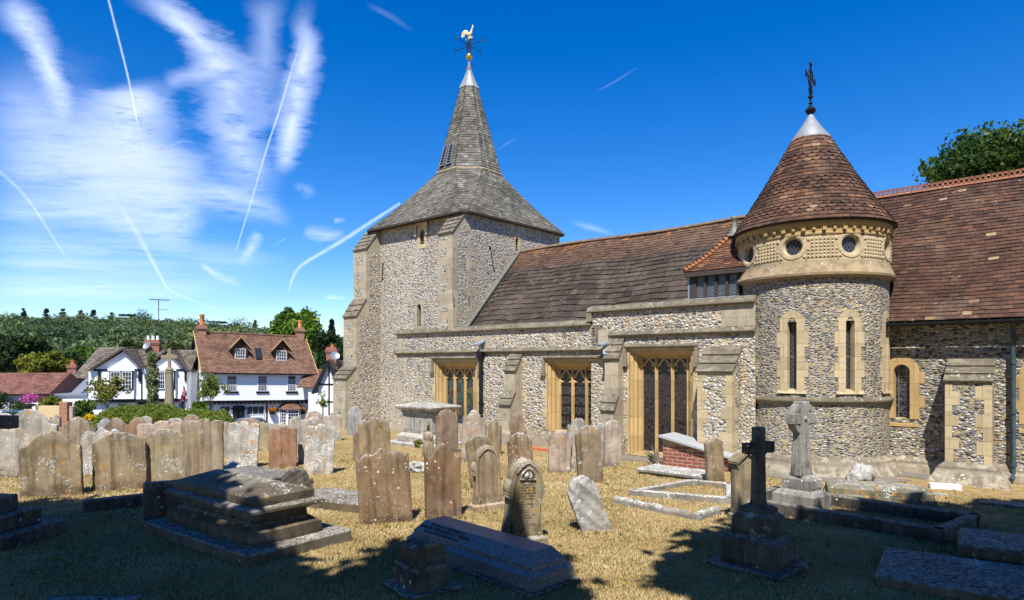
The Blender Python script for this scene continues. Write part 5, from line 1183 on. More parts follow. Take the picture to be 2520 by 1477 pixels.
# ---- gothic headstones with kneelers and plinth
M_WORN = plain('worn_letter_grooves', (.15,.12,.075), .95)
def gothic(u0, u1, vt, vb, mat, label, yaw, lean, panel, th, kn=True):
    uc = (u0+u1)/2; p = G(uc, vb); w = (u1-u0)/F*p.y*.86; h = (vb-vt)/F*p.y
    root = thing('headstone', label, 'headstone', p, yaw, HG); root.rotation_euler = (0, math.radians(-lean), yaw)
    mb = MB(); bh = h*.10; mb.rings([[(sx*(w*.56+a), sy*(th*.72+a)-.0, z) for sx, sy in ((-1,-1),(1,-1),(1,1),(-1,1))] for a, z in ((.02,-.1),(.02,bh*.75),(-.015,bh))], 0, True, False, True)
    mb.build('plinth', mat, root, smooth=20)
    hh = h-bh; hb = h*.62
    mb = slab_mesh(w*.86, hh, th, 'gothic', .56, .005, .0, .0, seed=int(u0)); mb.v = [(x, y, z+bh) for x, y, z in mb.v]; mb.build('slab', mat, root, smooth=38)
    # shoulders swelling on either side and moulded kneelers
    mb = MB()
    for s in (-1, 1):
        pts = [(w*.43, bh), (w*.52, bh), (w*.50, bh+hh*.10), (w*.455, bh+hh*.22), (w*.44, bh+hh*.42), (w*.455, bh+hh*.50), (w*.51, bh+hh*.56), (w*.52, bh+hh*.62), (w*.49, bh+hh*.68), (w*.40, bh+hh*.74), (w*.38, bh+hh*.5)]
        P_ = [(s*x, z) for x, z in pts]
        mb.prism(P_ if s > 0 else P_[::-1], -th*.46, th*.46)
        for q in range(3): mb.tube([(s*w*.49, -th*.52, bh+hh*(.505+.035*q)), (s*w*.49, th*.52, bh+hh*(.505+.035*q))], .016-.003*q, 7)
    mb.build('kneeler', mat, root, smooth=35)
    # raised arch moulding round the face and the recessed panel
    mb = MB(); k = 24
    for s in (1,):
        pts = [((t-.5)*w*.86*.86, bh+hh-.56*w*.86+.56*w*.86*prof('gothic', t)-.05) for t in [i/k for i in range(k+1)]]
        mb.tube([(x, -th/2-.004, z) for x, z in [(pts[0][0], bh+.02)]+pts+[(pts[-1][0], bh+.02)]], .014, 6)
    mb.build('moulding', mat, root)
    if panel:
        pw, pz, ph = w*.20, bh+hh*.74, w*.26; k = 12; out = []
        for i in range(k+1): t = i/k; out.append(((t-.5)*2*pw, pz+ph*prof('gothic', t)))
        mb = MB(); mb.faces([(x, -th/2-.006, z) for x, z in out], [tuple(range(len(out)))]); pn = mb.build('carved_panel', S_DARK, root); mb = MB()
        mb.tube([(x*1.08, -th/2-.012, pz+(z-pz)*1.06) for x, z in out]+[(-pw*1.08, -th/2-.012, pz)], .012, 5)
        for a in range(9):
            an = .2+a*.34; L = ph*.72*(1-.25*abs(math.cos(an))); c = Vector((0, -th/2-.014, pz+.02)); d = Vector((math.cos(an)*.9, 0, math.sin(an)))
            mb.tube([c, c+d*L*.5+Vector((0,-.008,0)), c+d*L], [.006,.018,.004], 6)
        mb.build('carved_leaves', mat, pn)
        mb = MB(); rr = random.Random(9)
        for q in range(13):
            z = bh+hh*(.67-.036*q); x = -w*.27*rr.uniform(.6,1); e = -x*rr.uniform(.8,1)
            while x < e:
                L_ = rr.uniform(.008,.022)
                if rr.random() < .8: mb.box(x, x+L_, -th/2-.0075, -th/2+.004, z, z+rr.uniform(.006,.016))
                x += L_+rr.uniform(.004,.012)
        o_ = mb.build('worn_inscription', M_WORN, root); o_['kind'] = 'stuff'
    return root
gothic(1158, 1243, 1094, 1252, S_TAN, 'tan gothic-arched headstone with an eroded hollow face', math.radians(26), 2, False, .13)
gothic(1228, 1338, 1128, 1336, S_OLIVE, 'tall olive gothic-arched headstone with a carved leaf panel at its point', math.radians(24), -3, True, .2)
# gabled stone beside the foreground cross
p = G(1830, 1279); s = p.y/F; root = thing('headstone', 'gabled brown headstone with blue grey streaks beside the dark cross', 'headstone', p, math.radians(24), HG)
mb = slab_mesh(62*s, 165*s, .13, 'gable', .32, .006, seed=3); mb.build('slab', S_OLIVE, root, smooth=38)
mb = MB()
for sg in (-1, 1):
    mb.bar((sg*35*s, 0, 143*s), (0, 0, 168*s), .19, .035)
    for q in range(3): mb.tube([(sg*(33-1.5*q)*s, -.085, (141-5*q)*s), (sg*(33-1.5*q)*s, .085, (141-5*q)*s)], .02-.004*q, 8)
mb.build('gable_coping', S_OLIVE, root); mb = MB(); mb.cbox(-36*s, 36*s, -.11, .11, -.1, 18*s, .015); mb.build('plinth', S_OLIVE, root)
# ---- monuments -----------------------------------------------------------------
MY = math.radians(-38)
def frus(mb, prof_, hx_, hy_, c=(0,0)):
    """stack of rectangles: (inset, z)"""
    R = [[(c[0]+sx*(hx_-i), c[1]+sy*(hy_-i), z) for sx, sy in ((-1,-1),(1,-1),(1,1),(-1,1))] for i, z in prof_]; mb.rings(R, 0, True, False, True)
def corner_root(name, label, cat, u, v, hx_, hy_, yaw, group=None):
    """thing whose near corner (+x,-y in its own axes) stands at the ground point seen at (u,v)"""
    p = G(u, v); R = Matrix.Rotation(yaw, 3, 'Z'); return thing(name, label, cat, p-R @ Vector((hx_, -hy_, 0)), yaw, group)
# big coped tomb on its slab
L, W = 1.02, .46
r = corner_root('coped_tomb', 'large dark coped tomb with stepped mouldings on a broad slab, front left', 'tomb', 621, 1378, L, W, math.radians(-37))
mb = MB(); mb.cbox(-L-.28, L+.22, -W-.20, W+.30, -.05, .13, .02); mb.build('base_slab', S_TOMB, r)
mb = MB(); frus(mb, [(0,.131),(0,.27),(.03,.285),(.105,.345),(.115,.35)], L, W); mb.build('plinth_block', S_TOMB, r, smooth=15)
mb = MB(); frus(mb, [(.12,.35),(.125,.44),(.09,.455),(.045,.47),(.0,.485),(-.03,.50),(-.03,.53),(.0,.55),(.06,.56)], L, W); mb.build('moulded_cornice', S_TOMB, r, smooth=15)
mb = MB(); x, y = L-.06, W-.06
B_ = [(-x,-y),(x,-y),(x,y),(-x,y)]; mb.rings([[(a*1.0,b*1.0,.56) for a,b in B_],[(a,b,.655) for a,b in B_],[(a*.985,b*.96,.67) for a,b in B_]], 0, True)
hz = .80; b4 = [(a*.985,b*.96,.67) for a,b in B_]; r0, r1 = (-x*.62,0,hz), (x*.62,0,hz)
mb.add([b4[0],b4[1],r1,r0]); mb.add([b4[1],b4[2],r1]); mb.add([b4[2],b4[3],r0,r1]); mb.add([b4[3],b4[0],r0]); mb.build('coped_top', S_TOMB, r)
# dark uprights beside it
p = G(420, 1285); headstone(361, 470, 1184, 1286, 'none', S_DARK, 'dark square-topped upright slab standing left of the coped tomb', 0, 0, math.radians(22), .16, .004)
for nm, lab, u0, v0, u1, v1, h, w in (('grave_kerb','long low dark kerb stone lying left of the coped tomb',205,1262,372,1242,.17,.16),):
    a, b = G(u0, v0), G(u1, v1); m_ = (a+b)/2; r = thing(nm, lab, 'kerb stone', m_, math.atan2(b.y-a.y, b.x-a.x)); mb = MB(); Lk = (b-a).length/2; mb.cbox(-Lk, Lk, 0, w, -.05, h, .015); mb.build('kerb', S_DARK, r)
r = corner_root('ledger_tomb', 'dark flat ledger tomb behind the coped tomb', 'tomb', 655, 1215, .75, .4, math.radians(-30)); mb = MB(); mb.cbox(-.75,.75,-.4,.4,-.05,.25,.02); mb.build('block', S_DARK, r)
r = corner_root('ledger_slab', 'low grey ledger slab with white lichen right of the coped tomb', 'grave slab', 883, 1263, .62, .34, math.radians(-24)); mb = MB(); mb.cbox(-.75,.62,-.34,.5,-.05,.13,.015); mb.build('slab', S_TOMB, r)
# grey granite coffin tomb with inscription
L, W = 1.04, .30
r = corner_root('granite_tomb', 'polished grey granite coffin tomb with inscribed sloping side', 'tomb', 1310, 1463, L, W, math.radians(-46))
mb = MB(); frus(mb, [(0,-.05),(0,.145),(.055,.185),(.057,.225),(.155,.345)], L, W); mb.build('body', M_GRAN, r)
mb = MB(); mb.cbox(-L-.08, L+.06, -W-.07, W+.05, -.05, .018, .008); mb.build('footing', S_DARK, r)
def text_mesh(txt, size, ext=.002):
    cu = bpy.data.curves.new('t', 'FONT'); cu.body = txt; cu.size = size; cu.extrude = ext; cu.space_character = 1.05
    ob = bpy.data.objects.new('t', cu); COL.objects.link(ob); bpy.context.view_layer.update()
    me = bpy.data.meshes.new_from_object(ob.evaluated_get(bpy.context.evaluated_depsgraph_get())); bpy.data.objects.remove(ob); return me
for txt, sz, fz, x0 in (('TO THE CHERISHED MEMORY OF', .040, .74, -.80), ('FRANCES, WIFE OF JAMES C. HARDY,', .052, .42, -.97), ('DIED 10TH MARCH 1892, AGED 72.', .038, .14, -.86)):
    me = text_mesh(txt, sz); me.materials.append(S_DARK); o = link('inscription', me, r)
    s = math.hypot(.098, .12); wy = -W+.057+.098*fz-.002; wz = .225+.12*fz
    o.location = (x0+.06, wy-.004, wz+.001); o.rotation_euler = (math.atan2(.12, .098), 0, 0)
# pedestal stump in the foreground
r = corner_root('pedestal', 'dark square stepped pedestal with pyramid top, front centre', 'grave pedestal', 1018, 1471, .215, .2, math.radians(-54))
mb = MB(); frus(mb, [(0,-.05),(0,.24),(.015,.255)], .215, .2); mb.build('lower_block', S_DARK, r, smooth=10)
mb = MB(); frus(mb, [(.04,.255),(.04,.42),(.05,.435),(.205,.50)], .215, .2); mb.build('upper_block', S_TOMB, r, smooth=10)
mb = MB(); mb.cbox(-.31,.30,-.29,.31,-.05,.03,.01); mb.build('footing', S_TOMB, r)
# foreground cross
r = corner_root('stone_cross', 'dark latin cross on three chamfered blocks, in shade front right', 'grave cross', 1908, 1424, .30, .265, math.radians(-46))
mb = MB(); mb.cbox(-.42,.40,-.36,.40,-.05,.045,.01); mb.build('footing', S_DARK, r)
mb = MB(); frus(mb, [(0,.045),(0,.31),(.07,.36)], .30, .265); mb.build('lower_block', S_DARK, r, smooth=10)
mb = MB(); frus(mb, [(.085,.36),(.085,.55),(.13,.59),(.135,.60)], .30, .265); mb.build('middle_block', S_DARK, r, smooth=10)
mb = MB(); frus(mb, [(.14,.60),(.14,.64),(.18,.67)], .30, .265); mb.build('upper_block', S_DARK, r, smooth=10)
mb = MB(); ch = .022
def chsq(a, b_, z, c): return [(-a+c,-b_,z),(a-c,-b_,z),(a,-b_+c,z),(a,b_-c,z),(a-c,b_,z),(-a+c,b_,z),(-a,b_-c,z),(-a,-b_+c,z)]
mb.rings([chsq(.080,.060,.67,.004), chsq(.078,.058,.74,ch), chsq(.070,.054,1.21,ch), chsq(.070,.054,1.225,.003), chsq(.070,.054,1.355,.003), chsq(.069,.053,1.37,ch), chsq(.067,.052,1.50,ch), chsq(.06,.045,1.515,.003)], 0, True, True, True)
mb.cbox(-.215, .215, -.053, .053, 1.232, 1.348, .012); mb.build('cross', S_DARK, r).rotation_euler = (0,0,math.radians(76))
# cross at the left edge of the picture
r = corner_root('stone_cross', 'dark cross on three square steps, cut off by the left edge', 'grave cross', 93, 1365, .74, .5, math.radians(-8)); r.location.x -= .52
for i, (a, z0, z1) in enumerate(((0,-.05,.17),(.17,.171,.36),(.34,.361,.56))): mb = MB(); mb.cbox(-.74+a,.74-a,-.5+a,.5-a,z0,z1,.015); mb.build('step', S_DARK, r)
q = r.location; mb = MB(); mb.cbox(-.10,.10,-.08,.08,.561,1.86,.015); mb.cbox(-.46,.50,-.075,.075,1.40,1.56,.012); mb.build('cross', S_DARK, r)
# celtic cross
r = corner_root('celtic_cross', 'grey celtic wheel cross on tapering shaft before the turret', 'grave cross', 2003, 1262, .33, .27, math.radians(-52))
mb = MB(); frus(mb, [(0,-.05),(0,.20),(.09,.275)], .33, .27); mb.build('lower_block', S_CELT, r, smooth=10)
mb = MB(); frus(mb, [(.10,.275),(.10,.43),(.155,.49)], .33, .27); mb.build('upper_block', S_CELT, r, smooth=10)
mb = MB(); mb.rings([chsq(.150,.105,.49,.01), chsq(.145,.10,.55,.03), chsq(.112,.082,1.10,.028), chsq(.105,.078,1.16,.006)], 0, True, True, True)
zc = 1.36; rad = .25
mb.cbox(-.10,.10,-.075,.075,1.13,1.62,.012); mb.cbox(-.27,.27,-.072,.072,zc-.085,zc+.085,.012)
k = 32; mb.rings([[(rr*math.cos(2*PI*j/k), yy, zc+rr*math.sin(2*PI*j/k)) for j in range(k)] for rr, yy in ((rad,-.065),(rad,.065),(rad-.075,.065),(rad-.075,-.065),(rad,-.065))], 0, True)
for j in range(9): mb.tube([(.0,-.075-.006,.62+j*.055),(.0,-.075-.012,.64+j*.055)], .012, 5)
mb.tube([(0,-.075,zc),(0,-.10,zc)], [.045,.02], 10)
mb.build('wheel_cross', S_CELT, r, smooth=30).rotation_euler = (0,0,math.radians(80))
# kerbed graves
def kerb_set(label, pts, h, w, mat, name='grave_kerb', sides=(0,1,2,3), rnd_=False):
    c = sum(pts, Vector())/len(pts); root = thing(name, label, 'grave kerb', (c.x, c.y, 0)); n = len(pts)
    for i in sides:
        a, b = pts[i], pts[(i+1) % n]; d = (b-a); Lk = d.length; d.normalize(); nrm = Vector((-d.y, d.x, 0)); mb = MB(); seg = max(1, int(Lk/.8))
        for q in range(seg):
            s0, s1 = Lk*q/seg+.002, Lk*(q+1)/seg-.002
            V = []
            prof_ = [(0,-.06),(0,h-.015),(.015,h),(w-.015,h),(w,h-.015),(w,-.06)] if not rnd_ else [(0,-.06)]+[(w/2-w/2*math.cos(t), h*.55+h*.45*math.sin(t)) for t in [PI*i/6 for i in range(7)]]+[(w,-.06)]
            R = []
            ns_ = 8 if rnd_ else 1
            for e in range(ns_+1):
                s = s0+(s1-s0)*e/ns_; wob_ = (random.uniform(-.012,.012) if rnd_ else 0); R.append([tuple(a-c+d*s+nrm*(o_+wob_)+Vector((0,0,z+(wob_ if z > 0 else 0)-a.z))) for o_, z in prof_])
            mb.rings(R, 0, False, False, False); 
            for rr in (R[0][::-1], R[-1]): mb.add(rr)
        ob = mb.build('kerb', mat, root); ob.location = (0,0,0)
    return root
kerb_set('long dark granite-like kerb round a grave right of the celtic cross', [G(2322,1338), G(2414,1295), G(1905,1221), G(1800,1247)], .17, .13, S_DARK)
kerb_set('white-topped low kerb round a grave by the narrow brown headstone', [G(1802,1240), G(1800,1200), G(1697,1190), G(1549,1218)], .09, .10, S_KERB)
kerb_set('rounded white lichened kerb stone sunk in the grass', [G(1718,1283), G(1775,1264), G(1560,1228), G(1509,1237)], .10, .12, S_KERB, sides=(0,3), rnd_=True)
# slabs
def ledger(label, u, v, hx_, hy_, yaw, h, mat, cham=.02, x1=None, name='ledger_slab'):
    r = corner_root(name, label, 'grave slab', u, v, hx_, hy_, yaw); mb = MB(); mb.cbox(-hx_, hx_, -hy_, hy_, -.06, h, cham); o = mb.build('slab', mat, r); return r
p0 = G(2152, 1441); e_ = Vector((.82,-.57,0)); n_ = Vector((.57,.82,0))
for lab, u, v, hx_, hy_, h, nm in (('big dark lichened ledger slab at the lower right corner', 2152, 1441, 1.0, .62, .10, 'ledger_slab'), ('raised dark slab behind the lower right ledger', 2358, 1385, 1.0, .45, .22, 'ledger_slab'), ('flat grey slab in grass at the right edge', 2409, 1240, .8, .18, .03, 'ledger_slab')):
    p = G(u, v)+e_*hx_+n_*hy_; r = thing(nm, lab, 'grave slab', p, math.atan2(e_.y, e_.x)); mb = MB(); mb.cbox(-hx_, hx_, -hy_, hy_, -.06, h, .02 if h < .2 else .05); mb.build('slab', S_TOMB, r)
p = G(1569, 1166); d = (G(1744, 1189)-p); Lk = d.length/2; r = thing('ledger_slab', 'white lichened slab in front of the brick hatch', 'grave slab', p+d/2+Vector((.22,.32,0)), math.atan2(d.y, d.x)); mb = MB(); mb.cbox(-Lk, Lk, -.36, .36, .03, .11, .02); mb.cbox(-Lk+.06, Lk-.06, -.3, .3, -.05, .03, .01); mb.build('slab', S_KERB, r)
p = G(235, 1476); r = thing('ledger_slab', 'dark flat slab in shade at the bottom left edge', 'grave slab', p+Vector((0,-.1,0)), .05); mb = MB(); mb.cbox(-.42,.42,-.5,.12,-.05,.03,.01); mb.build('slab', S_TOMB, r)
# coffin-shaped tomb at right with moss
p = G(2175, 1232); r = thing('coffin_tomb', 'low mossy coped coffin tomb before the chancel wall', 'tomb', p+Vector((.05,.28,0)), math.radians(-22)); mb = MB()
mb.rings([[(sx*(.78-i)*1.0, sy*(.34-i), z) for sx, sy in ((-1,-1),(1,-1),(1,1),(-1,1))] for i, z in ((0,-.05),(0,.05),(.03,.06),(.03,.15),(.045,.165),(.20,.225))], 0, True, False, True); mb.build('body', S_MOSS, r)
# weathered recumbent carving
p = G(2116, 1192); mb = MB(); rr = random.Random(4)
def lump(mb, c, sx, sy, sz, seed, n=12, am=.18):
    r_ = random.Random(seed); ph = [r_.uniform(0,6) for _ in range(6)]; R = []
    for i in range(n+1):
        a = PI*i/n; row = []
        for j in range(2*n):
            t = 2*PI*j/(2*n); x, y, z = math.sin(a)*math.cos(t), math.sin(a)*math.sin(t), -math.cos(a)
            k = 1+am*(math.sin(x*4+ph[0])*math.sin(y*4+ph[1])+.6*math.sin(z*7+x*5+ph[2])+.45*math.sin(y*11+z*9+ph[3]))
            row.append((c[0]+x*sx*k, c[1]+y*sy*k, c[2]+z*sz*k))
        R.append(row)
    mb.rings(R, 0, True)
lump(mb, (.04,0,.19), .20,.17,.19, 1); lump(mb, (-.12,-.05,.12), .13,.14,.13, 2); lump(mb, (.15,.05,.12), .11,.13,.16, 5); lump(mb, (-.18,-.1,.05), .09,.1,.08, 3)
o = mb.build('weathered_carving', S_CHALK, None, smooth=60); o.location = p; tag(o, 'weathered crouching stone lump whitened on top beside the mossy tomb', 'stone carving')
p = G(570, 1178); mb = MB(); lump(mb, (0,0,.12), .24,.15,.16, 8, 14, .25); lump(mb, (-.17,0,.1), .14,.12,.13, 9, 12, .25); lump(mb, (.18,.02,.06), .12,.1,.1, 10, 12, .25); o = mb.build('stone_lump', S_CHALK, None, smooth=60); o.location = p; tag(o, 'knobbly white lichened stone poking up behind the coped tomb', 'stone lump')
p = G(1024, 1160); mb = MB(); lump(mb, (0,0,.06), .20,.16,.13, 18, 14, .25); lump(mb, (.16,0,.05), .14,.12,.11, 19, 12, .25); o = mb.build('stone_lump', S_CHALK, None, smooth=60); o.location = p; tag(o, 'low white lichened rubble stone between the two rust coloured headstones', 'stone lump')
p = G(2326, 1203); r = thing('marker_stone', 'small clean white marble marker lying in the grass', 'grave marker', p, math.radians(-22)); mb = MB(); mb.cbox(-.235,.235,-.07,.09,-.03,.085,.006); mb.build('block', S_NEW, r); mb = MB()
me = text_mesh('1914 - 1979', .05); me.materials.append(M_GREYMETAL); o = link('inscription', me, r); o.location = (-.15, -.03, .0865)
p = G(2290, 1216); o = MB(); o.box(-.25,.25,-.06,.06,-.03,.015); o = o.build('ground_plaque', S_BLUE, None); o.location = p; o.rotation_euler = (0,0,math.radians(-15)); tag(o, 'flat grey plaque set in grass below the white marker', 'plaque')
# chest tomb against the aisle
L, W = .66, .46
r = corner_root('chest_tomb', 'grey chest tomb with overhanging hipped lid beside the aisle', 'tomb', 1062, 1101, L, W, CY)
mb = MB(); mb.cbox(-L-.32, L+.22, -W-.25, W+.2, -.05, .07, .02); mb.build('footing', S_CHALK, r)
mb = MB(); frus(mb, [(-.06,.07),(-.06,.22),(-.02,.26),(.04,.31)], L, W); mb.build('plinth', S_CHEST, r, smooth=15)
mb = MB(); mb.box(-L+.06, L-.06, -W+.06, W-.06, .31, .86)
for sx in (-1,1):
    for sy in (-1,1): mb.cbox(*sorted((sx*(L-.05), sx*(L-.24))), *sorted((sy*(W-.05), sy*(W-.22))), .311, .858, .012)
mb.build('chest', S_CHEST, r)
mb = MB(); frus(mb, [(.04,.86),(.02,.89),(.03,.93),(-.02,.95),(-.09,1.0),(-.10,1.04),(-.06,1.06),(.30,1.14)], L, W); mb.build('lid', S_CHEST, r, smooth=15)
# brick hatch with sloping stone lid against the aisle
a = G(1631, 1145); yaw = math.atan2(-.60, .80); r = thing('brick_hatch', 'low red brick vault hatch with a sloping pale stone lid', 'hatch', a, CY+.03)
mb = MB(); Lh = 1.42; D = .62; mb.prism([(0,-.05),(Lh,-.05),(Lh,.30),(0,.60)], 0, D); mb.build('brick_base', M_BRICKW, r)
mb = MB(); sl = lambda x: .605-.2113*x
for x0, x1 in ((-.06, .76), (.766, 1.66)): mb.faces([(x0,-.10,sl(x0)),(x1,-.10,sl(x1)),(x1,D+.1,sl(x1)),(x0,D+.1,sl(x0)),(x0,-.10,sl(x0)+.04),(x1,-.10,sl(x1)+.04),(x1,D+.1,sl(x1)+.04),(x0,D+.1,sl(x0)+.04)], [(0,3,2,1),(4,5,6,7),(0,1,5,4),(1,2,6,5),(2,3,7,6),(3,0,4,7)])
mb.build('stone_lid', S_SLATE, r)
# dry root stump
p = G(1614, 1147); mb = MB(); rr = random.Random(12)
for i in range(26):
    a = rr.uniform(0, 2*PI); h = rr.uniform(.12, .40); q = Vector((rr.uniform(-.05,.05), rr.uniform(-.05,.05), 0)); pts = [q]; d = Vector((math.cos(a)*.5, math.sin(a)*.35, .9))
    for k in range(5): d += Vector((rr.uniform(-.5,.5), rr.uniform(-.4,.4), rr.uniform(-.35,.25))); d.normalize(); pts.append(pts[-1]+d*h/4)
    mb.tube(pts, [.03,.028,.022,.016,.011,.004], 6)
o = mb.build('root_stump', plain('dry_root', (.16,.13,.10), .95, 0, .5, .6, 14), None, smooth=60); o.location = p; tag(o, 'twisted grey dry root stump against the brick hatch', 'stump')
# path strips and red tile edging at the foot of the walls
def ground_quad(name, mat, pts, z0, z1, label=None, kind='structure', cat=None):
    mb = MB(); mb.prismz([(q.x, q.y) for q in pts], z0, z1); o = mb.build(name, mat, None); tag(o, label, cat, None, kind); return o
def cw(a, n): return C.w((a, n, 0))
ground_quad('path', M_PAVE, [cw(-7.9, 12.62), cw(-6.3, 12.62), cw(-6.3, 13.2), cw(-7.9, 13.2)], -.05, .02)
ground_quad('path', M_PAVE, [C.w(cyl(t, TR+.27, 0)) for t in [tc0-.9+1.75*i/16 for i in range(17)]]+[C.w(cyl(t, TR+.72, 0)) for t in [tc0+.85-1.75*i/16 for i in range(17)]], -.05, .012)
ground_quad('path', M_PAVE, [cw(-2.5, 14.3), cw(-1.9, 14.3), cw(-1.9, 14.84), cw(-2.5, 14.84)], -.05, .016)
r = thing('tile_edging', 'strip of bright red tiles laid along the aisle plinth', 'tile edging', C.w((-10.35, 12.72, 0)), CY); mb = MB()
for i in range(8): mb.cbox(-.64+i*.16, -.64+i*.16+.155, -.08, .08, -.03, .045, .006)
mb.build('tiles', M_TERRA, r)
q = C.w(C.l(G(2486, 1185))); r = thing('splash_tile', 'red brick tile under the foot of the blue black downpipe', 'tile', q, CY); mb = MB(); mb.faces([(-.17,-.02,-.02),(.17,-.02,-.02),(.17,.13,-.02),(-.17,.13,-.02),(-.17,-.02,.02),(.17,-.02,.02),(.17,.13,.15),(-.17,.13,.15)], [(4,5,6,7),(0,1,5,4),(1,2,6,5),(3,0,4,7),(2,3,7,6)]); mb.build('tile', M_TERRA, r)
# ================================================================= VILLAGE BEYOND THE CHURCHYARD
def roof_tiles(mb, bl, br, tr, tl, rows, w=.28, th=.02):
    tiles(mb, bil(bl, br, tr, tl), [i/rows for i in range(rows+1)], lambda t: max(1, ((Vector(br)-Vector(bl)).length*(1-t)+(Vector(tr)-Vector(tl)).length*t)/w), th, .004, .1)
def sash(parent, fr, u0, u1, v0, v1, y=0.0, cols=3, rows=4, frame=M_WPAINT, gl=M_GLASS, surround=None, name='window', open_top=0.0):
    a = fr.hit(u0, v1, 1, y); b = fr.hit(u1, v0, 1, y); x0, x1, z0, z1 = a.x, b.x, a.z, b.z
    return sash_xy(parent, x0, x1, z0, z1, y, cols, rows, frame, gl, surround, name, open_top)
def sash_xy(parent, x0, x1, z0, z1, y, cols, rows, frame=M_WPAINT, gl=M_GLASS, surround=None, name='window', open_top=0.0):
    mb = MB(); f = .05
    for q in ((x0, x0+f, z0, z1), (x1-f, x1, z0, z1), (x0+f, x1-f, z0, z0+f), (x0+f, x1-f, z1-f, z1)): mb.box(q[0], q[1], y-.05, y+.02, q[2], q[3])
    zt = z1-f-(z1-z0)*open_top; t = .022
    for i in range(1, cols): x = x0+f+(x1-x0-2*f)*i/cols; mb.box(x-t/2, x+t/2, y-.04, y+.0, z0+f, zt)
    for j in range(1, rows): z = z0+f+(zt-z0-f)*j/rows; h = t*(2 if j == rows//2 else 1); mb.box(x0+f, x1-f, y-.043, y+.0, z-h/2, z+h/2)
    if open_top: mb.box(x0+f, x1-f, y-.045, y, zt-.03, zt)
    w = mb.build(name, frame, parent)
    mb = MB(); mb.box(x0+f*.5, x1-f*.5, y-.02, y+.01, z0+f*.5, z1-f*.5); mb.build('pane', gl, w)
    if surround:
        mb = MB(); s = .09
        for q in ((x0-s, x0-.003, z0-s, z1+s), (x1+.003, x1+s, z0-s, z1+s), (x0-.003, x1+.003, z0-s, z0-.003), (x0-.003, x1+.003, z1+.003, z1+s)): mb.box(q[0], q[1], y-.04, y+.02, q[2], q[3])
        mb.build('surround', surround, w)
    return w
def chimney(parent, x0, x1, y0, y1, z0, z1, mat, pots=1, pot_mat=M_POT, ph=.9, pr=.13):
    mb = MB(); mb.box(x0, x1, y0, y1, z0, z1-.5)
    for i, (e, a, b) in enumerate(((.05,.5,.38),(.10,.38,.24),(.05,.24,.12),(.0,.12,.0))): mb.box(x0-e, x1+e, y0-e, y1+e, z1-a+.002, z1-b)
    c = mb.build('chimney', mat, parent)
    for i in range(pots):
        x = x0+(x1-x0)*(i+.5)/pots; mb = MB(); mb.lathe([(pr*1.1, z1-.02), (pr, z1+.1), (pr*.9, z1+ph*.75), (pr*1.1, z1+ph*.8), (pr*1.1, z1+ph), (pr*.7, z1+ph), (pr*.7, z1+ph*.6)], (x, (y0+y1)/2), 14); mb.build('chimney_pot', pot_mat, c, smooth=40)
    return c
# ---------------------------------------------------------------- white house with the large brown roof
Yh = 56; p = P(500, 1058, Yh); HY = math.radians(37); HT = math.radians(1.35)
H2 = Frame(p, HY, HT)
house = thing('white_house', 'white rendered house with large brown tiled roof, two dormers and two chimneys', 'house', p, HY, None, HT)
Lh = H2.hit(771, 950, 1, 0).x; D = 7.0; zJ = H2.hit(640, 985, 1, -.0).z; zEv = H2.hit(510, 917, 1, -.35).z; zRd = H2.hit(620, 824, 1, D/2).z
mb = MB(); g0 = .45      # ground storey stands back under the jetty
mb.box(.0, Lh-.0, g0, D, -1, zJ+.02)
mb.prismx([(0, zJ), (D, zJ), (D, zEv+.15), (D/2, zRd-.12), (0, zEv+.15)], -.001, Lh+.001)
mb.build('wall', M_WHITE, house)
mb = MB(); e = .38; sl = (zRd-zEv)/(D/2+e)
for sgn in (0, 1):
    yy = -e if sgn == 0 else D+e
    q = [(-.32, yy, zEv), (Lh+.28, yy, zEv), (Lh+.28, D/2, zRd), (-.32, D/2, zRd)]; q2 = [(a, b, c-.12) for a, b, c in q]; mb.faces(q+q2, [(0,1,2,3),(7,6,5,4),(0,4,5,1),(1,5,6,2),(3,7,4,0)])
roof = mb.build('roof', M_BLACK, house); mb = MB(); roof_tiles(mb, (-.34,-e-.02,zEv+.005), (Lh+.30,-e-.02,zEv+.005), (Lh+.30,D/2,zRd+.005), (-.34,D/2,zRd+.005), 30, .28, .025); mb.build('tile_covering', M_TILE_H, roof)
mb = MB()
for i in range(30): x = -.3+(Lh+.5)*i/30; mb.tube([(x, D/2, zRd+.03), (x+(Lh+.5)/30*.93, D/2, zRd+.03)], .12, 8)
mb.build('ridge_tiles', M_TILE_H, roof)
for xv in (-.36, Lh+.32): mb = MB(); mb.bar((xv,-e-.05,zEv-.02),(xv,D/2,zRd+.02),.05,.10); mb.build('verge', M_OCHRE, roof)
mb = MB(); mb.bar((-.30,-e,zEv-.22),(-.30,D/2,zRd-.22),.08,.28); mb.bar((-.30,D+e,zEv-.22),(-.30,D/2,zRd-.22),.08,.28); mb.box(-.3, Lh+.3, -e-.10, -e, zEv-.13, zEv-.01)
for t in (.25, .5, .75): mb.bar((-.30,-e+(D/2+e)*t,zEv-.2+(zRd-zEv)*t),(0,-e+(D/2+e)*t,zEv-.2+(zRd-zEv)*t),.12,.12)
mb.build('bargeboard', M_BLACK, house)
xa = H2.hit(488, 838, 1, D/2-.35).x; xb = H2.hit(507, 838, 1, D/2-.35).x; zc = H2.hit(498, 800, 1, D/2).z
chimney(house, xa, xb, D/2-.4, D/2+.4, zRd-.8, zc, M_BRICKP, 1, M_POT, 1.0, .2)
xa = H2.hit(732, 838, 1, D/2-.35).x; xb = H2.hit(748, 838, 1, D/2-.35).x; zc = H2.hit(740, 807, 1, D/2).z
chimney(house, xa, xb, D/2-.4, D/2+.4, zRd-.8, zc, M_BRICKP, 1, M_POT, .75, .2)
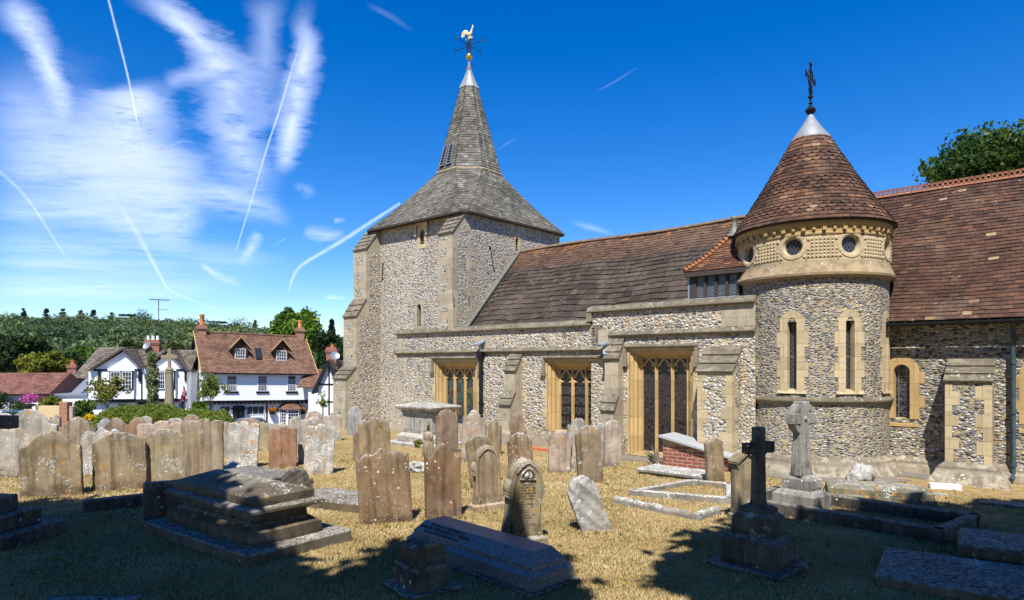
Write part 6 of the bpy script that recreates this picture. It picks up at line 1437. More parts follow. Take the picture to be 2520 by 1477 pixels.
def on_roof(u, v):        # point on the front slope
    o = H2.I @ Vector((0,0,EYE)); d = H2.I.to_3x3() @ Vector(((u-U0)/F, 1, -(v-V0)/F)); k = sl; # z = zEv + (y+e)*k
    t = (zEv+(o.y+e)*k-o.z)/(d.z-d.y*k); return o+d*t
for ua, ub, vs, vt, va in ((577, 604, 881, 857, 831.5), (679, 705, 886, 862, 836.5)):
    a = on_roof(ua, vs+1); b = on_roof(ub, vs+1); y = a.y+.0; x0, x1 = a.x, b.x; z0 = a.z; z1 = H2.hit(ua, vt, 1, y).z; zA = H2.hit((ua+ub)/2, va, 1, y-.2).z; xm = (x0+x1)/2
    mb = MB(); m_ = [(x0-.14, z0-.1), (x1+.14, z0-.1), (x1+.14, z1), (xm, zA-.2), (x0-.14, z1)]; mb.prism(m_, y+.02, y+2.2); dm = mb.build('dormer', M_TILE_D, house)
    sash_xy(dm, x0+.03, x1-.03, z0, z1-.02, y, 4, 3)
    for s in (-1, 1): 
        mb = MB(); mb.bar((xm+s*.01, y-.25, zA), (xm+s*(xm-x0+.42), y-.25, z1-.12), .07, .16); mb.build('barge', M_BLACK, dm)
        mb = MB(); mb.bar((xm, y-.26, zA+.09), (xm+s*(xm-x0+.46), y-.26, z1-.03), .1, .05); mb.build('verge', M_OCHRE, dm)
        mb = MB(); q = [(xm+s*(xm-x0+.46), y-.22, z1-.06), (xm, y-.22, zA+.05), (xm, y+1.6, zA+.05), (xm+s*(xm-x0+.46), y+.55, z1-.06)]; mb.add(q if s < 0 else q[::-1]); mb.build('dormer_roof', M_TILE_H, dm)
mb = MB(); nn = Vector((0,-.06,.06))
q = [on_roof(630,886), on_roof(645,886), on_roof(641,859), on_roof(626.5,859)]; mb.faces([x+nn*.5 for x in q]+[x+nn*1.6 for x in q], [(4,5,6,7),(0,1,5,4),(1,2,6,5),(2,3,7,6),(3,0,4,7)]); sk = mb.build('skylight', M_BLACK, house)
mb = MB(); c = sum(q, Vector())/4; mb.add([c+(x-c)*.72+nn*1.75 for x in q]); mb.build('pane', M_GLASS, sk)
for u0, u1, op in ((557, 582.5, .22), (634, 657.5, .0), (707, 728.5, .18)):
    w = sash(house, H2, u0, u1, 925, 963, 0, 5, 6, M_WPAINT, M_GLASS, None, 'window', op)
    a = H2.hit(u0-4, 966, 1, 0); b = H2.hit(u1+4, 963, 1, 0); mb = MB(); mb.box(a.x, b.x, -.12, .01, a.z, b.z)
    for i in range(9): x = a.x+(b.x-a.x)*(i+.5)/9; mb.box(x-.05, x+.05, -.10, .0, a.z-.07, a.z-.001)
    mb.build('sill', M_BLACK, w)
mb = MB(); mb.box(-.02, Lh+.02, -.03, g0, zJ-.10, zJ-.002); n = 26
for i in range(n): x = .2+(Lh-.4)*i/(n-1); mb.box(x-.07, x+.07, .0, g0-.002, zJ-.36, zJ-.101)
mb.box(Lh-.25, Lh-.12, .05, g0-.002, zJ-1.0, zJ-.101); mb.build('jetty_beam', M_BLACK, house)
# shopfront, door and bay
a = H2.hit(530, 992, 1, g0-.05); b = H2.hit(656.5, 1053, 1, g0-.05); mb = MB(); mb.box(a.x, b.x, g0-.06, g0-.002, a.z-.0, a.z+.35); mb.box(b.x-.08, b.x+.02, g0-.07, g0-.003, -.9, a.z-.001); mb.build('fascia', M_BLACK, house)
for u0, u1, cols in ((540, 567, 2), (606, 651, 3)):
    w = sash(house, H2, u0, u1, 999, 1021, g0-.03, cols, 1, M_WPAINT, M_GLASS, None, 'shop_window')
    a = H2.hit(u0, 1052, 1, g0-.02); b = H2.hit(u1, 1022, 1, g0-.02); mb = MB(); mb.box(a.x, b.x, g0-.05, g0-.002, a.z, b.z)
    for i in range(9): z = a.z+.08+(b.z-a.z-.16)*i/9; mb.box(a.x+.06, b.x-.06, g0-.07, g0-.05, z, z+.04)
    mb.build('louvred_panel', M_WPAINT, w)
a = H2.hit(572, 1058, 1, g0-.02); b = H2.hit(602, 998, 1, g0-.02); mb = MB(); mb.box(a.x, b.x, g0-.05, g0-.002, -.9, b.z); door = mb.build('door', M_BLACK, house)
for i in (0, 1):
    x0 = a.x+(b.x-a.x)*(.12+.44*i); mb = MB(); mb.box(x0, x0+(b.x-a.x)*.32, g0-.06, g0-.051, b.z-1.35, b.z-.55); mb.build('door_pane', M_GLASS, door)
mb = MB(); mb.tube([(a.x-.05, g0-.35, b.z-.3), (b.x+.05, g0-.35, b.z-.3)], .035, 6); mb.box(a.x-.1, b.x+.1, g0-.5, g0-.003, b.z-.22, b.z-.17)
for x in (a.x-.06, b.x+.06): mb.tube([(x,g0-.06,b.z-.25),(x,g0-.2,b.z-.28)], .09, 8)
mb.build('door_hood', M_IRON, door)
a = H2.hit(690, 1046, 1, g0-.5); b = H2.hit(746, 1007, 1, g0-.5); xm = (a.x+b.x)/2; hw = (b.x-a.x)/2; zt = b.z; mb = MB(); y0 = g0-.85
pl_ = [(xm-hw, g0), (xm-hw*.55, y0), (xm+hw*.55, y0), (xm+hw, g0)]; mb.prismz([(x,y) for x,y in pl_], -1, zt); bay = mb.build('bay_window', M_WHITE, house)
f = .06
sash_xy(bay, xm-hw*.48, xm+hw*.48, zt-1.55, zt-.05, y0-.02, 4, 5, M_WPAINT)
for s in (-1, 1):
    A_, B_ = Vector((xm+s*hw*.58, y0, 0)), Vector((xm+s*hw*.97, g0, 0)); mb = MB(); dd = (B_-A_); nrm = Vector((dd.y, -dd.x, 0)).normalized()*(1 if s > 0 else -1)
    if s < 0: nrm = Vector((-abs(dd.y), -abs(dd.x), 0)).normalized()
    for t0, t1, za, zb2 in ((.05,.95,zt-1.5,zt-.06),): mb.add([A_+dd*t0+nrm*.02+Vector((0,0,za)), A_+dd*t1+nrm*.02+Vector((0,0,za)), A_+dd*t1+nrm*.02+Vector((0,0,zb2)), A_+dd*t0+nrm*.02+Vector((0,0,zb2))])
    pn = mb.build('side_pane', M_GLASS, bay); mb = MB()
    for i in range(4): t = .05+.3*i; mb.bar(A_+dd*t+nrm*.03+Vector((0,0,zt-1.5)), A_+dd*t+nrm*.03+Vector((0,0,zt-.06)), .03, .03)
    for i in range(6): z = zt-1.5+1.44*i/5; mb.bar(A_+dd*.05+nrm*.03+Vector((0,0,z)), A_+dd*.95+nrm*.03+Vector((0,0,z)), .03, .03)
    mb.build('glazing_bars', M_WPAINT, bay)
mb = MB(); zb2 = H2.hit(715, 992, 1, g0-.1).z; ov = .22
lo = [(xm-hw-ov, g0, zt+.02), (xm-hw*.55-ov, y0-ov, zt+.02), (xm+hw*.55+ov, y0-ov, zt+.02), (xm+hw+ov, g0, zt+.02)]; hi = [(xm-hw*.62, g0, zb2), (xm-hw*.4, g0-.25, zb2), (xm+hw*.4, g0-.25, zb2), (xm+hw*.62, g0, zb2)]
for i in range(3): roof_tiles(mb, lo[i], lo[i+1], hi[i+1], hi[i], 6, .2, .02)
mb.rings([lo, hi], 0, False); mb.build('bay_roof', M_TILE_H, bay)
mb = MB()
for i in range(8):      # stepped black moulding over the bay
    for s in (-1, 1): x = xm+s*hw*(.5+.1*i); mb.box(x-.08, x+.08, g0-.05, g0-.002, zb2+.12-.13*i, zb2+.30-.13*i)
mb.box(xm-hw*.5, xm+hw*.5, g0-.05, g0-.003, zb2+.14, zb2+.30); mb.build('label_mould', M_BLACK, bay)
mb = MB(); mb.tube([(Lh+.05,-.15,zEv-.15),(Lh-.02,-.05,zEv-.6),(Lh-.02,-.05,zEv-.9)], .05, 6); mb.build('downpipe', M_BLACK, house)
def leaf_cards(c, n, rad, size, flat=1.0):
    """random leaf quads in a ball; returns (4n,3)"""
    d = RNG.normal(size=(n,3)); d /= np.linalg.norm(d, axis=1)[:,None]; r = RNG.random(n)**.45
    pos = np.asarray(c)+d*(r[:,None])*np.asarray(rad)
    return cards(pos, size)
def cards(pos, size, asp=.62):
    n = len(pos); a = RNG.normal(size=(n,3)); a /= np.linalg.norm(a, axis=1)[:,None]; b = np.cross(a, RNG.normal(size=(n,3))); b /= np.linalg.norm(b, axis=1)[:,None]
    s = (np.asarray(size)*(.6+.8*RNG.random(n)))[:,None]; a *= s; b *= s*asp
    return np.stack([pos-a, pos-b, pos+a, pos+b], 1).reshape(-1, 3)
def basket(u, v, label):
    q = H2.w(H2.hit(u, v, 1, g0-.28)); r = thing('flower_basket', label, 'flower basket', q, HY, 'flower baskets on the white house'); mb = MB(); mb.lathe([(.08,-.32),(.26,-.25),(.33,-.05),(.30,-.02)], (0,0), 12, cap=True); mb.tube([(0,.28,.62),(0,.0,.60),(0,0,.02)], .012, 4); mb.build('trough', M_BLACK, r)
    vs = leaf_cards((0,0,.14), 420, (.42,.26,.26), .05); bulk('flowers', vs, 4, L_ORF, RNG.random(420), r)
basket(670, 1012, 'orange flower basket on the white house wall left of the bay window'); basket(744, 1012, 'orange flower basket right of the bay window, half hidden by a headstone')
# ---------------------------------------------------------------- timbered house with two gables
Y1 = 54; p = P(218, 1056, Y1); TY = math.radians(14); H1 = Frame(p, TY)
h1 = thing('gabled_house', 'white and black timbered house with two front gables and a brick chimney', 'house', p, TY)
X = lambda u, v=950, y=0: H1.hit(u, v, 1, y).x
Z = lambda v, u=320, y=0: H1.hit(u, v, 1, y).z
L1 = X(459); zj = Z(983); zT = Z(907); D1 = 6.5
mb = MB(); mb.box(0, L1, .35, D1, -1, zj+.01); mb.box(0, L1, 0, D1, zj, zT-.0)
g1 = (X(216, 912, -.4), X(301, 858, -.4), X(349, 905, -.4), Z(857, 300, -.4), Z(911, 216, -.4), Z(905, 349, -.4)); g2 = (X(352, 905, -.4), X(411, 860, -.4), X(463, 917, -.4), Z(860, 411, -.4), Z(905, 352, -.4), Z(914, 463, -.4))
for gx0, gxm, gx1, gz, za, zb2 in (g1, g2): mb.prism([(max(.01,gx0+.35), zT-.05), (min(L1-.01, gx1-.2), zT-.05), (gxm, gz-.25)], .0-.002, 3.0)
mb.build('wall', M_WHITE, h1)
zR1 = Z(862, 440, D1/2); mb = MB(); mb.add([(-.1, 0.2, zT-.3), (L1+.3, 0.2, zT-.3), (L1+.3, D1/2, zR1), (X(252, 862, D1/2), D1/2, zR1)]); mb.add([(L1+.3, D1+.3, zT-.3), (-.1, D1+.3, zT-.3), (X(252, 862, D1/2), D1/2, zR1), (L1+.3, D1/2, zR1)]); mb.add([(-.1,.2,zT-.3),(X(252,862,D1/2),D1/2,zR1),(-.1,D1+.3,zT-.3)])
rf = mb.build('roof', M_TIMBER, h1); mb = MB()
roof_tiles(mb, (-.1,.2,zT-.29), (L1+.3,.2,zT-.29), (L1+.3,D1/2,zR1+.01), (X(252,862,D1/2),D1/2,zR1+.01), 20, .3, .03)
for gx0, gxm, gx1, gz, za, zb2 in (g1, g2):
    yb = D1/2+.3
    roof_tiles(mb, (gx0,yb,za), (gx0,-.4,za), (gxm,-.4,gz), (gxm,yb,gz), 14, .3, .03); roof_tiles(mb, (gx1,-.4,zb2), (gx1,yb,zb2), (gxm,yb,gz), (gxm,-.4,gz), 14, .3, .03)
mb.build('tile_covering', M_TILE_G, rf)
mb = MB()
for gx0, gxm, gx1, gz, za, zb2 in (g1, g2):
    yb = D1/2+.3; mb.faces([(gx0,-.38,za-.02),(gxm,-.38,gz-.02),(gxm,yb,gz-.02),(gx0,yb,za-.02)], [(0,1,2,3)]); mb.faces([(gx1,-.38,zb2-.02),(gxm,-.38,gz-.02),(gxm,yb,gz-.02),(gx1,yb,zb2-.02)], [(0,1,2,3)])
    mb.bar((gx0,-.36,za-.07),(gxm,-.36,gz-.07),.07,.15); mb.bar((gx1,-.36,zb2-.07),(gxm,-.36,gz-.07),.07,.15)
mb.build('gable_roof', M_TIMBER, rf)
mb = MB()
for (gx0, gxm, gx1, gz, za, zb2), vb_ in ((g1, 906), (g2, 908)): 
    z = zT-.12; mb.box(max(.0,gx0+.3), gx1-.1, -.05, -.003, z-.10, z+.07)
    for x in (gx0+.75, gx1-.28): mb.box(x-.09, x+.09, -.14, -.003, z-1.0, z-.101)
mb.box(X(349)-.05, X(349)+.05, -.06, -.003, zj, zT-.3); mb.box(0, L1, -.04, .34, zj-.26, zj-.01)
for u in (340, 353, 447): x = X(u); mb.box(x-.1, x+.1, .1, .348, zj-1.25, zj-.261)
mb.box(X(346)-.05, X(346)+.05, .25, .347, -.8, zj-.261); mb.build('timber_beam', M_BLACK, h1)
for u0, u1, gm in ((271, 327, M_GLASS), (387, 430, M_GLASS)):
    x0, x1 = X(u0, 935, -.3), X(u1, 935, -.3); zb2, zt = Z(958, 300, -.3), Z(914, 300, -.3); mb = MB(); mb.box(x0-.05, x1+.05, -.30, -.003, zj+.06, zt+.02); ori = mb.build('oriel', M_WHITE, h1)
    mb = MB(); mb.box(x0-.06, x1+.06, -.34, -.301, zb2-.06, zt+.03); fr_ = mb.build('oriel_frame', M_BLACK, ori); mb = MB(); mb.box(x0-.15, x1+.15, -.42, -.002, zt+.05, zt+.25); mb.build('oriel_roof', M_WHITE, ori)
    m_ = (x0+x1)/2; sash_xy(ori, x0+.06, m_-.06, zb2, zt-.02, -.36, 3, 4); sash_xy(ori, m_+.06, x1-.06, zb2, zt-.02, -.36, 3, 4)
sash(h1, H1, 385, 395, 995, 1010, .33, 2, 2); sash(h1, H1, 399, 410, 995, 1010, .33, 2, 2); sash(h1, H1, 290, 314, 992, 1008, .33, 4, 2)
x0 = X(359, 850, D1/2); x1 = X(394, 850, D1/2); chimney(h1, x0, x1, D1/2-.35, D1/2+.35, zR1-.7, Z(836, 376, D1/2), M_BRICK, 3, M_WPAINT, .35, .12)
pa = H1.hit(391, 836, 1, D1/2); pb = H1.hit(390, 738, 1, D1/2); mb = MB(); mb.tube([pa-Vector((0,0,.6)), pb], .035, 6); q = H1.hit(369, 737, 1, D1/2); s = H1.hit(416, 739, 1, D1/2); mb.tube([q, s], .025, 5)
for i in range(17): t = i/16; c = q*(1-t)+s*t; mb.tube([c+Vector((0,-.25,0)), c+Vector((0,.25,0))], .012, 4); mb.tube([c+Vector((0,0,-.10)), c+Vector((0,0,.1))], .012, 4)
q = H1.hit(391, 762, 1, D1/2); s = H1.hit(413, 763, 1, D1/2); mb.tube([q, s], .022, 5); mb.build('television_aerial', M_TIMBER, h1)
q = H1.hit(363, 852, 1, D1/2-.6); mb = MB(); mb.lathe([(.001,.0),(.2,.03),(.36,.10),(.37,.11),(.2,.045),(.001,.02)], (0,0), 18); mb.tube([(0,0,.05),(.15,.2,.35)], .02, 4); o = mb.build('satellite_dish', M_GREYMETAL, h1, smooth=40); o.location = q; o.rotation_euler = (1.1,0,-.5)
# link block between the two houses
p = P(452, 1056, 57.5); fr = Frame(p, TY); lk = thing('link_building', 'small white link block with a tall narrow window between the two houses', 'building', p, TY); x1 = fr.hit(476, 950, 1, 0).x; zt = fr.hit(460, 917, 1, 0).z; zm = fr.hit(460, 985, 1, 0).z
mb = MB(); mb.box(-.6, x1+.3, 0, 4, -1, zt); mb.build('wall', M_WHITE, lk); mb = MB(); mb.box(-.7, x1+.4, -.15, 4, zt+.002, zt+.2); mb.build('roof', M_GREYMETAL, lk); sash(lk, fr, 456, 464.5, 933, 961, -.01, 2, 3, M_WPAINT, M_BLIND, M_BLACK)
mb = MB(); a = fr.hit(447, 1020, 1, -.02); b = fr.hit(462, 984, 1, -.02); mb.box(a.x, b.x, -.03, -.002, -.5, b.z); mb.build('doorway', M_DARKIN, lk)
# white flat-roofed extension on the left
p = P(140, 1020, 58); fr = Frame(p, .1); ex = thing('white_outbuilding', 'low white outbuilding with a grey roof left of the timbered house', 'building', p, .1); zt = fr.hit(170, 974, 1, 0).z; x1 = fr.hit(216, 990, 1, 0).x
mb = MB(); mb.box(0, x1, 0, 4, -2.5, zt); mb.build('wall', M_WHITE, ex); mb = MB(); mb.box(-.15, x1, -.2, 4.1, zt+.002, zt+.2); a, b = fr.hit(185, 966, 1, 1).x, fr.hit(214, 950, 1, 1).x
mb.faces([(a,.2,zt+.2),(a+.9,.2,zt+.2),(b,3,zt+1.7),(b-1.2,3,zt+1.5)], [(0,1,2,3)]); mb.build('roof', M_GREYMETAL, ex)
# old roof and chimney further left
p = P(186, 1000, 72); fr = Frame(p, .2); ob = thing('brick_cottage', 'small brick cottage with steep brown roof half hidden by shrubs', 'house', p, .2); mb = MB(); mb.box(0, 3.2, 0, 5, -3, 3.6); mb.build('wall', M_BRICK, ob); mb = MB(); zr = fr.hit(228, 855, 1, 2.5).z
roof_tiles(mb, (-.3,-.4,3.2), (4.2,-.4,3.2), (4.2,2.5,zr), (1.4,2.5,zr), 16, .3, .03); mb.faces([(-.3,-.38,3.17),(4.2,-.38,3.17),(4.2,2.5,zr-.02),(1.4,2.5,zr-.02)], [(0,1,2,3)]); mb.build('roof', M_TILE_G, ob); a = fr.hit(180, 905, 1, 0).x; chimney(ob, a-.7, a+.2, .2, .9, 2.5, fr.hit(185, 897, 1, 0).z, M_BRICK, 1, M_TERRA, .5, .2)
# shop at far left
p = P(-40, 1030, 57); fr = Frame(p, math.radians(6)); shop = thing('white_shop', 'single-storey white shop front under a red brown tiled roof at the far left', 'shop', p, math.radians(6)); x1 = fr.hit(123, 990, 1, 0).x; ze = fr.hit(60, 970, 1, -.3).z; zr = fr.hit(60, 918, 1, 3).z
mb = MB(); mb.box(-4, x1, 0, 6, -2, ze+.02); mb.build('wall', M_WHITE, shop); mb = MB(); q = [(-4.2,-.35,ze), (x1+.15,-.35,ze), (x1+.15,3,zr), (-4.2,3,zr)]; mb.add(q); mb.add([(x1+.15,6.3,ze),(-4.2,6.3,ze),(-4.2,3,zr),(x1+.15,3,zr)]); mb.add([(x1+.1,-.35,ze),(x1+.1,6.3,ze),(x1+.1,3,zr)]); sr = mb.build('roof', M_BRICK, shop); mb = MB(); roof_tiles(mb, (-4.2,-.36,ze+.01), (x1+.15,-.36,ze+.01), (x1+.15,3,zr+.01), (-4.2,3,zr+.01), 26, .22, .02); mb.build('tile_covering', M_TILE_S, sr)
mb = MB(); mb.box(-4.2, x1+.15, -.45, -.36, ze-.12, ze+.0); mb.build('gutter', M_BLACK, shop)
a = fr.hit(18, 1010, 1, 0); b = fr.hit(54, 972, 1, 0); mb = MB(); xm, r_ = (a.x+b.x)/2, (b.x-a.x)*.36; zs = ze-.3-r_-.25; mb.prism([(xm-r_, zs-1.6), (xm+r_, zs-1.6), (xm+r_, zs)]+[(xm+r_*math.cos(t), zs+r_*math.sin(t)) for t in [PI*i/12 for i in range(1,12)]]+[(xm-r_, zs)], -.03, -.002); aw = mb.build('arched_window', M_GLASS, shop); mb = MB()
for i in range(-2, 3): x = xm+r_*i/2; mb.box(x-.03, x+.03, -.06, -.031, zs-1.6, zs)
for i in range(5): z = zs-1.6*i/4; mb.box(xm-r_, xm+r_, -.062, -.031, z-.025, z+.025)
for t in (PI*.25, PI*.5, PI*.75): mb.bar((xm,-.05,zs),(xm+r_*math.cos(t),-.05,zs+r_*math.sin(t)),.04,.03)
mb.tube([(xm+r_*math.cos(t),-.045,zs+r_*math.sin(t)) for t in [PI*i/12 for i in range(13)]], .035, 5); mb.build('glazing_bars', M_WPAINT, aw)
for u0, u1 in ((-10, 9), (62, 81), (93, 106)): sash(shop, fr, u0, u1, 975, 1010, -.01, 1, 2, M_WPAINT)
a = fr.hit(108, 1010, 1, -.02).x; mb = MB(); mb.box(a, x1+.001, -.02, .5, -2, ze-.05); mb.build('brick_pier', M_BRICK, shop)
q = fr.w(fr.hit(73, 988, 1, -1.2)); r = thing('flower_planter', 'tall planter of pink flowers above yellow ones before the shop', 'planter', (q.x, q.y, q.z-1.5), 0); mb = MB(); mb.lathe([(.28,-1.6),(.4,.1),(.42,.15),(.1,.15),(.1,1.0),(.5,1.15),(.52,1.25)], (0,0), 14, cap=True); mb.build('stand', M_TIMBER, r); bulk('yellow_flowers', leaf_cards((0,0,.35), 500, (.75,.5,.28), .06), 4, L_YELF, RNG.random(500), r); bulk('pink_flowers', leaf_cards((0,0,1.75), 700, (.85,.6,.48), .07), 4, L_PINKF, RNG.random(700), r)
for u, v, lab, L_, rad in ((47, 1000, 'clipped green bush in front of the shop window', L_MID, .55), (2, 985, 'dark hanging basket at the far left edge', L_OAK, .8), (108, 985, 'reddish flower ball on the brick pier by the shop', L_PINKF, .42)):
    q = fr.w(fr.hit(u, v, 1, -1.0)); o = bulk('potted_shrub', leaf_cards((0,0,0), 700, (rad,)*3, .08), 4, L_, RNG.random(700)*.6); o.location = q; tag(o, lab, 'shrub')
# cottage gable right of the white house
p = P(783, 1040, 50); CYW = math.radians(2); fr = Frame(p, CYW); ct = thing('timbered_cottage', 'white black-timbered cottage gable with satellite dish beside the church tower', 'house', p, CYW); xm = fr.hit(810, 890, 1, 0).x; za = fr.hit(810, 886, 1, -.2).z; zl = fr.hit(784, 955, 1, 0).z; xr = 2*xm
mb = MB(); mb.prism([(0,-2), (xr,-2), (xr,zl), (xm,za-.15), (0,zl)], 0, 7); mb.build('wall', M_WHITE, ct); mb = MB(); yb = 7
for s in (-1, 1): q = [(xm+s*(xm+.35), -.35, zl-.35), (xm, -.35, za), (xm, yb, za), (xm+s*(xm+.35), yb, zl-.35)]; mb.faces(q+[(a,b,c-.1) for a,b,c in q], [(0,1,2,3),(7,6,5,4),(0,4,5,1)])
rf = mb.build('roof', M_BLACK, ct); mb = MB(); roof_tiles(mb, (xr+.37,-.36,zl-.34), (xr+.37,yb,zl-.34), (xm,yb,za+.01), (xm,-.36,za+.01), 18, .3, .025); roof_tiles(mb, (-.37,yb,zl-.34), (-.37,-.36,zl-.34), (xm,-.36,za+.01), (xm,yb,za+.01), 18, .3, .025); mb.build('tile_covering', M_TILE_H, rf)
mb = MB()
for s in (-1, 1): mb.bar((xm+s*(xm+.35), -.37, zl-.45), (xm, -.37, za-.1), .07, .22)
mb.box(xm-.06, xm+.06, -.03, -.002, -1, za-.5); mb.box(.05, xr-.05, -.035, -.003, fr.hit(800, 946, 1, 0).z-.06, fr.hit(800, 946, 1, 0).z+.06); mb.box(.05, xr, -.04, -.004, fr.hit(800, 989, 1, 0).z-.05, fr.hit(800, 989, 1, 0).z+.05); mb.build('timber_beam', M_BLACK, ct)
sash(ct, fr, 795, 802, 960, 971, -.01, 1, 2); c = fr.hit(818, 880, 1, 1.8); chimney(ct, c.x-.4, c.x+.4, 1.4, 2.2, za-1.2, fr.hit(818, 855, 1, 1.8).z, M_BRICK, 1, M_TERRA, .25, .15)
q = fr.hit(823, 877, 1, -.3); mb = MB(); mb.lathe([(.001,.0),(.2,.03),(.36,.10),(.37,.11),(.2,.045),(.001,.02)], (0,0), 18); mb.tube([(0,0,.05),(.1,.1,.35)], .02, 4); o = mb.build('satellite_dish', M_GREYMETAL, ct, smooth=40); o.location = q; o.rotation_euler = (1.0,0,.5)
p = P(772, 1040, 60); fr = Frame(p, CYW); o2 = thing('rear_cottage', 'red-roofed cottage glimpsed between the white house and the timbered gable', 'house', p, CYW); mb = MB(); zt = fr.hit(775, 951, 1, 0).z; mb.box(-.5, 4, 0, 5, -2, zt); mb.build('wall', M_WHITE, o2); mb = MB(); zr = fr.hit(785, 909, 1, 2.5).z; roof_tiles(mb, (-1.5,-.3,zt-.1), (4.3,-.3,zt-.1), (4.3,2.5,zr), (-1.5,2.5,zr), 16, .28, .025); mb.add([(-1.5,-.29,zt-.12),(4.3,-.29,zt-.12),(4.3,2.5,zr-.02),(-1.5,2.5,zr-.02)]); mb.build('roof', M_TILE_H, o2)
# war memorial
p = P(417, 1010, 37); zg = fall(p.x, p.y); r = thing('war_memorial', 'tall stone memorial cross on a tapering shaft rising behind the hedge', 'memorial', (p.x, p.y, zg), math.radians(12)); s = 37/F; zz2 = lambda v: EYE-(v-V0)/F*37-zg
mb = MB(); sq = lambda h, z, c=0: [(-h+c,-h,z),(h-c,-h,z),(h,-h+c,z),(h,h-c,z),(h-c,h,z),(-h+c,h,z),(-h,h-c,z),(-h,-h+c,z)]
mb.rings([sq(.42,-.2,.02), sq(.42,zz2(1006)-.25,.02), sq(.30,zz2(1004),.02)], 0, True, True, True); mb.build('base', M_MEMO, r, smooth=15)
mb = MB(); mb.rings([sq(.24,zz2(1004),.08), sq(.165,zz2(918),.05)], 0, True, False, True); mb.build('shaft', M_MEMO, r)
mb = MB(); mb.rings([sq(.17,zz2(918),.05), sq(.20,zz2(917),.05), sq(.20,zz2(914),.05), sq(.15,zz2(913),.05), sq(.20,zz2(910),.06), sq(.10,zz2(903),.03)], 0, True, False, False); h = .085; mb.box(-h, h, -.08, .08, zz2(908), zz2(858)); c = zz2(878); mb.box(-.44, .44, -.08+.002, .078, c-.1, c+.1)
for sx in (-1,1):
    for sz in (-1,1): mb.prism([(sx*h, c+sz*.1), (sx*(h+.14), c+sz*.1), (sx*(h+.05), c+sz*.15), (sx*h, c+sz*.24)], -.07, .07)
mb.build('cross', M_MEMO, r)
# union flag on a short pole
q = P(449, 976, 53); r = thing('flag', 'union flag hanging from a sloping pole beside the timbered house', 'flag', q, 0); mb = MB(); mb.tube([(.28,.6,-2.6),(.10,0,1.0)], .03, 6); mb.build('pole', M_WPAINT, r)
def flagmat():
    b = NB('union_flag'); uv = b.sep(b.n('TexCoord').outputs['UV']); x, y = b.math('ABSOLUTE', b.math('SUBTRACT', uv[0], .5)), b.math('ABSOLUTE', b.math('SUBTRACT', uv[1], .5))
    dg = b.math('ABSOLUTE', b.math('SUBTRACT', x, y)); c = b.mix(b.math('LESS_THAN', dg, .09), (.01,.02,.16), (.75,.75,.75)); c = b.mix(b.math('LESS_THAN', dg, .035), c, (.5,.01,.03)); mn = b.math('MINIMUM', x, y)
    c = b.mix(b.math('LESS_THAN', mn, .14), c, (.75,.75,.75)); c = b.mix(b.math('LESS_THAN', mn, .085), c, (.5,.01,.03)); return b.done(c, .8)
mb = MB(); nx, ny = 8, 14; g_ = {}
pts = [[(.10-.32*(j/ny)*(1-.0)+.36*(i/nx)*(.5+.5*math.sin(j*.35))-.05, .1*math.sin(i*1.5+j*.4), .95-1.75*(j/ny)-.25*(i/nx)) for i in range(nx+1)] for j in range(ny+1)]
mb.rings(pts, 0, False); o = mb.build('cloth', flagmat(), r, smooth=80); uvl = o.data.uv_layers.new(name='UVMap'); k = 0
for pl_ in o.data.polygons:
    for li in pl_.loop_indices: vi = o.data.loops[li].vertex_index; uvl.data[li].uv = ((vi % (nx+1))/nx, (vi//(nx+1))/ny)
# brick pillar, stone post, wall
for nm, lab, cat, u0, u1, v0, Yq, m in (('brick_pillar','orange brick gate pillar rising above the headstones','pillar',152,172,989,36,M_BRICKP), ('stone_post','pale mottled stone post beside the brick pillar','post',173,182,1000,36,S_PINK)):
    q = P((u0+u1)/2, 1000, Yq); zg = fall(q.x, q.y); w = (u1-u0)/F*Yq/2; zt = EYE-(v0-V0)/F*Yq; mb = MB(); mb.cbox(-w, w, -w, w, zg-.1-zg, zt-zg-.08, .01); mb.cbox(-w*1.05, w*1.05, -w*1.05, w*1.05, zt-zg-.08, zt-zg, .02); o = mb.build(nm, m, None); o.location = (q.x, q.y, zg); tag(o, lab, cat)
q = P(135, 1010, 37.5); zg = fall(q.x, q.y); mb = MB(); mb.box(-.9,.42,-.12,.12,-.2,2.2-106/F*37-zg+.05); o = mb.build('garden_wall', M_BOARD, None); o.location = (q.x, q.y, zg); tag(o, 'short pale yellow garden wall left of the brick pillar', 'wall')
# churchyard boundary wall, low flint
mb = MB(); a, b = P(640, 1060, 31), P(860, 1060, 27.5); d = (b-a); Lw = Vector((d.x,d.y,0)).length; zg = fall(a.x, a.y); mb.box(0, Lw, -.15, .15, -.6, 1.0-.2); o = mb.build('boundary_wall', M_FLINT_T, None); o.location = (a.x, a.y, zg); o.rotation_euler = (0,0,math.atan2(d.y,d.x)); tag(o, 'low flint churchyard boundary wall glimpsed behind the headstones', 'wall')
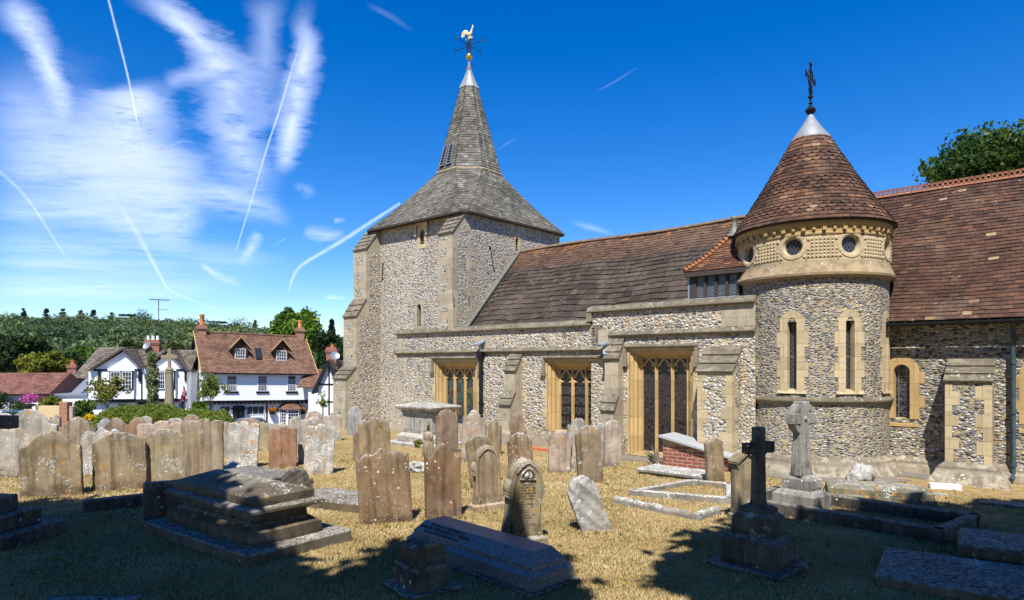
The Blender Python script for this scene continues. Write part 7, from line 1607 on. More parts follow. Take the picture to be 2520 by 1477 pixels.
# cars
def car(u, vroof, Yc, yaw, mat, label):
    q = P(u, vroof, Yc); root = thing('parked_car', label, 'car', (q.x, q.y, q.z-1.48), yaw, 'cars parked in the street'); mb = MB()
    sec = [(-2.1,.55,.72,.45),(-2.0,.35,.80,.74),(-1.2,.30,.86,.86),(-.9,.30,.88,.90),(1.2,.30,.88,.92),(1.9,.32,.84,.86),(2.1,.45,.76,.62)]
    mb.rings([[(x,-w,z0),(x,-w*1.02,(z0+z1)/2),(x,-w*.93,z1),(x,w*.93,z1),(x,w*1.02,(z0+z1)/2),(x,w,z0)] for x,z0,w,z1 in sec], 0, True, True, True); mb.build('body', mat, root, smooth=30)
    mb = MB(); cs = [(-1.15,.78,.88,.0),(-.45,.64,1.44,1),(.3,.62,1.49,1),(1.1,.62,1.45,1),(1.75,.72,.93,0)]
    mb.rings([[(x,-w,.86),(x,-w,z),(x,w,z),(x,w,.86)] for x,w,z,_ in cs], 0, True, True, True); mb.build('cabin_glass', M_GLASS, root, smooth=30)
    mb = MB(); mb.rings([[(x,-w,z),(x,-w*.6,z+.035),(x,w*.6,z+.035),(x,w,z),(x,w,z-.03),(x,-w,z-.03)] for x,w,z in ((-.5,.64,1.43),(.3,.63,1.49),(1.15,.63,1.45))], 0, True, True, True); mb.build('roof', mat, root, smooth=40)
    for x in (-1.35, 1.35):
        for y in (-.8, .8):
            mb = MB(); mb.tube([(x,y-.1,.31),(x,y+.1,.31)], .31, 16); w = mb.build('wheel', M_TYRE, root); mb = MB(); mb.tube([(x,y-.11,.31),(x,y+.11,.31)], .19, 12); mb.build('rim', M_GREYMETAL, w)
    for y in (-.6, .6): mb = MB(); mb.box(-2.09,-2.0,y-.16,y+.16,.60,.72); mb.build('headlight', M_WPAINT, root)
car(600, 1030, 46, math.radians(8), M_CARB, 'blue car roof showing between headstones in front of the white house'); car(36, 1011, 48, math.radians(4), M_CART, 'teal car roof showing above the tall lichened headstone in front of the shop')
# ================================================================= TREES, HEDGE, HILL
def tree(name, label, cat, base, crown_c, rad, nleaf, size, mat, nclump=26, group=None, trunk_r=.25, seed=1, shape='round', shell=.55, loose=1.0, bark=True):
    """tapered trunk with limbs, and a crown of leaf clumps spread through its volume"""
    global RNG
    rr = random.Random(seed); RNG = np.random.default_rng(seed)
    root = thing(name, label, cat, base, 0, group); b = Vector(base); c = Vector(crown_c)-b; rad = np.array(rad, float)
    cen = []
    while len(cen) < nclump:
        d = np.array([rr.gauss(0,1) for _ in range(3)]); d /= np.linalg.norm(d); k = (shell+(1-shell)*rr.random()) if rr.random() < .8 else rr.random()*shell
        q = d*k
        if shape == 'cone': z = rr.random(); w = (1-z)*.95+.05; a = rr.uniform(0,2*PI); q = np.array([math.cos(a)*w, math.sin(a)*w, 2*z-1])*np.array([1,1,1]); 
        if shape == 'column': z = rr.uniform(-1,1); a = rr.uniform(0,2*PI); w = .75*(1-max(0,z)*.6)*rr.uniform(.3,1); q = np.array([math.cos(a)*w, math.sin(a)*w, z])
        if shape == 'cedar': z = rr.choice([-.3,.1,.45,.8]); a = rr.uniform(0,2*PI); w = rr.uniform(.2,1)*(1-.5*max(0,z)); q = np.array([math.cos(a)*w, math.sin(a)*w, z])
        if q[2] < -.62 and shape == 'round' and rr.random() < .6: continue
        cen.append(np.array(c)+q*rad*.86)
    per = nleaf//nclump; vs = []; tn = []
    for q in cen:
        cr = rad*.36*(.7+.6*rr.random())*loose
        if shape == 'cone': zf_ = (q[2]-c.z)/rad[2]; cr = rad*np.array([.30,.30,.12])*(1.15-.5*(zf_+1)/2)
        if shape == 'cedar': cr = rad*np.array([.34,.34,.10])
        if shape == 'column': cr = rad*np.array([.5,.5,.14])
        vs.append(leaf_cards(q, per, cr, size)); base_t = rr.gauss(.45,.16)
        tn.append(np.clip(base_t+RNG.normal(0,.17,per), 0, 1))
    bulk('crown', np.concatenate(vs), 4, mat, np.concatenate(tn), root)
    mb = MB(); top = c+Vector((0,0,rad[2]*(.5 if shape in ('round','cedar') else .9))); n = 7
    pts = [Vector((math.sin(i*1.3+seed)*trunk_r*.4*(i/n), math.cos(i*1.7+seed)*trunk_r*.4*(i/n), -.1+(top.z+.1)*i/n))+Vector((c.x,c.y,0))*(i/n) for i in range(n+1)]
    mb.tube(pts, [trunk_r*(1.25 if i == 0 else 1-.8*i/n) for i in range(n+1)], 8)
    for q in rr.sample(cen, min(len(cen), 12)):
        q = Vector(q); i = max(1, min(n-1, int(n*rr.uniform(.3,.75)))); s_ = pts[i]; m_ = s_*.45+q*.55+Vector((0,0,-.1*(q-s_).length))
        mb.tube([s_, m_, q], [trunk_r*.35, trunk_r*.2, trunk_r*.07], 5)
    mb.build('trunk', M_BARK, root, smooth=60); return root
def at(u, v, Y): return P(u, v, Y)
def T(name, label, cat, u0, u1, vt, vb, Y, nleaf, size, mat, **k):
    c = P((u0+u1)/2, (vt+vb)/2, Y); rx = (u1-u0)/2/F*Y; rz = (vb-vt)/2/F*Y; zg = k.pop('zg', None); zg = fall(c.x, c.y) if zg is None else zg
    return tree(name, label, cat, (c.x, c.y, zg), c, (rx, k.pop('ry', rx*.8), rz), nleaf, size, mat, **k)
T('oak_tree','broad dark green oak behind the shop roof','tree',-30,122,822,922,125,9000,.42,L_OAK,nclump=60,seed=3,trunk_r=.6)
T('flowering_tree','yellow green tree flecked with pale blossom above the shop','tree',48,168,864,936,72,5000,.20,L_YEL,nclump=40,seed=4,trunk_r=.2)
T('garden_tree','dark green garden tree left of the timbered house','tree',118,205,868,960,84,4500,.25,L_OAK,nclump=36,seed=21,trunk_r=.25)
T('garden_shrub','green shrub flecked with mauve flowers beside the white outbuilding','shrub',118,190,925,985,64,4000,.16,L_MID,nclump=30,seed=22,trunk_r=.12)
T('garden_tree','mid green bushy tree behind the small brick cottage','tree',165,300,850,925,98,7000,.30,L_MID,nclump=44,seed=5,trunk_r=.3)
T('yew_tree','olive green yew behind the timbered house chimney','tree',285,378,836,905,80,6000,.22,L_YEW,nclump=44,seed=6,trunk_r=.35)
T('yew_tree','second olive yew to the right of the brick chimney stack','tree',366,476,838,915,86,6000,.24,L_YEW,nclump=44,seed=7,trunk_r=.35)
T('sycamore_tree','tall fresh green tree behind the white house right-hand chimney','tree',672,790,758,900,92,14000,.30,L_BRIGHT,nclump=70,seed=8,trunk_r=.45)
T('pine_tree','dark green pine mass beside the church tower','tree',768,850,812,935,84,9000,.25,L_OAK,nclump=50,seed=9,trunk_r=.4)
T('pine_tree','slender pointed conifer left of the church tower','tree',800,832,783,900,108,3000,.3,L_CON,nclump=40,seed=10,trunk_r=.3,shape='cone')
T('pine_tree','feathery grey green tree behind the white house gable end','tree',655,700,812,900,100,3000,.25,L_WOOD,nclump=30,seed=11,trunk_r=.3)
T('silver_tree','slim silvery leaved tree in front of the timbered house','tree',356,394,858,1012,44,3600,.095,L_SILV,nclump=60,seed=12,trunk_r=.09,shape='column',zg=None)
T('young_tree','thin yellow green tree in front of the timbered house left end','tree',208,318,918,1012,46,2400,.085,L_YEL,nclump=46,seed=13,trunk_r=.06,shell=.3,loose=.7)
T('rowan_tree','young rowan with orange tinged leaves before the white house','tree',470,566,895,1005,47,2400,.085,L_ROW,nclump=44,seed=14,trunk_r=.07,shell=.3,loose=.65)
T('rowan_tree','spindly young tree in front of the timbered cottage','tree',776,812,962,1016,44,420,.07,L_ROW,nclump=18,seed=15,trunk_r=.04,shell=.3,loose=.7)
T('garden_shrub','dense green shrub behind the brick pillar','shrub',172,232,982,1046,41,4500,.085,L_MID,nclump=36,seed=16,trunk_r=.1)
T('garden_shrub','straggly climbing shrub left of the brick pillar','shrub',96,160,972,1020,42,1800,.085,L_YEL,nclump=30,seed=17,trunk_r=.07,loose=.8)
T('garden_shrub','bright green bush at the right end of the hedge','shrub',474,510,982,1020,42,1500,.075,L_BRIGHT,nclump=20,seed=18,trunk_r=.07)
T('yellow_shrub','yellow flowered shrub at the left end of the hedge','shrub',204,232,1018,1044,33,900,.05,L_YELF,nclump=16,seed=19,trunk_r=.04)
T('sycamore_tree','sycamore crown rising behind the chancel roof on the right','tree',2298,2640,308,520,23,24000,.085,L_SYC,nclump=110,seed=20,trunk_r=.3,ry=2.2,zg=0)
p = G(1030, 1101); o = bulk('yellow_plant', leaf_cards((0,0,.10), 420, (.14,.12,.12), .022), 4, L_YEL, RNG.random(420)); o.location = p; tag(o, 'small yellow flowering plant at the foot of the chest tomb', 'plant')
o = bulk('wall_plant', leaf_cards((0,0,0), 160, (.05,.05,.13), .018), 4, L_YEL, RNG.random(160)); o.location = P(952.5+100, 1052, 16.42); o.location = P(1054, 1052, 16.4); tag(o, 'little yellow plant growing from the side of the chest tomb', 'plant')
# clipped hedge
RNG = np.random.default_rng(5); a, b = P(243, 1040, 34), P(566, 1040, 31.5); zt = EYE-(1009-V0)/F*33; zb_ = fall(a.x, a.y); n = 80000; t = RNG.random(n); ang = RNG.random(n)*PI
endr = np.minimum(1, np.minimum(t, 1-t)/.10); prof_h = np.sqrt(1-(1-endr)**2*.9)*(1-.05*np.sin(t*9+1)-.04*np.sin(t*23)); W_ = 1.35; hgt = (zt-zb_)
cx = a.x+(b.x-a.x)*t; cy_ = a.y+(b.y-a.y)*t; rr_ = (1+.05*np.sin(t*60+ang*3)+.04*RNG.normal(size=n))
sg = np.sign(np.cos(ang))*np.abs(np.cos(ang))**.6; sz = np.abs(np.sin(ang))**.55
pos = np.stack([cx, cy_+W_*sg*rr_*np.sqrt(prof_h), zb_+hgt*prof_h*sz*rr_*np.where(RNG.random(n) < .5, 1, RNG.random(n)**.3)], 1)
hr = thing('hedge', 'clipped rounded green hedge behind the churchyard headstones', 'hedge', ((a.x+b.x)/2, (a.y+b.y)/2, zb_)); o = bulk('foliage', cards(pos-np.array(hr.location), .042), 4, L_HEDGE, np.clip(.5+.25*np.sin(t*70+ang*5)*0+RNG.normal(0,.22,n), 0, 1), hr)
mb = MB(); 
for i in range(20): q = a*(1-(i+.5)/20)+b*((i+.5)/20); mb.tube([(q.x-hr.location.x,q.y-hr.location.y,0),(q.x-hr.location.x,q.y-hr.location.y,hgt*.8)], .06, 5)
R = []
for i in range(25):
    t_ = .03+.94*i/24; e_ = min(1, min(t_, 1-t_)/.1); ph = math.sqrt(1-(1-e_)**2*.9); q = a*(1-t_)+b*t_; R.append([(q.x-hr.location.x, q.y+W_*.88*math.cos(an)*math.sqrt(ph)-hr.location.y, hgt*.9*ph*abs(math.sin(an))**.6) for an in [PI*j/10 for j in range(11)]])
mb.rings(R, 0, False); mb.build('branches', L_OAK, hr)
# ---------------------------------------------------------------- wooded hill
def hill_v(u):      # skyline of the bare ground, read along the picture
    xs = [(-200,792),(0,792),(150,794),(300,797),(420,800),(560,812),(680,826),(800,838),(900,848),(1300,870)]
    for (a_, va), (b_, vb) in zip(xs[:-1], xs[1:]):
        if a_ <= u <= b_: return va+(vb-va)*(u-a_)/(b_-a_)+13
    return xs[0][1] if u < xs[0][0] else xs[-1][1]
YR, YF = 620, 150
def hill_z(u, Y):
    zr = EYE+(V0-hill_v(u))/F*YR; t = sm(YF, YR, Y)*.45+.55*max(0, min(1, (Y-YF)/(YR-YF))); z = -3.7+(zr+3.7)*t
    if Y > YR: z = zr-(Y-YR)*.02
    return z
mb = MB(); us = list(range(-300, 1500, 50)); Ys = [YF-20, YF]+[YF+(YR-YF)*i/14 for i in range(1,15)]+[760, 1100]
mb.rings([[((u-U0)/F*Y, Y, hill_z(u, Y)-(.6 if Y < YF else 0)) for u in us] for Y in Ys], 0, False)
o = mb.build('hill', plain('hill_ground', (.05,.065,.025), .95, 0, .3), None, smooth=90); tag(o, None, None, None, 'structure')
RNG = np.random.default_rng(11); rr = random.Random(31); V = []; TN = []
for i in range(2600):
    Y = YF+(YR+20-YF)*rr.random()**.85; u = rr.uniform(-60, 900); q = ((u-U0)/F*Y, Y, hill_z(u, Y)); r_ = rr.uniform(2.2, 4.6)*(1 if rr.random() < .85 else 1.35); hh = rr.uniform(.8, 1.25); n = 120 if Y > 300 else 240
    d = RNG.normal(size=(n,3)); d /= np.linalg.norm(d,axis=1)[:,None]; d[:,2] = np.abs(d[:,2])*1.1-.25; ph = rr.uniform(0,6)
    k = 1+.22*np.sin(d[:,0]*5+ph)*np.sin(d[:,1]*5+ph*2)+.12*RNG.normal(size=n)
    pos = np.array(q)+np.array([0,0,r_*1.1])+d*k[:,None]*np.array([r_,r_,r_*hh]); V.append(cards(pos, r_*.135)); tb = rr.gauss(.40,.15)+.22*math.sin(q[0]*.021+1.3*math.sin(Y*.013))*math.sin(Y*.024+q[0]*.008)+(.22 if rr.random() < .06 else 0); TN.append(np.clip(tb+.16*d[:,2]*0+RNG.normal(0,.11,n),0,1))
o = bulk('woodland', np.concatenate(V), 4, L_WOOD, np.concatenate(TN)); tag(o, 'mixed green woodland covering the hill behind the village', 'woodland', None, 'stuff')
SK = 'trees standing on the wooded skyline'
for u, vt, w, sh, lab, m in ((58,756,16,'cone','leftmost pointed fir on the hill skyline',L_CON),(115,757,20,'cone','second pointed fir from the left on the hill skyline',L_CON),(155,757,24,'cone','broad dark fir, third from the left on the skyline',L_CON),(200,757,24,'cone','tall triangular fir, fourth from the left on the skyline',L_CON),(231,759,20,'cone','fifth fir from the left on the skyline',L_CON),(275,766,16,'cone','small fir nearest the television aerial on the skyline',L_CON),(312,767,28,'cedar','flat-topped dark cedar left of the television aerial',L_OAK),(346,762,36,'round','round dark tree on the skyline just left of the aerial',L_CON),(540,785,34,'cedar','flat-topped cedar on the skyline above the white house roof',L_OAK),(589,779,44,'round','rounded dark tree on the skyline over the white house roof',L_OAK),(628,785,16,'cone','thin grey fir on the skyline above the white house',L_WOOD),(40,767,22,'round','pale round tree at the far left of the skyline',L_WOOD)):
    Y = 600; vb = hill_v(u)+14; w = w*1.9; base = P(u, vb, Y); T_c = P(u, (vt+vb)/2, Y); rx = w/2/F*Y; rz = (vb-vt)/2/F*Y
    tree('fir_tree' if sh == 'cone' else 'cedar_tree' if sh == 'cedar' else 'skyline_tree', lab, 'tree', base, T_c, (rx, rx, rz), 1600, .6, m, nclump=44, group=SK, trunk_r=.5, seed=int(u), shape=sh)
# ---------------------------------------------------------------- ground
xs = np.unique(np.concatenate([np.linspace(-900,-60,16), np.linspace(-60,-16,34), np.linspace(-16,16,180), np.linspace(16,60,24), np.linspace(60,900,12)])); ys = np.unique(np.concatenate([np.linspace(-60,3,16), np.linspace(3,22,150), np.linspace(22,60,60), np.linspace(60,170,12), np.linspace(170,1000,6)]))
mb = MB(); rr = random.Random(2); rows = []
for y in ys: rows.append([(x, y, fall(x, y)+(.012*math.sin(x*2.1+y)*math.sin(y*1.7-x*.6)+rr.uniform(-.006,.006)-.012 if 3 < y < 24 else 0)) for x in xs])
mb.rings(rows, 0, False); o = mb.build('ground', M_GROUND, None, smooth=180); tag(o, None, None, None, 'structure')
mb = MB(); mb.rings([[(-120,y,fall(-60,47)+.03) , (10,y,fall(-60,47)+.03)] for y in (47.5,52.5)][::-1], 0, False); o = mb.build('road', plain('asphalt', (.06,.06,.062), .9, 0, .15, .4, 30), None); tag(o, None, None, None, 'structure')
# grass blades: short dry mown lawn
RNG = np.random.default_rng(77); N = 330000; Yb = 4.1+(15.5-4.1)*RNG.random(N)**1.25; ub = -40+2600*RNG.random(N); Xb = (ub-U0)/F*Yb
keep = np.ones(N, bool)
A_ = (Xb*.753-Yb*.658); N_ = (Xb*.658+Yb*.753); keep &= N_ < 13.2; keep &= ((A_+4.2)**2+(N_-14.8)**2) > 2.25**2
Xb, Yb = Xb[keep], Yb[keep]; n = len(Xb)
patch = np.sin(Xb*1.9+1.3*np.sin(Yb*1.1))*np.sin(Yb*1.5+.8*np.sin(Xb*2.3))+.5*np.sin(Xb*5.1+Yb*3.7)*np.sin(Yb*4.3-Xb*2.9)
green = RNG.random(n) < np.clip(.12+.26*patch, .03, .6)
p2 = .5+.5*np.sin(Xb*.9+2*np.sin(Yb*.7+1))*np.sin(Yb*1.15+1.2*np.sin(Xb*.8)); stripe = .5+.5*np.sin(Yb*5.5+.8*np.sin(Xb*1.3)+.6*np.sin(Xb*3.1))
tint = np.where(green, RNG.random(n)*.24, .26+.74*np.clip(.06+.34*RNG.random(n)+.36*p2+.24*stripe, 0, 1)); h = (.008+.016*RNG.random(n))*np.where(green, 1.15, 1); ang = RNG.random(n)*2*PI; w = .0035+.0025*RNG.random(n)+Yb*.00025
lean = h[:,None]*np.stack([np.cos(ang*3.1)*(.4+1.1*RNG.random(n)), np.sin(ang*3.1)*(.4+1.1*RNG.random(n)), np.zeros(n)], 1); base = np.stack([Xb, Yb, np.full(n,-.012)], 1); side = np.stack([np.cos(ang)*w, np.sin(ang)*w, np.zeros(n)], 1)
vs = np.stack([base-side, base+side, base+lean+np.array([0,0,1])*(h[:,None]+.012)], 1).reshape(-1,3)
o = bulk('grass', vs, 3, M_BLADE, tint); tag(o, 'dry mown churchyard grass, straw yellow with green patches', 'grass', None, 'stuff')
# longer tufts round the stones and in the open
bases = [(o_.location.x, o_.location.y) for o_ in bpy.data.objects if o_.parent is None and o_.get('category') in ('headstone','tomb','grave cross','grave pedestal','grave slab') and o_.location.y < 16]
tx = []; 
for bx_, by_ in bases:
    for _ in range(16): tx.append((bx_+random.uniform(-.5,.5), by_+random.uniform(-.30,-.02)))
for _ in range(420): Y = random.uniform(4.3, 13); tx.append((random.uniform(-.82,.82)*Y, Y))
vs = []; tn = []
for x, y in tx:
    k = random.randint(8, 18); hm = random.uniform(.025, .065); gr = random.random() < .6
    for _ in range(k):
        a_ = random.uniform(0,6.28); r_ = random.uniform(0,.035); q = np.array([x+r_*math.cos(a_), y+r_*math.sin(a_), -.01]); hh = hm*random.uniform(.5,1.2); s = np.array([math.cos(a_+1.6),math.sin(a_+1.6),0])*.0045; l = np.array([math.cos(a_)*hh*.5, math.sin(a_)*hh*.5, hh]); vs += [q-s, q+s, q+l]; tn.append(random.uniform(.02,.2) if gr else random.uniform(.2,.9))
o = bulk('grass_tufts', np.array(vs), 3, M_BLADE, np.array(tn)); tag(o, 'longer grass tufts around the stones', 'grass', None, 'stuff')
mb = MB()
for _ in range(150): Y = random.uniform(5, 13.5); x = random.uniform(-.8,.8)*Y; mb.lathe([(.001,.03),(.013,.035),(.011,.042),(.001,.044)], (x,Y), 6)
mb.v = [(x,y,z) for x,y,z in mb.v]; o = mb.build('yellow_wildflowers', L_YELF, None); tag(o, 'tiny yellow wildflowers dotted in the dry lawn', 'flowers', None, 'stuff')
# dead leaves on the grass
vs = np.array([[random.uniform(-.8,.8)*(Y:=random.uniform(4.5,11)), Y, .03] for _ in range(160)]); o = bulk('fallen_leaves', cards(vs, .018), 4, plain('dead_leaf', (.24,.12,.05), .8), RNG.random(160)); tag(o, 'scattered dead leaves lying on the lawn', 'leaves', None, 'stuff')
# ================================================================= LIGHT, SKY, CAMERA
EL = math.radians(56); hd = Vector((.14, .99, 0)).normalized(); SUN = Vector((hd.x*math.cos(EL), hd.y*math.cos(EL), -math.sin(EL)))
# trees behind and beside the photographer whose shade falls on the near graves
def shade_tree(label, polys, trunk, seed, hz=(7.0, 10.5), n=15000, size=.22, mat=L_OAK, extra=None):  # crown shaped by tracing the wanted shade back along the sun
    rng = np.random.default_rng(seed); rr = random.Random(seed); root = thing('shade_tree', label, 'tree', (trunk[0], trunk[1], 0), 0, 'trees shading the near graves'); pts = []
    for poly, dens in polys:
        g = [G(u, v) for u, v in poly]; xs_ = [q.x for q in g]; ys_ = [q.y for q in g]; cnt = 0; tries = 0; target = int(n*dens)
        # clumps first, then leaves in each clump
        cl = []
        while len(cl) < max(3, target//90) and tries < 200000:
            tries += 1; x, y = rr.uniform(min(xs_), max(xs_)), rr.uniform(min(ys_), max(ys_)); ins = False; m_ = len(g)
            for i in range(m_):
                a, b = g[i], g[(i+1)%m_]
                if (a.y > y) != (b.y > y) and x < (b.x-a.x)*(y-a.y)/(b.y-a.y)+a.x: ins = not ins
            if not ins: continue
            z = rr.uniform(*hz); q = Vector((x, y, 0))-SUN*(z/-SUN.z); 
            if q.y > .3 and z < EYE+.66*q.y+.5: z = EYE+.66*q.y+.8; q = Vector((x, y, 0))-SUN*(z/-SUN.z)
            if q.y > .3 and z < EYE+.62*q.y+.4: continue
            cl.append(np.array(q))
        for q in cl: pts.append(q+rng.normal(size=(90,3))*np.array([.22,.22,.2]))
    if extra is not None:
        ln = extra+np.outer(extra[:,2]/-SUN.z, np.array(SUN)); Yl = np.maximum(ln[:,1], .1); ul = U0+F*ln[:,0]/Yl; vl = V0+F*EYE/Yl
        pts.append(extra[~((vl < 1500) & (ul > 1080) & (ul < 1730))])
    pts = np.concatenate(pts); ok = ~((pts[:,1] > .3) & (pts[:,2] < EYE+.60*pts[:,1]+.25)); pts = pts[ok]; pts = pts-np.array([trunk[0], trunk[1], 0]); bulk('crown', cards(pts, size), 4, mat, rng.random(len(pts)), root)
    mb = MB(); top = Vector(pts.mean(0)); tp = [Vector((0,0,-.1)), Vector((.05,0,2.2)), Vector((top.x*.15, top.y*.15, 4.2)), Vector((top.x*.45, top.y*.45, 6.4)), top]; mb.tube(tp, [.42,.34,.28,.2,.06], 9)
    for k in range(14): q = Vector(pts[rr.randrange(len(pts))]); s_ = tp[2]*.5+tp[3]*.5 if k % 2 else tp[2]; mb.tube([s_, s_*.4+q*.6+Vector((0,0,.5)), q], [.13,.07,.02], 5)
    mb.build('trunk', M_BARK, root, smooth=60); return root
def added_canopy(rng, x0, x1, y0, y1, z0, z1, n): return np.stack([rng.uniform(x0,x1,n), rng.uniform(y0,y1,n), rng.uniform(z0,z1,n)], 1)  # unseen extra foliage added to keep sky light off the near graves
rg = np.random.default_rng(1)
shade_tree('dark spreading tree left of the photographer whose shade covers the left graves', [
    ([(-500,1252),(60,1246),(300,1254),(365,1258),(420,1228),(500,1250),(540,1330),(585,1400),(690,1440),(880,1445),(950,1458),(960,1480),(900,1600),(-500,1700)], 1.0)], (-5.5,-3.2), 5, n=38000, extra=added_canopy(rg, -13, 1, -9, .5, 3.6, 9.5, 26000))
shade_tree('broad tree right of the photographer whose dappled shade covers the right graves', [
    ([(1690,1390),(1770,1345),(1840,1300),(1960,1295),(2060,1288),(2120,1262),(2330,1262),(2540,1246),(2900,1255),(3000,1640),(1900,1640),(1720,1480)], .46),
    ([(930,1440),(1150,1432),(1290,1466),(1290,1600),(900,1600)], .07),
    ([(985,1362),(1060,1340),(1250,1372),(1320,1395),(1290,1450),(1100,1420)], .075)], (6.0,-3.0), 6, n=38000, extra=added_canopy(rg, 0, 14, -9, .5, 3.6, 9.5, 26000))
# clouds: thin sheets of ice cloud and aircraft trails two kilometres up
ALT = 2000.0
def onsky(u, v, alt=0): Y = F*(ALT+alt-EYE)/(V0-v); return P(u, v, Y)
def cloudmat(name, fs, streak, lo, hi, puff=0.0):
    b = NB(name); uv = b.sep(b.n('TexCoord').outputs['UV']); o = b.obj(); b.t.nodes.remove(b.b)
    s = b.math('ABSOLUTE', b.math('SUBTRACT', uv[0], .5)); ow = b.vadd(o, b.vmul(b.vadd(b.noise(o, fs*.8, 3, col=True), (-.5,-.5,-.5)), (.35/fs, .35/fs, 0))); wv = b.noise(b.vmul(ow, streak), fs, 8, .74); w2 = b.noise(b.vmul(o, (streak[0]*.3, streak[1]*.35, 1)), fs, 4, .6)
    e = b.maprange(b.math('ADD', s, b.math('MULTIPLY', b.math('SUBTRACT', wv, .5), 1.0 if puff == 0 else puff)), .47, .0)
    d = b.math('MULTIPLY', b.maprange(b.math('ADD', b.math('MULTIPLY', wv, .68), b.math('MULTIPLY', w2, .32)), lo, hi), e)
    al = b.math('MULTIPLY', d, b.attr('cover'), True); tr = b.n('BsdfTransparent'); df = b.n('BsdfTranslucent', {'Color': (.56,.60,.68)}); mx = b.n('MixShader', {0: al, 1: tr.outputs[0], 2: df.outputs[0]}); b.t.links.new(mx.outputs[0], b.out.inputs[0]); return b.m
M_CIR = cloudmat('cirrus_cloud', .0026, (.7,1.0,1), .27, .72)
M_CIR2 = cloudmat('cirrus_veil', .0014, (.5,1,1), .26, .80)
M_TRAIL = cloudmat('contrail', .007, (1,1,1), .16, .62, .6)
cnt = [0]
def ribbon(name, nodes, mat, label=None, cat=None, group=None, kind=None, sub=8, cross=10):
    pts = []
    for i in range(len(nodes)-1):
        p0 = nodes[max(0,i-1)]; p1, p2 = nodes[i], nodes[i+1]; p3 = nodes[min(len(nodes)-1,i+2)]
        for k in range(sub):
            t = k/sub; pts.append([.5*((2*b)+(-a+c)*t+(2*a-5*b+4*c-d)*t*t+(-a+3*b-3*c+d)*t**3) for a,b,c,d in zip(p0,p1,p2,p3)])
    pts.append(list(nodes[-1])); rows = []; dens = []; uvs = []; cnt[0] += 1; dz = cnt[0]*4.0-(260 if name == 'contrail' else 0)
    for i, q in enumerate(pts):
        a, b = pts[max(0,i-1)], pts[min(len(pts)-1,i+1)]; dx, dy = b[0]-a[0], b[1]-a[1]; l = math.hypot(dx,dy) or 1; nx_, ny_ = -dy/l, dx/l; row = []
        for j in range(cross+1):
            s = 2*j/cross-1; hw_ = q[2]*(.72 if name == 'contrail' else 1.12); w = onsky(q[0]+nx_*hw_*s, min(860, q[1]+ny_*hw_*s), dz); row.append((w.x, w.y, w.z)); dens.append(max(0,q[3])*(.60*sm(-.02,.06,1-i/len(pts)) if name == 'contrail' else 1.05*sm(0,.22,i/len(pts))*sm(0,.22,1-i/len(pts)))); uvs.append((j/cross, i/len(pts)))
        rows.append(row)
    mb = MB(); mb.rings(rows, 0, False); o = mb.build(name, mat, None, smooth=180); at_ = o.data.attributes.new('cover','FLOAT','POINT'); at_.data.foreach_set('value', dens); uvl = o.data.uv_layers.new(name='UVMap')
    for lp in o.data.loops: uvl.data[lp.index].uv = uvs[lp.vertex_index]
    return tag(o, label, cat, group, kind)
cir = [([(-80,160,120,.0),(60,260,170,.5),(220,360,190,.6),(400,430,150,.5),(600,470,80,.0)], M_CIR2), ([(-90,600,70,.2),(100,610,90,.5),(320,620,80,.5),(560,640,60,.35),(760,660,40,.0)], M_CIR2), ([(-90,700,50,.3),(150,700,60,.5),(420,705,50,.4),(680,700,36,.0)], M_CIR2), ([(-10,-20,60,.9),(70,70,60,.9),(120,170,50,.85),(150,250,36,.7),(165,310,22,.2)], M_CIR),
 ([(330,185,90,.0),(335,230,120,.9),(320,300,140,.95),(320,390,190,.95),(380,480,170,.85),(440,570,90,.7),(470,630,40,.0)], M_CIR),
 ([(-60,300,120,.35),(80,330,150,.5),(200,400,150,.6),(330,440,140,.55),(480,470,90,.3)], M_CIR2),
 ([(-60,430,110,.6),(100,440,120,.75),(260,450,130,.8),(420,470,110,.5),(560,500,70,.3)], M_CIR2),
 ([(300,-30,40,.6),(400,20,50,.8),(480,90,60,.85),(550,170,100,.8),(570,260,115,.75),(585,360,100,.7),(630,440,80,.6),(650,520,50,.2)], M_CIR),
 ([(400,200,30,.5),(480,185,34,.7),(560,150,30,.6)], M_CIR),
 ([(650,-20,60,.4),(655,80,60,.45),(650,200,70,.45),(655,320,60,.3)], M_CIR2),
 ([(760,-20,30,.3),(745,60,36,.5),(755,110,44,.85),(735,210,58,.95),(718,310,58,.95),(702,390,40,.85),(690,440,22,.2)], M_CIR),
 ([(460,470,40,.5),(560,480,60,.75),(650,510,50,.5),(720,560,24,.0)], M_CIR),
 ([(-60,520,60,.6),(80,520,60,.7),(220,525,55,.65),(340,560,50,.5),(470,600,40,.3)], M_CIR2),
 ([(640,570,20,.7),(615,615,22,.6),(590,660,14,.0)], M_CIR), ([(745,565,16,.3),(790,580,24,.55),(850,575,16,.2)], M_CIR), ([(820,543,10,.5),(850,541,8,.1)], M_CIR),
 ([(-40,640,30,.35),(150,650,34,.5),(300,660,28,.4),(450,650,24,.2)], M_CIR2), ([(-40,720,24,.3),(150,715,26,.5),(330,725,24,.4),(520,720,20,.15)], M_CIR2), ([(490,648,8,.6),(540,680,14,.5),(600,705,10,.0)], M_CIR), ([(1400,545,8,.1),(1460,562,12,.3),(1520,580,8,.0)], M_CIR), ([(800,730,8,.5),(850,735,8,.2)], M_CIR), ([(640,780,8,.4),(690,770,10,.3)], M_CIR2), ([(900,10,10,.05),(960,40,10,.12),(1020,80,8,.0)], M_CIR2), ([(720,455,16,.2),(760,470,20,.3),(740,490,10,.0)], M_CIR2)]
for nd_, m_ in cir: ribbon('cirrus_cloud', nd_, m_, 'thin white cirrus streaks spread over the left sky', 'cloud', None, 'stuff', cross=14)
CT = 'aircraft trails across the sky'
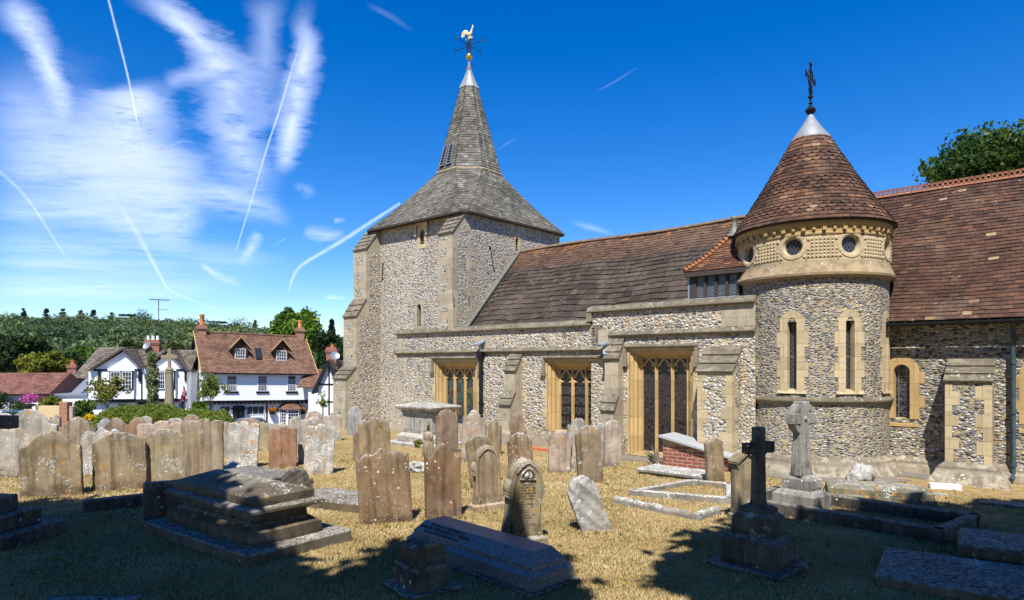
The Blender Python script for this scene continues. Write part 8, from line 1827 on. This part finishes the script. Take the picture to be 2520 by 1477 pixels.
for nd_, lab in (([(262,-20,7,.9),(285,70,7,.95),(315,190,6.5,.95),(340,310,6,.9),(358,380,5,.6),(374,445,4,.0)], 'long straight trail dropping steeply from the top left edge of the sky'),
 ([(748,85,5,.0),(720,165,6,.6),(690,265,6,.9),(655,370,6,.95),(620,490,5,.95),(595,570,4,.95),(580,622,2.5,.6)], 'long slanting white trail left of the spire, narrowing downwards'),
 ([(-20,405,10,.4),(60,480,10,.6),(115,560,8,.65),(150,615,6,.6),(172,650,4,.0)], 'faint broad trail low at the left edge of the sky'),
 ([(265,470,16,.4),(320,545,17,.8),(360,615,14,.85),(395,680,9,.9),(420,716,6,.8),(470,738,4,.7),(575,776,3,.3)], 'broad curving trail bending down towards the television aerial'),
 ([(985,500,8,.7),(900,555,11,.85),(830,600,12,.9),(770,635,10,.9),(735,660,10,.75),(718,690,7,.8),(711,720,5,.4)], 'lumpy curved trail beside the tower roof'),
 ([(676,604,2,.2),(704,586,2,.7)], 'tiny short trail left of the church tower'), ([(1462,228,5,.0),(1510,203,6,.16),(1568,166,4,.05)], 'faint short trail right of the spire'), ([(1222,372,5,.0),(1245,355,6,.14),(1278,338,4,.04)], 'very faint wisp of trail just right of the spire louvres')):
    ribbon('contrail', nd_, M_TRAIL, lab, 'contrail', CT, None, cross=8)
w = bpy.data.worlds.new('World'); sc.world = w; w.use_nodes = True; nt = w.node_tree; bg = nt.nodes['Background']
sky = nt.nodes.new('ShaderNodeTexSky'); sky.sky_type = 'NISHITA'; sky.sun_disc = False; sky.sun_elevation = EL; sky.sun_rotation = math.atan2(-hd.x, -hd.y); sky.altitude = 300; sky.air_density = 1.0; sky.dust_density = .15; sky.ozone_density = 4.5
hsv = nt.nodes.new('ShaderNodeHueSaturation'); hsv.inputs['Saturation'].default_value = 1.40; hsv.inputs['Hue'].default_value = .512; nt.links.new(sky.outputs[0], hsv.inputs['Color']); nt.links.new(hsv.outputs[0], bg.inputs[0]); bg.inputs[1].default_value = .115
sl_ = bpy.data.lights.new('sun', 'SUN'); sl_.energy = 5.0; sl_.angle = math.radians(.53); sl_.color = (1.0, .965, .91); so = bpy.data.objects.new('sun', sl_); COL.objects.link(so); so.rotation_euler = SUN.to_track_quat('-Z', 'Y').to_euler(); so.location = (0,0,40)
cam = bpy.data.cameras.new('camera'); co = bpy.data.objects.new('camera', cam); COL.objects.link(co); co.location = (0,0,EYE); co.rotation_euler = (PI/2,0,0); cam.sensor_width = 36; cam.lens = 36*F/2520; cam.shift_y = (V0-738.5)/2520; cam.clip_start = .1; cam.clip_end = 200000; sc.camera = co
sc.view_settings.view_transform = 'Standard'; sc.view_settings.look = 'None'; sc.view_settings.exposure = .66; sc.view_settings.gamma = 1
sc.cycles.transparent_max_bounces = 24; sc.cycles.max_bounces = 6; sc.cycles.use_denoising = True
